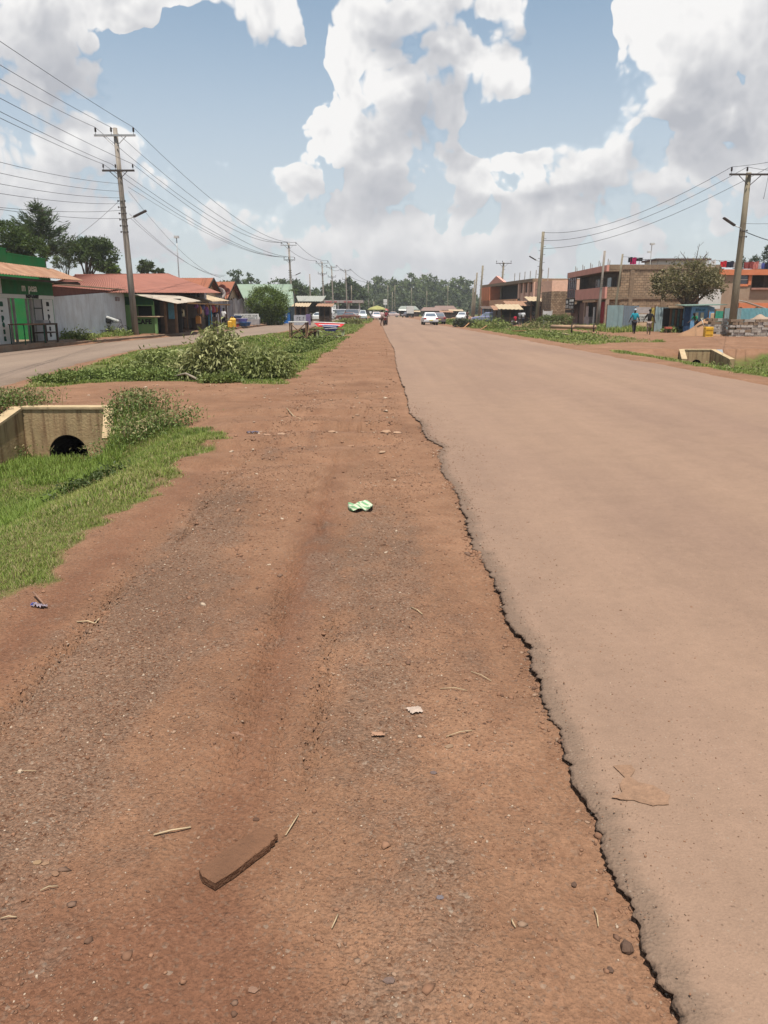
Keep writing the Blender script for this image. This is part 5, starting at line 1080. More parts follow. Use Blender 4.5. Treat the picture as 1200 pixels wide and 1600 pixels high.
for (px, lb) in ((513.5, 'left white price board before the filling station'), (521.5, 'right white price board before the filling station')):
    p = A(px, 476, 150); e_ = empty('price_board', (p.x, 150, 0), lb, 'sign'); s_ = B1('board', WHITE, e_, (-.42, .42, -.08, .08, 1.1, p.z)); marks(s_, LBLACK, -.35, .38, p.z - 1.4, p.z - .1, -.081, 4, seed=px); T1('post', STEEL, e_, [(-.3, 0, 0), (-.3, 0, 1.1)], .05); T1('post', STEEL, e_, [(.3, 0, 0), (.3, 0, 1.1)], .05)
e_ = empty('roadside_billboard', A(602, 471.5, 260), 'small white two-panel sign above the road far ahead', 'sign'); B1('board', WHITE, e_, (-.6, .6, 0, .1, -.2, .8), bevel=.02); B1('lower_board', WHITE, e_, (-.6, .6, 0, .1, -.95, -.3)); zz = A(602, 471.5, 260).z; T1('post', STEEL, e_, [(0, .1, -zz), (0, .1, .7)], .09)
# far buildings at the end of the road
def far_house(px0, px1, yr, ye, d, lb, mr, mw, dp=10):
    a, c = A(px0, yr, d), A(px1, yr, d); w_ = c.x - a.x; zr, ze = a.z, A(0, ye, d).z; e_ = empty('far_house', (a.x, d, 0), lb, 'building')
    B1('wall', mw, e_, (.5, w_ - .5, 0, dp, 0, ze)); k = min(3.0, w_ * .15)
    r_ = MB(); r_.slab([(0, -.8, ze - .1), (w_, -.8, ze - .1), (w_ - k, dp / 2, zr), (k, dp / 2, zr)], .15); r_.slab([(w_, dp + .8, ze - .1), (0, dp + .8, ze - .1), (k, dp / 2, zr), (w_ - k, dp / 2, zr)], .15)
    r_.slab([(w_, -.8, ze - .1), (w_, dp + .8, ze - .1), (w_ - k, dp / 2, zr)], .1); r_.slab([(0, -.8, ze - .1), (0, dp + .8, ze - .1), (k, dp / 2, zr)], .1); r_.build('roof', mr, e_)
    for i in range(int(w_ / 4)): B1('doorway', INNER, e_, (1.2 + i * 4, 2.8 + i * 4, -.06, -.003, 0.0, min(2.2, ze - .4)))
    return e_
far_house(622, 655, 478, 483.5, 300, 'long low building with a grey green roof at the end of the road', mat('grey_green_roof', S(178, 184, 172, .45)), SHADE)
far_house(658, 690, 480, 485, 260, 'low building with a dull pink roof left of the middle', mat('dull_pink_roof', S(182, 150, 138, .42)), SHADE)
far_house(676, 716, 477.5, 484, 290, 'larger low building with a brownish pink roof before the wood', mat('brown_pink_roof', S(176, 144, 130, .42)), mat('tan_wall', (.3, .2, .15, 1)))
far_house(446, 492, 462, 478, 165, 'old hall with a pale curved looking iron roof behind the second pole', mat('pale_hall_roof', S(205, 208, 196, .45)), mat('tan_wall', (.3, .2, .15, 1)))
for i, (px0, px1, y_, d, lb, mr) in enumerate(((690, 706, 487.5, 190, 'stall with rusty roof behind the roadside grass', RUSTY), (704, 722, 485.5, 205, 'stall with a pale roof behind the dark heap', CREAMROOF), (640, 655, 487, 240, 'stall with a pale roof beyond the white car', CREAMROOF), (625, 638, 485, 250, 'stall with a white awning at the end of the road', WHITEROOF))): shack(px0, px1, y_, d, lb, SHADE, mr, zr=.3)

# ------------------------------------------------------------------ buildings, right side
PINK = mat('pink_paint', S(222, 158, 142, .80), var=0.1, vs=1, dirt=0.10); ORNG = mat('orange_paint', S(228, 138, 96, .75), var=0.12, vs=1, dirt=0.15)
STONE = stonewall('rough_stone_wall', S(184, 156, 126, .72), S(160, 132, 104, .72), S(120, 98, 78, .6)); STONE2 = stonewall('quarry_block_wall', S(196, 166, 134, .66), S(150, 118, 88, .66), S(106, 80, 60, .55), 3.0, 5.0)
GLASS = mat('dusty_glass', (.10, .12, .15, 1), rough=.15, spec=.6, var=.1); SLAB = mat('rough_slab_edge', S(160, 135, 110, .65), var=.35, vs=4, bump=.8, bs=8)
fx = 22.0; yN = 78.6; yF = 95.0
e_ = empty('balcony_building', (fx, yN, .0), 'two storey stone building with pink balcony bands and black sign boards', 'building'); D = yF - yN; Wd = 11.0
w_ = MB(); w_.box(1.35, Wd, .35, .6, 0, 5.9); w_.box(0.0, 1.35, .35, .6, 0, 3.9); w_.box(1.35, 1.6, .6, D, 2.8, 5.4); w_.box(Wd - .3, Wd, .6, D, 0, 5.9); w_.box(1.6, Wd - .3, D - .3, D, 0, 5.9); w_.build('stone_wall', STONE, e_)
B1('concrete_frame', SLAB, e_, (-.02, Wd, .28, .348, 5.55, 6.0), (2.2, 2.6, .25, .345, 0, 5.5), (5.4, 5.8, .25, .345, 0, 5.5), (8.4, 8.8, .25, .345, 0, 5.5), (0, Wd, .27, .346, 2.75, 3.0))
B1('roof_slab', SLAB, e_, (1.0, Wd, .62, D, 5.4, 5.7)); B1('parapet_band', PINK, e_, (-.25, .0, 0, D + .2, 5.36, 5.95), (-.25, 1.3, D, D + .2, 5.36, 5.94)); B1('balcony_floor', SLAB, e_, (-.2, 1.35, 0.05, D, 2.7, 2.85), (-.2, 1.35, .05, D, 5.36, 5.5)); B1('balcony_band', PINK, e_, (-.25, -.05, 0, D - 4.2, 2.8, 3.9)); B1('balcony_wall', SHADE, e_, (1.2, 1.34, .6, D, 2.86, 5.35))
B1('door', DWOOD, e_, (1.14, 1.2, 1.4, 2.4, 2.87, 4.9), (1.14, 1.2, 5.5, 6.4, 2.87, 4.9)); B1('window', GLASS, e_, (1.14, 1.19, 3.0, 4.4, 3.9, 4.9), (1.14, 1.19, 7.4, 9, 3.9, 4.9))
gl = B1('window', GLASS, e_, (-.12, -.08, D - 3.9, D, 3.1, 5.3)); B1('window_frame', mat('pink_frame', S(190, 150, 150, .5)), gl, *[(-.2, -.122, D - 3.9 + i * .95, D - 3.82 + i * .95, 3.1, 5.34) for i in range(5)], (-.2, -.122, D - 3.9, D, 3.95, 4.05), (-.2, -.122, D - 3.9, D, 4.95, 5.0))
sb = B1('sign_board', mat('sign_black', (.035, .025, .02, 1)), e_, (-.35, -.27, D - 4.3, D - .1, 1.85, 3.05)); marks(sb, LWHITE, D - 1.7, D - .3, 1.95, 2.95, -.352, 2, 'y', .02, seed=21); marks(sb, LWHITE, D - 4.2, D - 2.0, 1.9, 3.0, -.352, 3, 'y', .02, seed=22)
B1('sign_board', mat('sign_black', (.035, .025, .02, 1)), e_, (-.35, -.27, D - 4.3, D - .1, 1.4, 1.75))
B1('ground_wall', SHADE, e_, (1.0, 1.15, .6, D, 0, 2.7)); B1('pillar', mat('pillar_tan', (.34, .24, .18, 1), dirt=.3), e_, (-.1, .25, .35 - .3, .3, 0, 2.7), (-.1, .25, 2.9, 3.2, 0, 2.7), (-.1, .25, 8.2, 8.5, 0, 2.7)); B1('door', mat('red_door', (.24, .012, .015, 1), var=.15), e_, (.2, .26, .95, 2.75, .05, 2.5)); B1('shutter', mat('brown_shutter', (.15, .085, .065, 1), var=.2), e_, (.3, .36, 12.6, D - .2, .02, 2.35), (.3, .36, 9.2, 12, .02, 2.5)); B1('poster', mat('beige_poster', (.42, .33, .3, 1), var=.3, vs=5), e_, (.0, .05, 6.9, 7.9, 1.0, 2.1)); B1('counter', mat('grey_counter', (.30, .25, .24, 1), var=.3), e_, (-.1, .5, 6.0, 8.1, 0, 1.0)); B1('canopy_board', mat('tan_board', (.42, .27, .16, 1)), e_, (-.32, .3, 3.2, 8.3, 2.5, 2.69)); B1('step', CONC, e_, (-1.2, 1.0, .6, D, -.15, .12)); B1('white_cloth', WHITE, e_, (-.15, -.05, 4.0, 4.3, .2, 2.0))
for i in range(5): MB().tube([(.4 + .02 * i, 2 + i * 3.4, 5.7), (.42, 2 + i * 3.4, 6.65)], .045, 5).tube([(.6 + .02 * i, 2.1 + i * 3.4, 5.7), (.62, 2.1 + i * 3.4, 6.5)], .04, 5).build('starter_bar', mat('rebar_column', (.30, .27, .24, 1)), e_)
B1('rooftop_hut_roof', mat('hut_brown', (.13, .08, .07, 1)), e_, (5.0, 10.5, 1.5, 6, 6.5, 6.66)); B1('rooftop_hut', WHITE, e_, (5.3, 10.2, 1.8, 5.8, 5.7, 6.49)); MB().tube([(4.3, 1.0, 5.7), (4.3, 1.0, 7.9)], .04).tube([(4.3, 1, 7.2), (4.1, 1, 7.3)], .03).build('rooftop_mast', WHITE, e_)
b_ = MB(); b_.box(4.15, 4.55, .8, 1.2, 7.9, 8.05); b_.box(3.95, 4.2, .9, 1.1, 7.15, 7.3); b_.build('mast_lamp', WHITE, e_)
b_ = MB()
for i in range(4): b_.box(3.0 + i * .6, 3.03 + i * .6, .4, .45, 5.95, 6.5)
b_.box(2.9, 5.6, .4, .44, 6.45, 6.5); b_.build('roof_railing', DSTEEL, e_)
# laundry
def laundry(items, y, z0, grp):
    for (px0, px1, yt, yb_, c, lb) in items:
        a, b_ = A(px0, yt, y), A(px1, yb_, y); m_ = mat('cloth_%d%d' % (int(px0), int(px1)), c, var=.3, vs=3); o = MB(); n_ = 6; vs = []; 
        for i in range(n_ + 1):
            t_ = i / n_; xx = a.x + (b_.x - a.x) * t_; vs += [(xx, y + .06 * math.sin(i * 2.1), a.z - .03 * math.sin(i)), (xx + .02, y + .10 * math.sin(i * 2.1 + 1), b_.z)]
        k = len(vs); vs += [(p[0], p[1] + .015, p[2]) for p in vs]
        fs = [(2 * i, 2 * i + 2, 2 * i + 3, 2 * i + 1) for i in range(n_)] + [(k + 2 * i + 1, k + 2 * i + 3, k + 2 * i + 2, k + 2 * i) for i in range(n_)] + [(2 * i + 2, 2 * i, k + 2 * i, k + 2 * i + 2) for i in range(n_)]
        ob = o.add(vs, fs).build('laundry', m_); tag(ob, lb, 'laundry', grp)
laundry([(982, 988, 402, 410, (.015, .015, .018, 1), 'black garment first on the rooftop line of the balcony building'), (985, 994, 402.5, 413, (.42, .02, .11, 1), 'crimson patterned garment on the rooftop line of the balcony building'), (994, 1004, 403, 408, (.02, .02, .02, 1), 'long black garment right of the crimson one')], 79.2, 0, 'laundry on the balcony building')
T1('washing_line', WIRE, None, [A(972, 401, 79.2), A(1006, 403, 79.2)], .012); tag(bpy.data.objects['washing_line'], 'washing line above the stone gable of the balcony building', 'line')
# right-hand orange-banded building, faces the camera
d = 72.0; x0 = A(1122, 450, d).x; e_ = empty('orange_banded_building', (x0, d, 0), 'two storey grey block building with orange bands and washing on its roof', 'building'); Wb = 17
BG = mat('grey_plaster_blocks', S(182, 156, 132, .7), var=.18, vs=1.2, dirt=.2); z2, z1_, zf = 5.26, 3.5, 2.45
w_ = MB(); w_.box(0, 1.4, .0, .25, 0, 4.8); w_.box(1.4, 2.9, 0, .25, 0, 3.9); w_.box(2.9, Wb, 0, .25, 2.3, 3.45); w_.box(0, .25, .25, 9, 0, 4.8); w_.box(0, Wb, 8.8, 9, 0, 4.8); w_.box(5.6, 7.6, .9, 1.1, 3.5, 4.75); w_.box(2.9, 3.1, .25, 1.0, 3.4, 4.8); w_.build('wall', BG, e_)
B1('roof_slab', SLAB, e_, (.0, Wb, .0, 9, 4.802, 5.18)); B1('roof_band', ORNG, e_, (-.05, Wb, -.2, -.003, 4.72, 5.2)); B1('window_band', ORNG, e_, (1.4, 1.65, -.06, .2, 3.85, 4.72), (2.65, 2.9, -.06, .2, 3.85, 4.72), (1.65, 2.65, -.06, .2, 3.75, 3.95)); gw = B1('window', GLASS, e_, (1.65, 2.65, .1, .15, 3.96, 4.7)); B1('window_bar', WHITE, gw, (1.65, 2.65, .05, .09, 4.3, 4.36))
B1('inner_wall', SHADE, e_, (2.9, Wb, 1.3, 1.4, 3.5, 4.8), (.3, Wb, 1.3, 1.4, 0, 2.3)); B1('balcony_rail', mat('pink_rail', S(214, 160, 140, .5)), e_, (2.9, Wb, -.25, .0, 3.46, 3.62)); B1('shop_band', ORNG, e_, (2.0, Wb, -.12, -.002, 1.75, 2.3)); B1('column', BG, e_, *[(xx, xx + .35, -.1, .2, 0, 1.75) for xx in (2.0, 5.6, 9.2, 12.8)]); B1('drain_pipe', STEEL, e_, (1.5, 1.58, -.14, -.08, 0, 4.7), (6.2, 6.28, -.34, -.28, 0, 4.7)); B1('door', DWOOD, e_, (3.4, 4.6, 1.2, 1.29, 3.5, 4.7), (7.8, 9.0, 1.2, 1.29, 3.5, 4.7)); B1('white_jar', WHITE, e_, *[(7.9 + .28 * (i % 5), 8.05 + .28 * (i % 5), .7, .85, 3.63 + .22 * (i // 5), 3.8 + .22 * (i // 5)) for i in range(9)])
ln = [(1103, 1108, 407, 417, (.6, .58, .55, 1), 'white shirt furthest left on the roof line'), (1111, 1118, 406, 417, (.7, .68, .66, 1), 'white cloth on the roof line left of the red one'), (1126, 1135, 408, 417.5, (.5, .02, .03, 1), 'bright red garment on the roof line'), (1135, 1146, 408.5, 418, (.02, .022, .04, 1), 'navy garment right of the red one'), (1146, 1151, 409, 418, (.45, .42, .4, 1), 'grey shirt left of the concrete pole'), (1163, 1177, 409, 420, (.22, .045, .04, 1), 'brown red blanket on the roof line'), (1176.5, 1184.5, 409, 420.5, (.55, .20, .17, 1), 'salmon blanket on the roof line'), (1185.5, 1189, 411, 420, (.62, .6, .65, 1), 'white edged towel on the roof line'), (1189, 1194, 411, 420, (.12, .15, .42, 1), 'blue striped towel on the roof line'), (1194.5, 1201, 412, 420, (.02, .02, .06, 1), 'dark navy cloth at the right end of the roof line')]
laundry(ln, 72.6, 0, 'laundry on the orange banded building'); T1('washing_line', WIRE, None, [A(1098, 406, 72.6), A(1150, 408, 72.6), A(1205, 410, 72.6)], .012); tag(bpy.data.objects['washing_line.001'], 'long washing line on the roof of the orange banded building', 'line')
# white sheets, tarps between
e_ = empty('white_tarp', A(1109, 466, 70.5), 'bright white tarpaulin hung beside the orange banded building', 'tarpaulin'); B1('tarp_sheet', WHITEROOF, e_, (-.9, 1.0, 0, .05, -.9, .75)); T1('pole', STEEL, e_, [(-.9, .05, .8), (-.9, .05, -2.7)], .04)
p = A(1180, 478, 62); e_ = empty('white_awning', (p.x, 62, 1.9), 'sloping white shop awning above the blue fence', 'awning'); MB().slab([(-1.4, 0, .55), (1.3, 0, -.3), (1.3, -1.6, -.45), (-1.4, -1.6, .4)], .04).build('awning_sheet', WHITEROOF, e_); T1('pole', STEEL, e_, [(1.2, -.7, -.4), (1.2, -.7, -1.9)], .04)
# orange building further down with curved balcony
e_ = empty('orange_balcony_building', (0, 0, 0), 'far two storey orange and cream building with an open dark balcony', 'building'); P1, P2 = Vector((21.3, 101, 0)), Vector((17.2, 136, 0)); dx = (P2 - P1); Lc = dx.length; e_.location = P1; e_.rotation_euler = (0, 0, math.atan2(dx.y, dx.x) - math.pi / 2)
ORB = mat('orange_cream', S(236, 176, 136, .75), var=.12, dirt=.12); PCR = mat('pink_cream', S(236, 192, 168, .8), var=.1, dirt=.12)
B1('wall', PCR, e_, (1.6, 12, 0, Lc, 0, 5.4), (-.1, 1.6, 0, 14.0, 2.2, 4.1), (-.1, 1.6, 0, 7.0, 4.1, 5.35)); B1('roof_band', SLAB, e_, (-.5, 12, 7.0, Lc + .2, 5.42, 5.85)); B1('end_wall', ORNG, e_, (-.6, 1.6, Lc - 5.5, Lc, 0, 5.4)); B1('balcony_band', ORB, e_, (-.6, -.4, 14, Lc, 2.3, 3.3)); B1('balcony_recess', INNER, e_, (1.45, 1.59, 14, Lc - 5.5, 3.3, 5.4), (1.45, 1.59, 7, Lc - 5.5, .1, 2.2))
B1('pillar', PCR, e_, *[(-.3, .05, 7 + i * 2.3, 7.6 + i * 2.3, 3.3, 5.4) for i in range(4)]); B1('balcony_floor', SLAB, e_, (-.6, 1.6, 7, Lc, 2.1, 2.3)); g_ = MB(); g_.add([(-.3, 22, 5.86), (-.3, 32, 5.86), (-.3, 27, 7.0), (.1, 22, 5.86), (.1, 32, 5.86), (.1, 27, 7.0)], [(0, 1, 2), (5, 4, 3), (0, 2, 5, 3), (1, 4, 5, 2)]); g_.build('small_gable', PINK, e_); g_ = MB()
for i in range(7): g_.tube([(.3, 3 + i * 2.6, 5.4), (.35, 3 + i * 2.6, 7.0)], .06, 5)
g_.build('starter_bar', mat('rebar_column', (.30, .27, .24, 1)), e_)
a, c = A(862, 455, 97), A(889, 455, 97); e_ = empty('rough_stone_building', (a.x, 97, 0), 'unplastered brown stone wall building between the orange and the pink ones', 'building'); B1('stone_wall', STONE2, e_, (0, c.x - a.x + 1.5, 0, 6, 0, a.z)); B1('iron_gate', GREYIRON, e_, (-.9, .1, -.1, -.02, 0, 1.6)); B1('gate_post', WHITE, e_, (-.95, -.88, -.12, 0, 0, 1.75), (.12, .2, -.12, 0, 0, 1.75))
# stalls in front
for (px0, px1, y_, d, lb, mr) in ((775, 800, 484, 108, 'low stall with a grey rusty roof left of the person in red', RUSTY), (796, 829, 477, 104, 'stall with a mottled brown iron roof behind the people', RUSTY), (783, 812, 482.5, 99, 'dark stall with a tilted pale roof nearest the person in red', CREAMROOF), (830, 862, 470, 103, 'stall with a white tilted awning beside the stepped pole', CREAMROOF)): shack(px0, px1, y_, d, lb, mat('stall_brown', (.10, .07, .055, 1), var=.4, vs=3), mr, zr=.55)
shack(757, 776, 482, 125, 'stall stacked with blue and white goods at the foot of the stepped poles', mat('stall_blue', (.16, .2, .32, 1), var=.5, vs=3), mat('stall_brown', (.10, .07, .055, 1), var=.4, vs=3), open_=False)
# log barrier
for (pa, pb, lb) in (((862, 508), (896, 513), 'left length of the long pale log barrier on short posts'), ((897, 513), (930, 515.5), 'right length of the long pale log barrier on short posts')):
    a, c = A(pa[0], pa[1] + 1, 66), A(pb[0], pb[1] + 1, 64); e_ = empty('log_barrier', (a.x, 66, 0), lb, 'log barrier', group='log barrier'); T1('log', mat('pale_log', S(226, 184, 150, .45), var=.15, bump=.3), e_, [(0, 0, .34), (c.x - a.x, -2, .34)], .16, 10); 
    T1('post', DWOOD, e_, [((c.x - a.x) * .9, -2.0, -.1), ((c.x - a.x) * .9, -2.0, .62)], .07)
# iron sheet fences
LB = [mat('pale_blue_sheet', S(170, 192, 194, .72), var=.1, dirt=.1, streak=.1), mat('blue_grey_sheet', S(140, 158, 172, .65), var=.15, dirt=.15, streak=.15), mat('turquoise_sheet', S(132, 184, 192, .85), var=.1, dirt=.1, streak=.1), mat('blue_sheet', (.15, .33, .52, 1), var=.2, dirt=.15)]
def sheetwall(name, lb, px0, px1, d0, d1, yt, base, m_, n_, cat='fence', writ=None, posts=True):
    a, c = A(px0, 500, d0), A(px1, 500, d1); h0 = A(0, yt, d0).z - base; e_ = empty(name, (a.x, d0, base), lb, cat); vx, vy = c.x - a.x, d1 - d0
    b_ = MB(); b_.corr((0, 0, h0), (vx, vy, h0), (vx, vy, -.1), (0, 0, -.1), n_, .02); b_.build('iron_sheet', m_, e_)
    if posts: B1('fence_post', WOOD, e_, (-.03, .05, .06, .14, 0, h0 + .08), (vx - .1, vx - .02, vy + .06, vy + .14, 0, h0 + .08))
    return e_, h0
sheetwall('iron_sheet_fence', 'pale blue iron sheets, first panel beside the red door', 948, 973, 64, 63.5, 477, .05, LB[0], 14); sheetwall('iron_sheet_fence', 'blue grey iron sheets behind the person in teal', 973, 997, 64.5, 68, 477.5, .05, LB[1], 16)
e_, h0 = sheetwall('iron_sheet_fence', 'tall pale blue sheet with black scrawl right of the person in black', 1023, 1043, 60, 61, 479, .03, LB[0], 9); text("K7\nKI", .42, LGREEN, (.85, -.02, 1.15), (R(90), 0, R(12)), e_, line=1.3)
e_ = empty('poster_board', A(1003, 492, 66), 'white poster boards with black writing between the two walkers', 'sign'); b_ = B1('board', WHITE, e_, (-.6, .75, 0, .06, -.55, .05)); marks(b_, LBLACK, -.5, .7, -.5, .0, -.001, 2, seed=13); B1('upper_board', mat('pinkish_board', (.42, .36, .34, 1)), e_, (-.5, .7, 0, .05, .12, .62)); B1('base_wall', CREAM, e_, (-.7, .85, 0, .3, -1.25, -.62)); B1('post', WOOD, e_, (-.6, -.52, .07, .14, -1.25, .6), (.68, .76, .07, .14, -1.25, .6))
e_ = empty('yellow_post', (A(1019, 500, 63).x, 63, 0), 'yellow painted gate post behind the person in black', 'post'); B1('post', mat('yellow_paint', (.55, .42, .10, 1), dirt=.2), e_, (-.14, .14, -.1, .1, 0, 1.85)); B1('foot', CREAM, e_, (-.25, .25, -.12, .12, 0, .2))
# wooden stall, blue kiosks
e_ = empty('slatted_stall', (A(1045, 500, 57.5).x, 57.5, 0), 'dark slatted wooden stall under the roadside tree', 'stall'); TE = mat('teal_plank', (.07, .13, .11, 1), var=.5, vs=4)
for i in range(9): B1('slat', TE if i % 2 else WOOD, e_, (.05 + i * .19, .19 + i * .19, 0, .05, .05, 1.75 - .03 * (i % 3)))
B1('back_wall', INNER, e_, (0, 1.8, 1.2, 1.3, 0, 1.8)); B1('bench', DWOOD, e_, (-.1, 1.7, -.5, -.1, .45, .55)); B1('roof', CREAMROOF, e_, (-.3, 2.6, -.5, 1.5, 1.86, 1.92)); B1('lower_slat', mat('dark_teal', (.03, .06, .055, 1)), e_, *[(.2 + i * .3, .36 + i * .3, -.58, -.52, .02, .5) for i in range(5)])
e_ = empty('red_stool', (A(1043.5, 518, 56.5).x, 56.5, 0), 'small red and white stool before the slatted stall', 'stool'); B1('seat', mat('pinkish_red', (.5, .12, .08, 1)), e_, (-.22, .22, -.2, .2, .38, .5)); B1('leg', WOOD, e_, *[(a, a + .05, b_, b_ + .05, 0, .38) for a in (-.2, .15) for b_ in (-.18, .13)])
e_ = empty('blue_shop_kiosk', (A(1079, 500, 56).x, 56, 0), 'blue painted iron kiosk with pale windows beside the sand heap', 'kiosk'); b_ = MB(); b_.corr((0, 0, 1.95), (1.15, .2, 2.0), (1.15, .2, 0), (0, 0, 0), 8, .012); b_.corr((1.15, .2, 2.0), (2.15, 1.3, 1.85), (2.15, 1.3, 0), (1.15, .2, 0), 8, .012); b_.box(0, .03, .03, 1.5, 0, 1.95); b_.build('wall', LB[3], e_)
B1('window', mat('pale_window', (.42, .42, .30, 1)), e_, (.3, .5, -.05, .0, 1.05, 1.5), (.68, .9, -.02, .05, 1.05, 1.5)); B1('dark_door', mat('dark_blue', (.02, .05, .11, 1)), e_, (-.42, -.02, .1, .15, 0, 1.9)); MB().slab([(-.6, -.3, 1.98), (2.4, -.2, 2.06), (2.4, 1.6, 2.1), (-.6, 1.6, 2.05)], .05).build('roof', mat('grey_green_sheet', S(150, 175, 160, .46)), e_); marks(e_, LGREEN, .3, 1.0, 1.62, 1.82, -.012, 1, seed=14)
e_, h0 = sheetwall('painted_sheet_fence', 'blue iron sheets with a white shield sign right of the blue kiosk', 1107, 1119, 55.5, 56, 487, .0, LB[3], 5); B1('shield_sign', CREAM, e_, (.1, .5, -.07, -.03, h0 - .75, h0 - .1), bevel=.03)
e_, h0 = sheetwall('green_sheet_fence', 'green and turquoise painted iron sheets left of the concrete pole', 1117, 1133, 55, 55.2, 486, .0, mat('sea_green_sheet', (.05, .30, .20, 1), var=.3), 6)
for i, (x0_, x1_, lb) in enumerate(((1131, 1157, 'turquoise iron sheets directly behind the concrete pole'), (1157, 1182, 'turquoise iron sheets right of the concrete pole'), (1182, 1210, 'turquoise iron sheets at the right edge'))): sheetwall('turquoise_fence', lb, x0_, x1_, 54 - i * .4, 53.6 - i * .4, 481.5, .0, LB[2] if i != 0 else LB[0], 12)
# stacked quarry stone either side of the pole
QS = stonewall('stacked_stone', S(190, 182, 172, .48), S(160, 150, 140, .48), S(80, 65, 52, .35), 3.3, 6.5)
GS = [mat('quarry_stone_%d' % i, S(*c, .62), var=.18, vs=5, bump=.8, bs=12) for i, c in enumerate(((206, 196, 186), (188, 176, 164), (160, 136, 114)))]
def stack(x0, x1, y, h, lb):
    e_ = empty('stone_stack', (x0, y, 0), lb, 'stone stack'); ms = [MB(), MB(), MB()]; z = .0; r_ = 0
    while z < h:
        hh = random.uniform(.13, .19); x = 0 if r_ % 2 else -.15
        while x < x1 - x0:
            w_ = random.uniform(.25, .45)
            if random.random() < .97: ms[(2 if random.random() < .12 + .5 * (z > h - .35) else random.choice((0, 0, 1)))].obox((x + w_ / 2, random.uniform(-.05, .05) + .25, z + hh / 2), w_ - .02, .5, hh - .015, rz=random.uniform(-.04, .04), ry=random.uniform(-.03, .03))
            x += w_
        z += hh; r_ += 1
    for k_, nm_ in enumerate(('pale_blocks', 'grey_blocks', 'brown_blocks')): ms[k_].build(nm_, GS[k_], e_)
stack(A(1113, 500, 49).x, A(1138, 500, 49).x, 49.2, 1.05, 'short stack of grey quarry stones left of the concrete pole'); stack(A(1148, 500, 48).x, A(1215, 500, 48).x, 48.2, .98, 'long stack of grey quarry stones right of the concrete pole')
def heap(name, loc, rx, ry, h, m_, lb):
    n_ = 26; V = []; F = []; xs2 = np.linspace(-1, 1, n_); X2, Y2 = np.meshgrid(xs2, xs2); rr = np.sqrt(X2 ** 2 + Y2 ** 2); Z2 = h * np.clip(1 - rr, 0, 1) ** .9 * (1 + .5 * fbm(X2 * 3 + loc[0], Y2 * 3, 5, 3)) - .06 * (rr > .98)
    V = np.stack([X2.ravel() * rx, Y2.ravel() * ry, Z2.ravel()], 1); idx = np.arange(n_ * n_).reshape(n_, n_); F = np.stack([idx[:-1, :-1].ravel(), idx[:-1, 1:].ravel(), idx[1:, 1:].ravel(), idx[1:, :-1].ravel()], 1)
    o = nmesh(name, V, F, m_, smooth=True); o.location = loc; tag(o, lb, 'sand heap'); return o
SAND = mat('tan_sand', S(206, 158, 118, .42), var=.12, bump=.8, bs=30); heap('sand_heap', (A(1108, 500, 50.5).x, 50.5, -.02), 2.0, 1.6, 1.15, SAND, 'tan sand heap between the blue kiosk and the stacked stones'); heap('sand_heap', (A(1189, 500, 50.2).x, 50.3, -.02), 1.9, 1.6, 1.55, mat('pale_sand', S(214, 186, 162, .44), var=.1, bump=.6, bs=30), 'pale sand heap behind the long stack of quarry stones')
p = A(1106, 522, 48); e_ = empty('yellow_crate', (p.x, 48, .05), 'yellow plastic drum box in front of the sand heap', 'crate'); B1('box', YEL, e_, (-.23, .25, -.2, .2, .0, .62), bevel=.03); B1('rib', mat('dark_yellow', (.4, .22, .02, 1)), e_, (-.2, .22, -.215, -.201, .14, .18), (-.2, .22, -.215, -.201, .42, .46)); p = A(1099, 500, 48.3); T1('white_rod', WHITE, None, [(p.x + .1, 48.3, .6), (p.x - .12, 48.3, 1.15)], .025); tag(bpy.data.objects['white_rod'], 'short white rod leaning behind the yellow box', 'rod')
for (px, py, d, l_, rz, lb) in ((727, 505, 78, 1.6, .9, 'long tan timber offcut leaning in the far right verge'), (755, 510, 72, .9, .5, 'short tan timber in the far right verge'), (800, 512.5, 66, 2.4, 0.02, 'thin plank lying on the earth left of the far culvert'), (1155, 563, 26.5, .85, .25, 'short white plank on the grass right of the culvert'), (1190, 572, 24, 1.1, .15, 'long white broken plank at the right edge of the grass')):
    p = A(px, py, d); z = Hs(p.x, d); ob = MB().obox((0, 0, 0), l_, .14, .05).build('plank', CREAM if 'white' in lb else mat('tan_timber', S(215, 160, 110, .45)), bevel=.01); ob.location = (p.x, d, z + (.12 if d > 30 and l_ < 2 else .10)); ob.rotation_euler = (0, -.45 if d > 70 else -.04, rz); tag(ob, lb, 'plank')
# ------------------------------------------------------------------ trees
def bl(seed, n, cx, cz, rx, rz, r0, r1, cy=0.0, ry=None):
    rs = random.Random(seed); o = []
    for i in range(n):
        a = rs.uniform(0, 6.283); q = rs.random() ** .5; o.append((cx + rx * q * math.cos(a), cy + (ry or rx) * q * math.sin(a), cz + rz * rs.uniform(-1, 1), *(rs.uniform(r0, r1),) * 2, rs.uniform(r0, r1) * .75))
    return o
# behind the shops, left
def ptree(px, d, zb_, name, label, blobs, n, L, W, c1=G1, c2=G2, **k):
    p = A(px, 500, d); return tree(name, (p.x, d, zb_), label, blobs, n, L, W, c1, c2, **k)
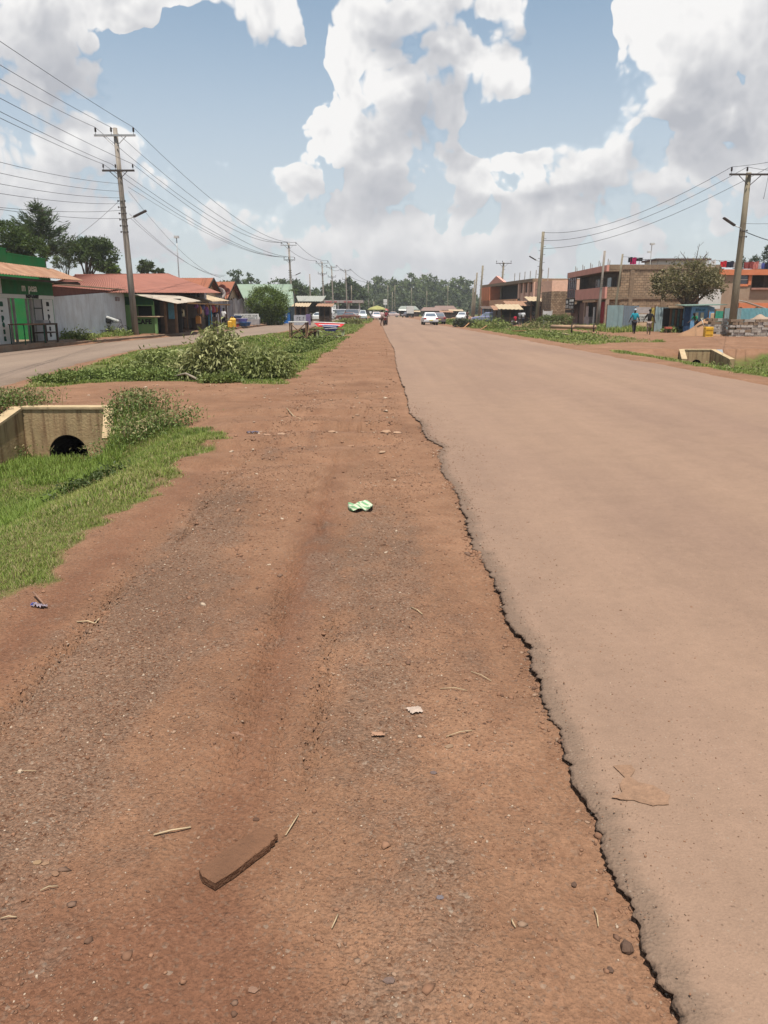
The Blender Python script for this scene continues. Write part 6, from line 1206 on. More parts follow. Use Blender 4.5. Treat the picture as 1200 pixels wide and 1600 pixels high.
# tall feathery tree with drooping branchlets
p = A(78, 500, 78); e_ = empty('feathery_tree', (p.x, 78, .2), 'tall feathery evergreen with a clear stem above the green parapet', 'tree'); zt = A(85, 318, 78).z; zc = A(75, 360, 78).z
bm = MB(); bm.tube([(0, 0, -.2), (.1, 0, zc * .5), (.0, 0, zc), (.5, 0, zt - .5)], [.2, .16, .11, .03], 8); P_ = []; D_ = []; rs = random.Random(4)
for i in range(70):
    t_ = rs.random(); z0 = zc - 2.4 + (zt - zc + 1.6) * t_; ln_ = (3.0 * (1 - t_ * .75)) * rs.uniform(.6, 1.1); a = rs.uniform(0, 6.283); dx, dy = math.cos(a), math.sin(a); up = .35 + .5 * t_
    s0 = Vector((0, 0, z0)); s2 = s0 + Vector((dx * ln_, dy * ln_, up * ln_ * .8)); s1 = s0.lerp(s2, .5) - Vector((0, 0, .15 * ln_)); bm.tube([s0, s1, s2], [.05, .03, .01], 4)
    for j in range(int(60 * ln_)):
        q = rs.uniform(.25, 1.05); c_ = s0.lerp(s1, q * 2) if q < .5 else s1.lerp(s2, q * 2 - 1); P_.append(c_ + Vector((rs.gauss(0, .16), rs.gauss(0, .16), rs.gauss(0, .14)))); D_.append((dx + rs.gauss(0, .35), dy + rs.gauss(0, .35), .5 + rs.gauss(0, .35)))
bm.build('trunk', BARK, e_, True); n = len(P_); leafmesh('crown', vmat('leaf', .55, .22), np.array(P_), np.array(D_), rng.uniform(.35, .7, n), rng.uniform(.05, .10, n), np.array([(0.045, .068, .03)]) * rng.uniform(.5, 1.6, (n, 1)), e_)
z_ = lambda py, d: A(0, py, d).z
ptree(33, 66, .2, 'round_tree', 'dark dense tree left of the feathery one above the green parapet', [(0, 0, z_(375, 66), 1.1, 1.1, 1.2), (-.45, 0, z_(362, 66), .7, .7, .6), (.5, 0, z_(392, 66), .9, 1, 1.0), (-.2, 0, z_(405, 66), 1.2, 1, .9), (1.7, 0, z_(398, 66), .9, .9, 1.1)], 7000, .22, .11, (.02, .04, .01), (.07, .11, .02), r0=.14)
ptree(140, 84, .2, 'broad_tree', 'broad dark tree behind the red roof right of the feathery one', bl(3, 9, .3, z_(398, 84), 2.0, 1.0, .8, 1.3), 8500, .28, .14, (.022, .042, .012), (.075, .105, .03), r0=.2)
ptree(113, 88, .2, 'thin_tree', 'thin pale leaved tree between the feathery and the broad tree', bl(9, 6, 0, z_(398, 88), 1.0, 1.2, .5, .8), 1800, .3, .08, (.05, .075, .03), (.12, .15, .06), r0=.1, h=z_(400, 88))
ptree(180, 90, .2, 'small_tree', 'small bright tree just above the red roof ridge left of the near pole', bl(5, 5, 0, z_(424, 90), 1.0, .4, .5, .8), 2200, .28, .13, (.05, .09, .012), (.14, .20, .03), r0=.12)
ptree(236, 98, .2, 'sparse_tree', 'sparse dark tree above the red roof right of the near pole', bl(6, 7, 0, z_(423, 98), 1.4, .6, .45, .7), 1400, .34, .16, (.03, .05, .02), (.08, .1, .04), r0=.12); ptree(254, 99, .2, 'sparse_tree', 'tiny leafy tree top at the crest of the red roof', bl(8, 3, 0, z_(425, 99), .3, .2, .35, .5), 500, .3, .15, (.03, .05, .02), (.08, .1, .04), r0=.08)
# round hedge tree
ptree(419, 92, .1, 'round_bush_tree', 'big rounded bright green bush tree before the green roofed hall', [(0, 0, 2.5, 2.1, 1.8, 1.5), (-1.0, 0, 2.2, 1.3, 1.3, 1.1), (1.1, 0, 2.0, 1.2, 1.3, 1.2), (0, 0, 3.3, 1.3, 1.2, .85), (-.4, 0, 1.1, 1.6, 1.2, 1.0), (.9, 0, 1.0, 1.2, 1.2, 1.0)], 15000, .20, .10, (.035, .065, .010), (.15, .20, .030), r0=.12, h=2.0, shell=.7)
ptree(461, 96, .1, 'dead_sapling', 'small dark sapling against the green roof end', [(0, 0, 3.6, .3, .3, .5), (-.4, 0, 3.9, .25, .2, .2)], 90, .2, .08, r0=.06, h=3.8)
# right-hand roadside tree
e_ = ptree(1072, 61, 0, 'roadside_tree', 'olive leafed tree over the stalls with bare twigs at its top', [(0, 0, 4.0, 2.0, 1.8, 1.2), (-1.5, 0, 3.6, 1.3, 1.3, .95), (1.4, 0, 3.7, 1.25, 1.3, 1.0), (-1.9, 0, 3.3, .75, 1.0, .7), (1.8, 0, 4.1, .75, .9, .7), (.5, 0, 4.95, .7, .6, .4), (-.8, 0, 4.75, .7, .7, .45), (2.3, 0, 3.5, .45, .6, .4), (-2.5, 0, 3.9, .4, .6, .35), (-1.6, 0, 4.6, .45, .5, .35), (-.6, 0, 3.0, 1.0, 1.0, .55), (.9, 0, 3.1, .8, .8, .45)], 7800, .18, .10, (.07, .065, .028), (.27, .22, .115), r0=.26, h=3.2, shell=.2, cs=.40, base=.45, per=34)
bm = MB(); top = Vector((.15, 0, 4.4))
for (x_, z1_) in ((.45, 6.5), (-.9, 5.9), (-1.2, 5.6), (1.2, 5.9), (1.0, 5.7)):
    q = Vector((x_, 0, z1_)); bm.tube([top, top.lerp(q, .5) + Vector((.05, 0, .1)), q], [.05, .03, .012], 4)
    for i in range(6): a = top.lerp(q, .45 + .09 * i); bm.tube([a, a + Vector((random.uniform(-.35, .35), random.uniform(-.2, .2), random.uniform(.1, .35)))], .012, 3)
bm.build('bare_twig', BARK, e_)
for (px, yt, d, w_, lb) in ((1146, 402, 110, 1.2, 'dark pointed tree top behind the washing left of the concrete pole'), (1171, 396, 112, 1.5, 'dark pointed tree top behind the brown blanket'), (1190, 384, 118, 1.5, 'taller loose tree at the right edge above the blue towel'), (1207, 388, 119, 1.6, 'loose dark tree half cut by the right edge')):
    zt = z_(yt, d); ptree(px, d, 0, 'pointed_tree', lb, [(random.uniform(-.2, .2) * w_, 0, zt - .5 - .75 * i, w_ * (.25 + .13 * i), w_ * .6, .55) for i in range(7)], 2600, .38, .10, (.02, .035, .02), (.06, .085, .045), r0=.12)
# hedge by the stepped pole and stray weeds on the right
p = A(866, 508, 80); shrub('clipped_hedge', (p.x, 80, 0), 'small clipped hedge in front of the rough stone building', [(-.9, 0, .7, .75, .6, .5), (0, 0, .75, .8, .6, .5), (.9, 0, .7, .8, .6, .5)], 3200, .14, .09, (.05, .075, .015), (.16, .18, .06), 'hedge', 6, shell=.6)
for (px, py, d, rr, hh, lb) in ((768, 507, 75, 1.9, .75, 'low green mound of weeds in the far right verge'), (845, 510, 76, 1.9, .6, 'dry weeds under the stepped pole'), (812, 512, 68, .8, .3, 'small weeds left of the white topped culvert'), (735, 503, 88, 1.2, .5, 'weeds beside the tan leaning timber'), (950, 512, 66, .7, .4, 'weeds at the foot of the first blue sheet'), (1050, 520, 57, .6, .25, 'weeds at the foot of the scrawled blue sheet'), (1120, 562, 29, .9, .28, 'green weeds at the end of the right culvert wing'), (1170, 565, 27, 1.3, .25, 'wide weeds in the right ditch'), (905, 527, 48, 2.0, .4, 'thick weeds in the right verge before the log barrier'), (850, 520, 58, 1.5, .35, 'weeds hiding the white topped culvert'), (110, 533, 40.5, 1.1, .35, 'bright bushy weeds at the corner of the green shop'), (172, 523, 47, 1.0, .3, 'weeds under the low rail before the iron house'), (700, 500, 105, 1.6, .5, 'weeds beyond the white car'), (545, 503, 100, 1.4, .6, 'dry weeds behind the far culvert'), (560, 500, 118, 1.6, .5, 'dry weeds on the far median')):
    p = A(px, 500, d); shrub('weed_patch', (p.x, d, Hs(p.x, d)), lb, [(0, 0, hh * .4, rr, rr * .6, hh * .7), (rr * .5, .1, hh * .35, rr * .6, rr * .5, hh * .6), (-rr * .5, .05, hh * .35, rr * .6, rr * .5, hh * .55)], 1500, .07 + d * .0016, .03 + d * .0009, (.12, .155, .04), (.26, .29, .09) if 'dry' not in lb else (.25, .22, .1), 'weeds', 4, group='weeds on the verges', per=12, cs=.5, shell=.2)
# the wood that closes the view: every tree its own
FR1, FR2 = (.042, .062, .022), (.13, .165, .05)
_far = []
def fartree(px, yt, d, w_, kind, lb, c1=FR1, c2=FR2, n=1500):
    p = A(px, 500, d); zt = z_(yt, d); b_ = []; rs = random.Random(int(px * 13 + d))
    for i in range(8):
        t_ = i / 7; zz = zt * (.22 + .72 * t_); r_ = w_ * (.62 - .30 * t_ ** 1.5) * rs.uniform(.75, 1.15); b_.append((rs.uniform(-.3, .3) * w_ * (1 - t_ * .5), rs.uniform(-.3, .3) * w_, zz, r_, r_, zt * .13 * rs.uniform(.8, 1.3)))
    return tree('forest_tree', (p.x, d, 0), lb, b_, n, w_ * .20, w_ * .11, c1, c2, r0=.28, h=zt * .9, group='trees of the far wood', shell=.45, cs=.5)
ords = ['first', 'second', 'third', 'fourth', 'fifth', 'sixth', 'seventh', 'eighth', 'ninth', 'tenth', 'eleventh', 'twelfth', 'thirteenth', 'fourteenth', 'fifteenth', 'sixteenth', 'seventeenth', 'eighteenth', 'nineteenth', 'twentieth', 'twenty-first', 'twenty-second', 'twenty-third', 'twenty-fourth', 'twenty-fifth']
front = [(568, 452, 5), (577, 446, 6), (590, 434, 6), (603, 442, 5.5), (614, 440, 6), (622, 441, 5.5), (633, 435, 5), (643, 434, 6.5), (657, 435, 6.5), (668, 437, 6), (674, 433, 5), (685, 441, 6), (693, 443, 5.5), (704, 445, 6), (715, 438, 6), (725, 437, 6.5), (733, 462, 6), (741, 466, 6)]
for i, (px, yt, w_) in enumerate(front): fartree(px, yt, 385 + (i * 37) % 60, w_ * 1.15, 0, '%s tree from the left along the top of the far wood' % ords[i], n=1700)
low_ = [(572, 466, 6), (586, 462, 7), (600, 466, 7), (615, 462, 7), (628, 464, 7), (642, 460, 7), (656, 464, 7), (670, 462, 7), (684, 464, 7), (698, 462, 7), (712, 464, 7), (726, 466, 7), (738, 472, 6), (606, 474, 5), (650, 473, 5)]
for i, (px, yt, w_) in enumerate(low_): fartree(px, yt, 345 + (i * 23) % 30, w_ * 1.25, 1, '%s lower tree from the left in the front row of the far wood' % ords[i], (.035, .05, .026), (.095, .115, .05), n=1300)
mid_ = [(505, 455, 6), (517, 446, 6.5), (526, 444, 6), (535, 447, 6), (545, 441, 6.5), (553, 444, 6), (560, 450, 5)]
for i, (px, yt, w_) in enumerate(mid_): fartree(px, yt, 262 + (i * 17) % 30, w_ * .95, 2, '%s tree from the left behind the filling station' % ords[i], (.028, .048, .018), (.085, .115, .04), n=1700)
lf = [(356, 436, 4), (366, 429, 4.5), (375, 428, 4.5), (385, 433, 4), (393, 432, 4), (405, 441, 3), (414, 441, 3), (420, 441, 3), (438, 440, 3.5), (446, 437, 4), (453, 446, 4), (462, 442, 5), (471, 443, 5), (480, 452, 4), (490, 455, 4.5), (497, 462, 4)]
for i, (px, yt, w_) in enumerate(lf): fartree(px, yt, 200 + (i * 19) % 25, w_ * .85, 3, '%s tree from the left above the green roofed hall' % ords[i], (.030, .050, .022), (.085, .12, .045), n=1200)

# ------------------------------------------------------------------ people
SKIN = mat('dark_skin', (.055, .028, .018, 1), rough=.55, var=.08); HAIR = mat('black_hair', (.008, .007, .006, 1), rough=.9)
def skin(name, V, E, Rr, m, parent):
    me = bpy.data.meshes.new(name); me.from_pydata(V, E, []); me.materials.append(m); o = link(bpy.data.objects.new(name, me), parent)
    sk = o.modifiers.new('skin', 'SKIN'); sk.use_smooth_shade = True; d = me.skin_vertices[0].data
    for i, r_ in enumerate(Rr): d[i].radius = r_ if isinstance(r_, tuple) else (r_, r_)
    d[0].use_root = True; s_ = o.modifiers.new('sub', 'SUBSURF'); s_.levels = 1; s_.render_levels = 1
    return o
def person(loc, label, h=1.7, rz=0.0, shirt=(.4, .4, .4), trouser=(.05, .05, .07), stride=.25, arms=((.05, .12), (-.05, .12)), lean=0.0, shorts=False, sit=False, hat=None, group=None, shoe=(.02, .02, .02), sleeves=.5, skirt=False):
    """faces local +y; arms = forward swing of wrist and outward offset for (left, right)"""
    e_ = empty('person', loc, label, 'person', rz, group, h / 1.7); sl = math.sin(lean); cl = math.cos(lean)
    hip = Vector((0, 0, .50 if sit else .90))
    up = lambda t_, x=0.0, y=0.0: hip + Vector((x, sl * t_ + y, cl * t_))
    V = [hip, up(.18), up(.36), up(.50), up(.56), up(.63), up(.73, 0, .01), up(.80)]; Rr = [(.13, .10), (.115, .085), (.15, .095), (.085, .07), .048, (.068, .08), (.078, .092), (.05, .06)]; E = [(i, i + 1) for i in range(7)]
    tops = {'s': [0, 1, 2, 3], 'se': [(0, 1), (1, 2), (2, 3)]}; legs = [0]; lege = []
    def add(p, r_, par): V.append(p); Rr.append(r_); E.append((par, len(V) - 1)); return len(V) - 1
    hands = []
    for s_, (sw, out) in ((-1, arms[0]), (1, arms[1])):
        a = add(up(.48, s_ * .17), .058, 2); el = up(.48, s_ * (.19 + out * .4)) + Vector((0, sw * .45, -.27)); b_ = add(el, .042, a)
        wr = el + Vector((s_ * out * .2, .06 + sw * .75, -.235 + abs(sw) * .35)); c_ = add(wr, .027, b_); tops['s'] += [a, b_]; tops['se'] += [(2, a), (a, b_)]; hands.append((wr, (wr - el).normalized(), s_, c_))
    for s_ in (-1, 1):
        a = add(hip + Vector((s_ * .085, 0, -.06)), .088, 0)
        if sit: kn = hip + Vector((s_ * .14, .40, .0)); an = kn + Vector((0, .04, -.42))
        else:
            f_ = stride * s_; kn = hip + Vector((s_ * .09, f_ * .55 + .03, -.42)); an = Vector((s_ * .09, f_ * 1.15 - .02, .08 + (.06 if f_ < 0 and abs(f_) > .1 else 0)))
        b_ = add(kn, .058, a); c_ = add(kn.lerp(an, .35) + Vector((0, -.015, 0)), .052, b_); d_ = add(an, .034, c_); t_ = add(an + Vector((0, .15, -.05)), (.038, .026), d_); legs += [a, b_, c_, d_]; lege += [(0, a), (a, b_), (b_, c_), (c_, d_)]
        V.append(an + Vector((0, -.04, -.045))); Rr.append(.034); E.append((d_, len(V) - 1))
    for (wr, dr, s_, c_) in hands:
        pm = add(wr + dr * .05, (.034, .018), c_); sd_ = dr.cross(Vector((0, 0, 1)) if abs(dr.z) < .9 else Vector((0, 1, 0))).normalized()
        for k_ in range(4): q = wr + dr * .095 + sd_ * (k_ - 1.5) * .018; add(q + dr * (.035, .05, .045, .03)[k_] + Vector((0, .012, 0)), .0075, add(q, .009, pm))
        add(wr + dr * .06 + sd_ * -.05, .009, add(wr + dr * .025 + sd_ * -.028, .011, c_))
    body = skin('body', V, E, Rr, SKIN, e_)
    def sub(name, ids, edges, grow, m, cut=None):
        mp = {i: k_ for k_, i in enumerate(ids)}; VV = [V[i].copy() for i in ids]; RR = []
        for i in ids: r_ = Rr[i]; RR.append(tuple(x_ * grow + .012 for x_ in (r_ if isinstance(r_, tuple) else (r_, r_))))
        if cut: cut(VV, mp)
        return skin(name, VV, [(mp[a], mp[b_]) for a, b_ in edges], RR, m, e_)
    def cutarm(VV, mp):
        for k_ in range(2): a, b_ = tops['s'][4 + 2 * k_], tops['s'][5 + 2 * k_]; VV[mp[b_]] = V[a].lerp(V[b_], .55 + sleeves * .5)
    cm = lambda n_, c_: mat(n_ + '_%d_%d_%d' % tuple(int(q * 999) for q in c_), (*c_, 1), var=.15, vs=8)
    sub('shirt', tops['s'], tops['se'], 1.10, cm('shirt', shirt), cutarm)
    if shorts: ids = [0] + [i for k_, i in enumerate(legs[1:]) if k_ % 4 < 2]; sub('shorts', ids, [q for q in lege if q[0] in ids and q[1] in ids], 1.15, cm('cloth', trouser))
    elif skirt: MB().lathe((0, 0, 0), [(.30, .35 if not sit else .1), (.24, .6), (.17, .92), (.13, 1.0)], 14).build('skirt', cm('cloth', trouser), e_, True)
    else: sub('trousers', legs, lege, 1.10, cm('cloth', trouser))
    c_ = up(.745, 0, -.008); MB().lathe((c_.x, c_.y, c_.z), [(.095, -.03), (.098, .02), (.085, .07), (.05, .098), (.0, .105)], 12).build('hair' if not hat else 'cap', HAIR if not hat else cm('hat', hat), e_, True)
    fc = up(.70, 0, .085); fm = MB(); fm.obox(fc + Vector((0, .012, 0)), .022, .03, .04); fm.build('nose', SKIN, e_, bevel=.006)
    sm = MB()
    for i in range(len(V)):
        pass
    return e_
def pp(px, py, d, lb, hpx=None, **k): p = A(px, py, d); k.setdefault('h', 1.7); return person((p.x, d, k.pop('z', max(Hs(p.x, d), -.05))), lb, **k)
pp(990, 522, 56.8, 'person in a teal jacket and dark trousers walking away before the blue grey sheets', h=1.72, shirt=(.015, .25, .33), trouser=(.018, .016, .022), stride=.12, arms=((.08, .2), (-.02, .2)), sleeves=1.0, hat=(.35, .4, .45))
pp(1013, 524, 54, 'person in a black shirt and greyish shorts striding past the poster boards', h=1.68, rz=-.3, shirt=(.012, .009, .008), trouser=(.26, .20, .17), stride=.22, arms=((.15, .3), (-.12, .3)), shorts=True, lean=.08)
pp(239, 526, 52, 'child in a bright pink top with a dark skirt beside the cafe counter', h=1.15, rz=.5, z=.14, shirt=(.55, .05, .25), trouser=(.015, .015, .03), stride=.05, skirt=True)
pp(244.5, 527, 51.3, 'child in a white top with a dark backpack beside the pink one', h=1.05, rz=.2, z=.14, shirt=(.72, .66, .70), trouser=(.08, .07, .12), stride=.1)
pp(273, 515, 58, 'person in a white top bending over inside the dark veranda', h=1.65, rz=-1.3, z=.2, shirt=(.55, .56, .6), trouser=(.012, .012, .02), stride=.08, lean=.95, arms=((.5, .1), (.5, .1)))
pp(336, 508, 72, 'person with a dark blue jacket and backpack beside the grey fence', h=1.66, rz=.2, z=.2, shirt=(.03, .04, .09), trouser=(.02, .02, .03), stride=.1, sleeves=1)
pp(350, 509, 68, 'person in a striped white shirt and black skirt walking toward the yellow cans', h=1.64, rz=-.4, z=.18, shirt=(.62, .60, .58), trouser=(.012, .012, .014), stride=.15, lean=.1, arms=((.3, .2), (-.1, .15)))
pp(1073.5, 520, 56.6, 'person in a pale pink shirt standing at the slatted stall', h=1.62, rz=1.2, shirt=(.6, .5, .52), trouser=(.015, .015, .02), stride=.05, arms=((.3, .1), (.25, .1)))
pp(1087, 522, 55, 'person in green and black bending before the blue kiosk', h=1.5, rz=2.2, shirt=(.01, .16, .07), trouser=(.015, .012, .02), stride=.1, lean=.7, arms=((.3, .15), (.3, .1)))
pp(805, 502, 92, 'person in a bright red top sitting by the dark stall', h=1.7, rz=.8, shirt=(.5, .02, .05), trouser=(.3, .25, .25), sit=True, stride=0)
pp(817, 505, 88, 'person in a white shirt and dark trousers walking by the stalls', h=1.72, rz=.1, shirt=(.6, .6, .62), trouser=(.02, .02, .035), stride=.12); pp(812, 505, 90, 'person in a grey shirt left of the one in white', h=1.7, rz=-.2, shirt=(.25, .24, .26), trouser=(.12, .10, .10), stride=.05)
pp(834, 496, 98, 'person in black under the stalls near the stepped pole', h=1.65, rz=2.6, shirt=(.02, .02, .02), trouser=(.03, .02, .02), stride=.05); pp(840, 497, 97, 'person in dark brown right of the one in black by the stepped pole', h=1.6, rz=.4, shirt=(.08, .05, .04), trouser=(.03, .02, .02), stride=.05)
pp(597, 507, 88, 'person in a pale pink shirt standing at the left edge of the tar far ahead', h=1.72, rz=-.6, z=-.0, shirt=(.66, .48, .46), trouser=(.10, .05, .04), stride=.1, shorts=False, arms=((.35, .2), (.2, .2)))
pp(603.5, 505, 93, 'person in dark red pushing the motorcycle beside the one in pink', h=1.7, rz=-.2, z=-.0, shirt=(.2, .03, .04), trouser=(.14, .06, .05), stride=.15, hat=(.45, .42, .4), arms=((.4, .15), (.4, .15)))
pp(521, 494, 140, 'person in white standing before the price boards', h=1.75, rz=.3, z=0, shirt=(.66, .66, .66), trouser=(.5, .5, .5), stride=.05); pp(486, 494, 105, 'person in dark clothes by the grey counter', h=1.6, z=0, shirt=(.07, .06, .05), trouser=(.04, .04, .05), stride=.05); pp(579, 496, 165, 'person in white on the far verge left of the parasol', h=1.75, z=0, shirt=(.66, .66, .66), trouser=(.1, .1, .12), stride=.1)
pp(540, 493, 150, 'person in dark red by the far filling station columns', h=1.7, z=0, shirt=(.15, .05, .05), trouser=(.03, .03, .04), stride=.05); pp(730, 498, 120, 'person in brown by the foot of the stepped poles', h=1.7, z=0, shirt=(.13, .07, .05), trouser=(.05, .03, .03), stride=.05)

# ------------------------------------------------------------------ vehicles
RUB = mat('tyre_rubber', (.015, .014, .013, 1), rough=.85); CHR = mat('wheel_rim', (.35, .35, .35, 1), rough=.4, metal=.5); HL = mat('head_light', (.65, .65, .62, 1), rough=.2); TL = mat('tail_light', (.32, .02, .02, 1), rough=.3)
def car(loc, label, col, rz=0.0, kind='saloon', L_=4.3, Wc=1.68, Hc=1.45, cat='car', front='front'):
    """built with its tail to local -y"""
    e_ = empty('parked_car' if cat == 'car' else cat.replace(' ', '_'), loc, label, cat, rz); pm = mat('car_paint_%d_%d_%d' % tuple(int(q * 99) for q in col), (*col, 1), rough=.3, var=.05, spec=.5, dirt=.12)
    if kind == 'saloon': low = [(-L_ / 2, .35), (-L_ / 2 - .02, .62), (-L_ / 2 + .08, .88), (-L_ * .30, .94), (L_ * .18, .93), (L_ * .42, .80), (L_ / 2, .66), (L_ / 2 + .02, .35)]; cab = [(-L_ * .36, .93), (-L_ * .22, Hc - .06), (-L_ * .05, Hc), (L_ * .05, Hc - .03), (L_ * .22, .92)]
    elif kind == 'estate': low = [(-L_ / 2, .35), (-L_ / 2, .7), (-L_ / 2 + .05, .92), (L_ * .2, .93), (L_ * .42, .80), (L_ / 2, .66), (L_ / 2, .35)]; cab = [(-L_ / 2 + .06, .91), (-L_ * .42, Hc - .06), (-L_ * .3, Hc), (L_ * .05, Hc - .03), (L_ * .22, .92)]
    else: low = [(-L_ / 2, .35), (-L_ / 2, 1.1), (L_ * .36, 1.1), (L_ * .46, .95), (L_ / 2, .75), (L_ / 2, .35)]; cab = [(-L_ / 2 + .02, 1.1), (-L_ / 2 + .08, Hc - .1), (-L_ * .4, Hc), (L_ * .22, Hc), (L_ * .36, 1.09)]
    def loft(prof, ws, name, m, shrink=0.0):
        k_ = len(prof); vs = []
        for (xo, ins) in ws: vs += [(xo, y_, z_ if z_ < .5 or ins == 0 else z_ - ins * .3) for (y_, z_) in prof]
        fs = [tuple(range(k_))[::-1], tuple((len(ws) - 1) * k_ + i for i in range(k_))]
        for j in range(len(ws) - 1):
            for i in range(k_): fs.append((j * k_ + i, j * k_ + (i + 1) % k_, (j + 1) * k_ + (i + 1) % k_, (j + 1) * k_ + i))
        return MB().add(vs, fs).build(name, m, e_, bevel=.04)
    h_ = Wc / 2; body = loft(low, [(-h_, .2), (-h_ + .07, 0), (h_ - .07, 0), (h_, .2)], 'body', pm)
    ct = [(-h_ + .08, 0), (-h_ + .20, 0), (h_ - .20, 0), (h_ - .08, 0)]; k_ = len(cab); vs = []
    for s_ in (-1, 1):
        for (y_, z_) in cab: vs.append((s_ * (h_ - .07 - .22 * (z_ - .92) / (Hc - .92)), y_, z_))
    fs = [tuple(range(k_)), tuple(range(2 * k_ - 1, k_ - 1, -1))] + [(i, i + k_, (i + 1) % k_ + k_, (i + 1) % k_) for i in range(k_)]
    cb = MB().add(vs, fs).build('cabin', pm, e_, bevel=.03)
    zt0, zt1 = cab[0][1] + .07, Hc - .11
    def gp(y0, z0, y1, z1, nm, off):
        q = []; 
        for (y_, z_) in ((y0, z0), (y1, z1)): w2 = (h_ - .16 - .22 * (z_ - .92) / (Hc - .92)); q.append((w2, y_, z_))
        MB().add([(-q[0][0], q[0][1] + off, q[0][2]), (q[0][0], q[0][1] + off, q[0][2]), (q[1][0], q[1][1] + off, q[1][2]), (-q[1][0], q[1][1] + off, q[1][2])], [(0, 1, 2, 3)]).build(nm, GLASS, e_)
    (ya, za), (yb, zb_) = cab[0], cab[1]; gp(ya + (yb - ya) * .15, za + (zb_ - za) * .15, ya + (yb - ya) * .9, za + (zb_ - za) * .9, 'rear_window', -.035); (ya, za), (yb, zb_) = cab[-1], cab[-2]; gp(ya + (yb - ya) * .15, za + (zb_ - za) * .15, ya + (yb - ya) * .9, za + (zb_ - za) * .9, 'windscreen', .035)
    for s_ in (-1, 1):
        y0, y1 = cab[0][0] + .35, cab[-1][0] - .35; w0 = h_ - .07 - .22 * (zt0 - .92) / (Hc - .92) + .012; w1 = h_ - .07 - .22 * (zt1 - .92) / (Hc - .92) + .012
        MB().add([(s_ * w0, y0, zt0), (s_ * w0, y1, zt0), (s_ * w1, y1 - .22, zt1), (s_ * w1, y0 + .2, zt1)], [(0, 1, 2, 3)]).build('side_window', GLASS, e_)
        for yy in (-L_ * .31, L_ * .31):
            wh = MB().lathe((s_ * (h_ - .2), yy, .31), [(.20, 0), (.30, .01), (.31, .05), (.31, .17), (.30, .20), (.20, .20)] if s_ > 0 else [(.20, 0), (.30, -.01), (.31, -.05), (.31, -.17), (.30, -.20), (.20, -.20)], 16, 'x').build('wheel', RUB, e_, True); MB().lathe((s_ * (h_ + .005), yy, .31), [(.19, 0), (.17, .012 * s_), (.05, .02 * s_)], 12, 'x').build('rim', CHR, wh, True)
        B1('headlight', HL, e_, (s_ * h_ * .82 - .17, s_ * h_ * .82 + .14, L_ / 2 - .05, L_ / 2 + .035, .58, .72), bevel=.02); B1('tail_light', TL, e_, (s_ * h_ * .82 - .16, s_ * h_ * .82 + .13, -L_ / 2 - .03, -L_ / 2 + .1, .68, .85), bevel=.02)
    B1('number_plate', mat('yellow_plate', (.6, .5, .15, 1)), e_, (-.22, .22, -L_ / 2 - .04, -L_ / 2 - .022, .5, .62)); B1('bumper', mat('bumper_dark', (.08, .08, .08, 1)), e_, (-h_ + .05, h_ - .05, -L_ / 2 - .05, -L_ / 2 + .06, .30, .42), (-h_ + .05, h_ - .05, L_ / 2 - .06, L_ / 2 + .05, .30, .42), bevel=.02)
    return e_
p = A(671, 500, 94); car((p.x, 94, .0), 'white hatchback seen from behind at the right edge of the road', (.75, .75, .76), rz=.04)
p = A(680, 500, 101); car((p.x + .3, 101, .0), 'dark purple grey car just beyond the white hatchback', (.16, .11, .12), rz=.03, kind='estate')
p = A(588, 500, 150); car((p.x, 150, 0), 'pale pinkish saloon facing us under the parasol', (.72, .60, .60), rz=math.pi + .1)
p = A(567, 500, 145); e_ = car((p.x, 145, 0), 'white three wheeler facing us on the far verge', (.5, .55, .55), rz=math.pi, kind='van', L_=2.6, Wc=1.5, Hc=1.75, cat='tuk tuk')
for (px, d, c_, lb, kd, rz, hc) in ((497, 128, (.66, .68, .68), 'white estate car side on behind the stall tables', 'estate', 1.5, 1.45), (508, 150, (.62, .62, .62), 'white van between the third and fourth left poles', 'van', 1.2, 2.0), (532, 165, (.10, .14, .14), 'dark green car by the filling station', 'saloon', 1.4, 1.45), (528, 175, (.5, .5, .52), 'silver van behind the dark green car', 'van', 1.5, 2.0), (548, 170, (.25, .24, .25), 'grey van under the filling station roof', 'van', 1.5, 2.0), (557, 185, (.45, .45, .46), 'light grey car right of the filling station', 'saloon', 1.5, 1.45), (544, 142, (.14, .05, .04), 'brown red car before the filling station', 'saloon', 1.45, 1.4),
                              (722, 140, (.7, .7, .7), 'white car half hidden behind the dark heap in the far right verge', 'saloon', 2.9, 1.45), (612, 210, (.4, .3, .28), 'brownish car beyond the two walkers', 'saloon', 1.5, 1.45), (636, 205, (.08, .06, .06), 'dark car at the end of the road left of the billboard truck', 'saloon', 2.8, 1.4), (762, 112, (.2, .22, .35), 'blue grey car beside the stepped poles', 'saloon', 1.2, 1.45)):
    p = A(px, 500, d); car((p.x, d, .0), lb, c_, rz=rz, kind=kd, Hc=hc)
p = A(641, 500, 200); e_ = empty('billboard_truck', (p.x, 200, 0), 'small truck with a square white back at the end of the road', 'truck'); B1('cargo_box', WHITE, e_, (-.9, .9, 0, 3.5, 1.0, 2.8), bevel=.03); B1('chassis', BLACKM, e_, (-.85, .85, -.1, 5, .5, .99)); 
for s_ in (-.75, .75):
    for y_ in (.6, 4.3): MB().lathe((s_ - .1, y_, .42), [(.2, 0), (.42, .02), (.42, .2), (.2, .22)], 12, 'x').build('wheel', RUB, e_, True)
B1('cab', mat('cab_grey', (.3, .3, .32, 1)), e_, (-.85, .85, 3.6, 5, 1.0, 2.3), bevel=.06)
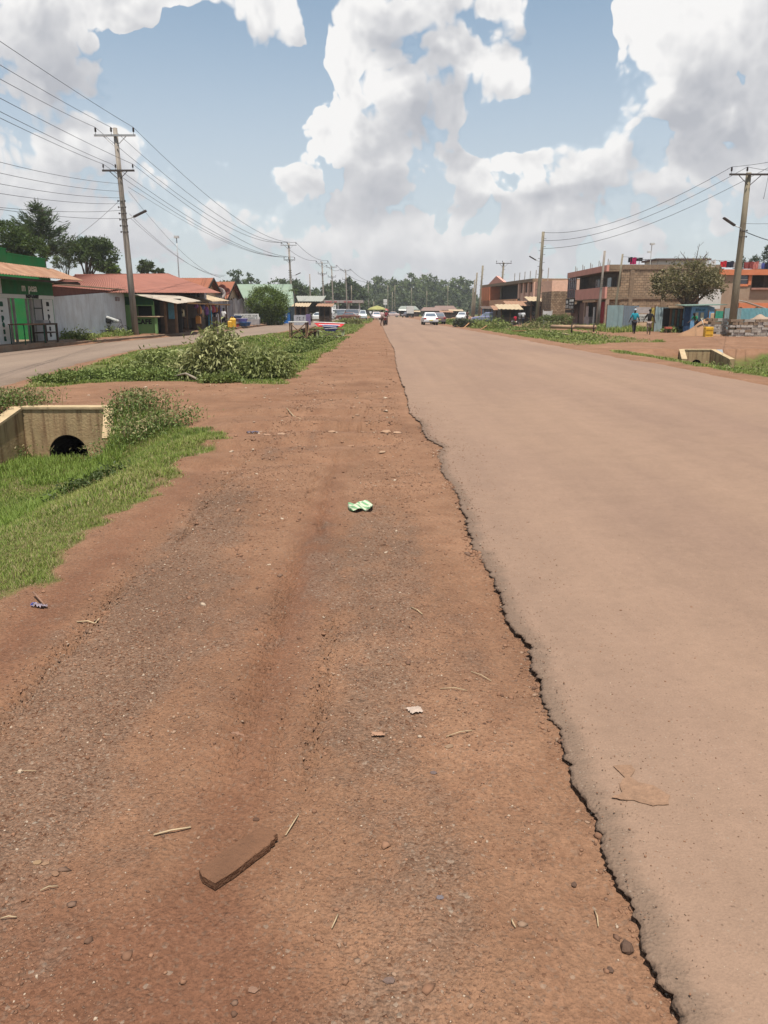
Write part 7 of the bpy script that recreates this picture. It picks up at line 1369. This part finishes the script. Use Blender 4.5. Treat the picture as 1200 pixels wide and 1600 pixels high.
# motorcycle
p = A(602, 500, 91); e_ = empty('motorcycle', (p.x, 91, -.0), 'dark red motorcycle pushed along the tar far ahead', 'motorcycle', rz=-.15)
for y_ in (-.62, .66): 
    wh = MB().lathe((-.05, y_, .30), [(.22, 0), (.29, .01), (.30, .05), (.29, .09), (.22, .10)], 16, 'x').build('wheel', RUB, e_, True); MB().lathe((-.03, y_, .30), [(.04, -.02), (.2, .01), (.2, .05), (.04, .08)], 12, 'x').build('rim', CHR, wh)
MB().tube([(0, -.5, .62), (0, 0, .72), (0, .45, .82)], [.09, .14, .08], 8).build('fuel_tank', mat('moto_red', (.28, .02, .03, 1), rough=.3), e_, True); B1('seat', BLACKM, e_, (-.13, .13, -.65, .05, .76, .84), bevel=.02); MB().tube([(0, .66, .30), (0, .48, .95)], .03).tube([(0, -.62, .3), (0, -.1, .4), (0, .3, .45)], .03).build('frame', DSTEEL, e_); MB().tube([(-.35, .40, 1.02), (0, .48, .98), (.35, .40, 1.02)], .018).build('handlebar', DSTEEL, e_); B1('engine', DSTEEL, e_, (-.12, .12, -.12, .25, .3, .6), bevel=.03); B1('tail_light', TL, e_, (-.07, .07, -.75, -.70, .7, .78)); B1('headlight', HL, e_, (-.08, .08, .55, .62, .8, .95), bevel=.03)
# parasol, rail, bicycle, post
p = A(589, 500, 158); e_ = empty('parasol', (p.x, 158, 0), 'large yellow and green market parasol on the far left of the road', 'parasol'); T1('pole', STEEL, e_, [(0, 0, 0), (0, 0, 2.5)], .04); MB().lathe((0, 0, 0), [(1.9, 1.75), (1.92, 1.9), (1.3, 2.3), (.05, 2.65)], 8).build('canopy', mat('parasol_yellow', (.26, .25, .09, 1), var=.3, vs=1), e_); MB().lathe((1.4, .2, -.2), [(1.0, 1.9), (.6, 2.2), (.02, 2.35)], 8).build('side_canopy', mat('parasol_red', (.35, .07, .05, 1)), e_)
p = A(115, 527, 42.3); e_ = empty('black_marker_post', (p.x, 42.3, .2), 'short dark marker post with a bulb top before the iron house', 'post'); MB().lathe((0, 0, -.1), [(.10, 0), (.13, .1), (.15, .25), (.13, .42), (.09, .52), (.11, .60), (.11, .68), (.05, .72)], 10).build('post', mat('black_rock', (.012, .014, .02, 1)), e_, True)
a, c = A(150, 527, 45.5), A(182, 525, 47); e_ = empty('low_rail', (a.x, 45.5, .15), 'low dark metal rail before the iron house', 'rail'); b_ = MB(); dx, dy = c.x - a.x, 1.5; b_.tube([(0, 0, .36), (dx, dy, .36)], .022, 6)
for i in range(7): b_.tube([(dx * i / 6, dy * i / 6, -.1), (dx * i / 6, dy * i / 6, .36)], .018, 5)
b_.build('rail', DSTEEL, e_)
p = A(186, 525, 47.2); e_ = empty('bicycle', (p.x - .2, 47.2, .15), 'black bicycle with a white bundle leaning by the iron house', 'bicycle', rz=.4)
for x_ in (-.5, .5): b_ = MB(); b_.tube([(x_ + .31 * math.cos(t_ * math.pi / 10), 0, .31 + .31 * math.sin(t_ * math.pi / 10)) for t_ in range(21)], .018, 5, False); b_.tube([(x_ - .3, 0, .31), (x_ + .3, 0, .31)], .004, 3); b_.tube([(x_, 0, .02), (x_, 0, .6)], .004, 3); b_.build('wheel', RUB, e_)
MB().tube([(-.5, 0, .31), (-.15, 0, .8), (.35, 0, .8), (0, 0, .31), (-.5, 0, .31)], .02, 5).tube([(.5, 0, .31), (.36, 0, .95)], .02, 5).build('frame', DSTEEL, e_); B1('seat', BLACKM, e_, (-.3, -.05, -.07, .07, .84, .9), bevel=.02); MB().tube([(.25, -.2, .98), (.36, 0, .95), (.25, .2, .98)], .015, 5).build('handlebar', DSTEEL, e_)
MB().obox((-.1, 0, .98), .75, .25, .16, ry=.35).build('white_bundle', WHITE, e_, bevel=.05); MB().obox((-.35, 0, .9), .35, .28, .3, ry=.3).build('black_bag', BLACKM, e_, bevel=.06)
p = A(724, 499, 82); shrub('dark_scrap_heap', (p.x, 82, -.05), 'dark grey heap of cut branches and scrap in the far right verge', [(0, 0, .35, .9, .6, .45), (.6, 0, .3, .6, .5, .35)], 1600, .25, .1, (.03, .032, .028), (.09, .09, .075), 'heap', 6)

# ------------------------------------------------------------------ near litter and stones on the shoulder
CLAY = mat('dusty_clay', S(160, 114, 84, .39), var=.22, vs=12, bump=.7, bs=70)
a, b_, c = G(342, 1372 - 12), G(320, 1357), G(428, 1300); p = (a + c) / 2; ang = math.atan2(c.y - a.y, c.x - a.x)
c0 = G(374, 1328, .02); m_ = bpy.data.meshes.new('clay_slab'); outl = [(-.118, -.036), (-.06, -.042), (.02, -.040), (.075, -.041), (.085, -.034), (.098, -.036), (.106, -.026), (.118, -.028), (.122, .002), (.112, .028), (.085, .034), (.02, .038), (-.05, .037), (-.112, .034), (-.122, .010)]
mb_ = MB(); k_ = len(outl); rs = random.Random(2); mb_.add([(x_, y_, .0) for x_, y_ in outl] + [(x_ + rs.uniform(-.001, .001), y_, .023) for x_, y_ in outl] + [(x_ * .96, y_ * .93, .0255) for x_, y_ in outl], [tuple(range(k_))[::-1], tuple(2 * k_ + i for i in range(k_))] + [(i, (i + 1) % k_, k_ + (i + 1) % k_, k_ + i) for i in range(k_)] + [(k_ + i, k_ + (i + 1) % k_, 2 * k_ + (i + 1) % k_, 2 * k_ + i) for i in range(k_)])
o = mb_.build('clay_slab', CLAY); o.scale = (1.1, 1.12, 1); zf = float(H(np.array([c0.x]), np.array([c0.y]))[0]); o.location = (c0.x, c0.y, zf + .012); o.rotation_euler = (R(2), R(-1), R(52)); tag(o, 'flat brown clay slab lying on the shoulder near the viewer', 'slab')
def hz(x_, y_): return float(H(np.array([x_]), np.array([y_]))[0])
def pebble(px, py, r_, lb, c_=(205, 160, 125), fl=.45, el_=1.4, rz=0.3, name='loose_stone', z=None, k=.44):
    p = G(px, py); v = [Vector(q) * (1 + .16 * random.uniform(-1, 1)) for q in IV]; V_ = [(q.x * r_ * el_, q.y * r_, q.z * r_ * fl) for q in v]
    o = MB().add(V_, [tuple(f) for f in IF]).build(name, mat('pebble_%d_%d_%d' % c_, S(*c_, k), bump=.5, bs=60, var=.15), bevel=r_ * .08); 
    if name != 'tar_chunk': s_ = o.modifiers.new('s', 'SUBSURF'); s_.levels = 1; s_.render_levels = 1
    o.location = (p.x, p.y, (hz(p.x, p.y) if z is None else z) + r_ * fl * .45); o.rotation_euler = (0, 0, rz); return tag(o, lb, 'stone')
for q in ((603, 677, .075, 'pointed flat pale stone by the tar edge where the track crosses', (216, 172, 138)), (621, 677, .055, 'round pale stone right of the pointed flat one', (220, 178, 146)), (597, 708, .035, 'small pale stone below the pair by the tar edge', (214, 176, 144)), (440, 680, .05, 'small pale stone in the middle of the crossing', (216, 176, 146)), (418, 681, .04, 'pale flat stone beside the dark plastic scrap', (205, 160, 130)), (519, 680, .045, 'flat stone between the plastic scrap and the stone pair', (210, 168, 136)), (548, 690, .04, 'little stone just above the striped cloth, on the ruts', (205, 160, 128)),
          (57, 1339, .011, 'small pale yellow stone at the left edge, first of three', (196, 160, 122)), (70, 1341, .010, 'small pale stone second of three at the left edge', (190, 150, 118)), (86, 1357, .012, 'tan elongated stone third of three at the left edge', (180, 138, 108)), (702, 1163, .015, 'beige stone chip on the gravel right of the pale splash', (186, 152, 122)), (677, 1204, .011, 'grey disc shaped pebble below the beige chip', (140, 118, 112)), (608, 1522, .013, 'grey flat pebble low in the middle of the shoulder', (150, 124, 112)), (688, 1396, .010, 'bluish grey pebble on the lower shoulder', (150, 138, 140)), (400, 1275, .010, 'dark little stone behind the clay slab', (120, 86, 66)), (395, 1538, .011, 'pale pebble at the bottom left of the middle', (176, 136, 112)), (1055, 1436, .006, 'tiny yellow chip on the tar, lower right', (214, 176, 110)), (757, 1128, .006, 'small dark pebble near the edge of the tar', (110, 76, 60)), (1150, 1318, .011, 'brown crumb on the tar at the right edge', (120, 84, 66))): pebble(*q[:4], c_=q[4], rz=random.uniform(-1, 1))
# chunks of broken tar at the edge
for (px, py, r_, lb) in ((981, 1466, .020, 'broken black chunk of tar fallen from the road edge'), (955, 1500, .009, 'small dark tar crumb below the large chunk'), (898, 1368, .010, 'lone dark tar crumb higher up the shoulder')): pebble(px, py, r_, lb, (128, 98, 80), fl=.75, el_=1.25, rz=random.uniform(0, 3), name='tar_chunk', k=.4)
# flat wooden chip
def flat(name, pts, th, m, lb, cat, lift=.004):
    q = [G(*p) for p in pts]; cx_ = sum(p.x for p in q) / len(q); cy_ = sum(p.y for p in q) / len(q); zz = hz(cx_, cy_) + lift + th
    o = MB().slab([(p.x - cx_, p.y - cy_, 0.003 * math.sin(i * 2.2)) for i, p in enumerate(q)], th).build(name, m); o.location = (cx_, cy_, zz); return tag(o, lb, cat)
flat('wooden_chip', [(360, 1133), (372, 1132), (383, 1136), (396, 1137), (412, 1139), (411, 1142), (388, 1143), (380, 1143), (366, 1141), (359, 1138)], .006, mat('pale_wood', S(190, 146, 120, .42), bump=.4), 'flat pale wooden spatula shaped chip across the tyre track', 'wood chip')
# striped cloth
CLS = mat('striped_cloth', (.5, .5, .3, 1))
mt = bpy.data.materials.new('green_striped_cloth'); mt.use_nodes = True; n_ = NB(mt.node_tree); co = n_.n('ShaderNodeTexCoord').outputs['Object']; wv = n_.n('ShaderNodeTexWave', bands_direction='DIAGONAL'); n_.put(wv, 0, co); wv.inputs['Scale'].default_value = 11; wv.inputs['Distortion'].default_value = 1.0
n_.put(mt.node_tree.nodes['Principled BSDF'], 'Base Color', n_.mix(n_.ramp(wv.outputs[1], .45, .6), (.42, .44, .32, 1), (.14, .28, .14, 1))); mt.node_tree.nodes['Principled BSDF'].inputs['Roughness'].default_value = .8
p = G(563, 796); n2 = 14; xs2 = np.linspace(-.5, .5, n2); X2, Y2 = np.meshgrid(xs2, xs2); Z2 = .035 * np.abs(np.sin(X2 * 5 + Y2 * 3)) + .03 * np.exp(-((X2 - .1) ** 2 + Y2 ** 2) / .08) + .012 * np.sin(Y2 * 17 + X2 * 4); wd2 = .21 * (1 - .25 * np.abs(Y2))
V = np.stack([(X2 * wd2 * (1 + .2 * Y2)).ravel(), (Y2 * .16 + .02 * np.sin(X2 * 7)).ravel(), Z2.ravel()], 1); idx = np.arange(n2 * n2).reshape(n2, n2); F = np.stack([idx[:-1, :-1].ravel(), idx[:-1, 1:].ravel(), idx[1:, 1:].ravel(), idx[1:, :-1].ravel()], 1)
o = nmesh('striped_cloth', V, F, mt, smooth=True); o.location = (p.x, p.y, hz(p.x, p.y) + .006); o.modifiers.new('t', 'SOLIDIFY').thickness = .003; tag(o, 'crumpled pale green striped cloth on the shoulder beside the tyre track', 'cloth')
def crumple(px, py, w_, l_, c_, lb, name='crumpled_wrapper', rz=0., hgt=.02, z=None):
    p = G(px, py) if z is None else G(px, py, z); n2 = 9; xs2 = np.linspace(-.5, .5, n2); X2, Y2 = np.meshgrid(xs2, xs2); Z2 = hgt * rng.random((n2, n2)); jx = .05 * rng.standard_normal((n2, n2))
    V = np.stack([((X2 + jx) * w_).ravel(), ((Y2 + jx.T) * l_).ravel(), Z2.ravel()], 1); idx = np.arange(n2 * n2).reshape(n2, n2); F = np.stack([idx[:-1, :-1].ravel(), idx[:-1, 1:].ravel(), idx[1:, 1:].ravel(), idx[1:, :-1].ravel()], 1)
    o = nmesh(name, V, F, mat('wrap_%d_%d' % (px, py), S(*c_, .5), var=.3, vs=20)); o.location = (p.x, p.y, (hz(p.x, p.y) if z is None else z) + .006); o.rotation_euler = (0, 0, rz); return tag(o, lb, 'litter')
crumple(62, 948, .085, .035, (176, 160, 170), 'greyish crumpled wrapper with a blue end at the grass edge', rz=-.3); crumple(52, 947, .02, .02, (80, 100, 200), 'small bright blue scrap at the left end of the greyish wrapper', rz=.2); T1('wooden_stick', mat('pale_wood'  , (.4, .3, .2, 1)), None, [tuple(G(53, 934)[:2]) + (hz(*G(53, 934)[:2]) + .03,), tuple(G(70, 947)[:2]) + (hz(*G(70, 947)[:2]) + .012,)], .006, 5); tag(bpy.data.objects['wooden_stick'], 'short pale stick touching the greyish wrapper', 'stick')
crumple(80, 817, .09, .07, (226, 200, 190), 'white and red crumpled packet on the grass bank', z=-.30); o = crumple(76, 815, .06, .03, (205, 70, 50), 'red torn flap of the packet on the grass bank', z=-.29)
crumple(395, 677, .16, .06, (128, 118, 132), 'flattened dark bluish plastic scrap on the crossing', hgt=.03); crumple(648, 1109, .055, .05, (222, 198, 180), 'shredded pale paper pulp on the gravel', rz=.4, hgt=.006); crumple(590, 1145, .05, .03, (206, 160, 130), 'thin torn tan scrap left of the paper pulp', hgt=.006)
crumple(945, 1228 + 0, .02, .02, (205, 160, 120), 'tiny tan scrap left of the pale patch on the tar', z=.0, hgt=.004) if False else None
# dried mud print on the tar
q = [(958, 1198), (985, 1196), (992, 1204), (985, 1216), (998, 1224), (1020, 1228), (1046, 1244), (1044, 1258), (1020, 1260), (990, 1252), (968, 1250), (955, 1247), (972, 1240), (968, 1226), (976, 1216), (966, 1206)]
P2_ = [G(*a) for a in q]; cx_, cy_ = sum(p.x for p in P2_) / 16, sum(p.y for p in P2_) / 16; rs = random.Random(9); ring = []
for i in range(16):
    a, b_ = P2_[i], P2_[(i + 1) % 16]
    for t_ in (0, .33, .66): ring.append((a.x + (b_.x - a.x) * t_ - cx_ + rs.uniform(-.002, .002), a.y + (b_.y - a.y) * t_ - cy_ + rs.uniform(-.002, .002), 0))
o = MB().slab(ring, .0015).build('dried_mud', mat('dried_mud', S(206, 162, 130, .37), var=.25, vs=30, bump=.6, bs=60)); o.location = (cx_, cy_, .0045); tag(o, 'tan print of dried mud on the tar at the lower right', 'mud')
# straws
for i, (x0_, y0_, x1_, y1_, lb, th) in enumerate(((466, 1268, 446, 1300, 'bright white straw right of the clay slab', .0022), (240, 1302, 298, 1290, 'split dry stalk left of the clay slab', .003), (62, 1386, 90, 1378, 'thin pale stalk at the lower left', .0018), (22, 1201, 56, 1201, 'thin white straw at the left edge', .0015), (518, 1442, 528, 1422, 'short white straw low in the middle', .002), (642, 948, 660, 958, 'short pale straw beside the gravel', .003), (697, 1148, 738, 1140, 'long thin straw on the right of the shoulder', .002), (736, 1046, 768, 1058, 'thin straw near the edge of the tar', .002), (688, 1075, 730, 1076, 'level thin straw above the paper pulp', .002), (930, 1408, 936, 1434, 'fine curved straw beside the tar edge', .0018), (135, 975, 155, 966, 'short stick on the dust below the grass', .004), (800, 1428, 806, 1442, 'short straw by the lower tar edge', .0018), (0, 1428, 25, 1426, 'pale straw cut by the left edge, low down', .0018), (448, 640, 470, 655, 'thin twig on the crossing', .008), (120, 1010 - 40, 152, 978 - 6, 'pale broken stick below the wrapper', .004))):
    a, b_ = G(x0_, y0_), G(x1_, y1_); m_ = a.lerp(b_, .5) + Vector((random.uniform(-.006, .006), 0, 0)); o = MB().tube([(a.x, a.y, hz(a.x, a.y) + .006), (m_.x, m_.y, hz(m_.x, m_.y) + .012), (b_.x, b_.y, hz(b_.x, b_.y) + .006)], th, 5).build('dry_straw', mat('straw', S(228, 200, 160, .5)), smooth=True); tag(o, lb, 'straw')

# ------------------------------------------------------------------ air
hm = bpy.data.materials.new('haze'); hm.use_nodes = True; ht = hm.node_tree; ht.nodes.clear()
pv = ht.nodes.new('ShaderNodeVolumePrincipled'); pv.inputs['Color'].default_value = (0.90, 0.91, 0.93, 1); pv.inputs['Density'].default_value = HAZE; pv.inputs['Anisotropy'].default_value = 0.2
ho = ht.nodes.new('ShaderNodeOutputMaterial'); ht.links.new(pv.outputs[0], ho.inputs['Volume'])
hb = MB().box(-2600, 2600, -310, 4100, -2.5, 40).build('haze', hm); tag(hb, 'thin pale air over the whole place', kind='stuff')
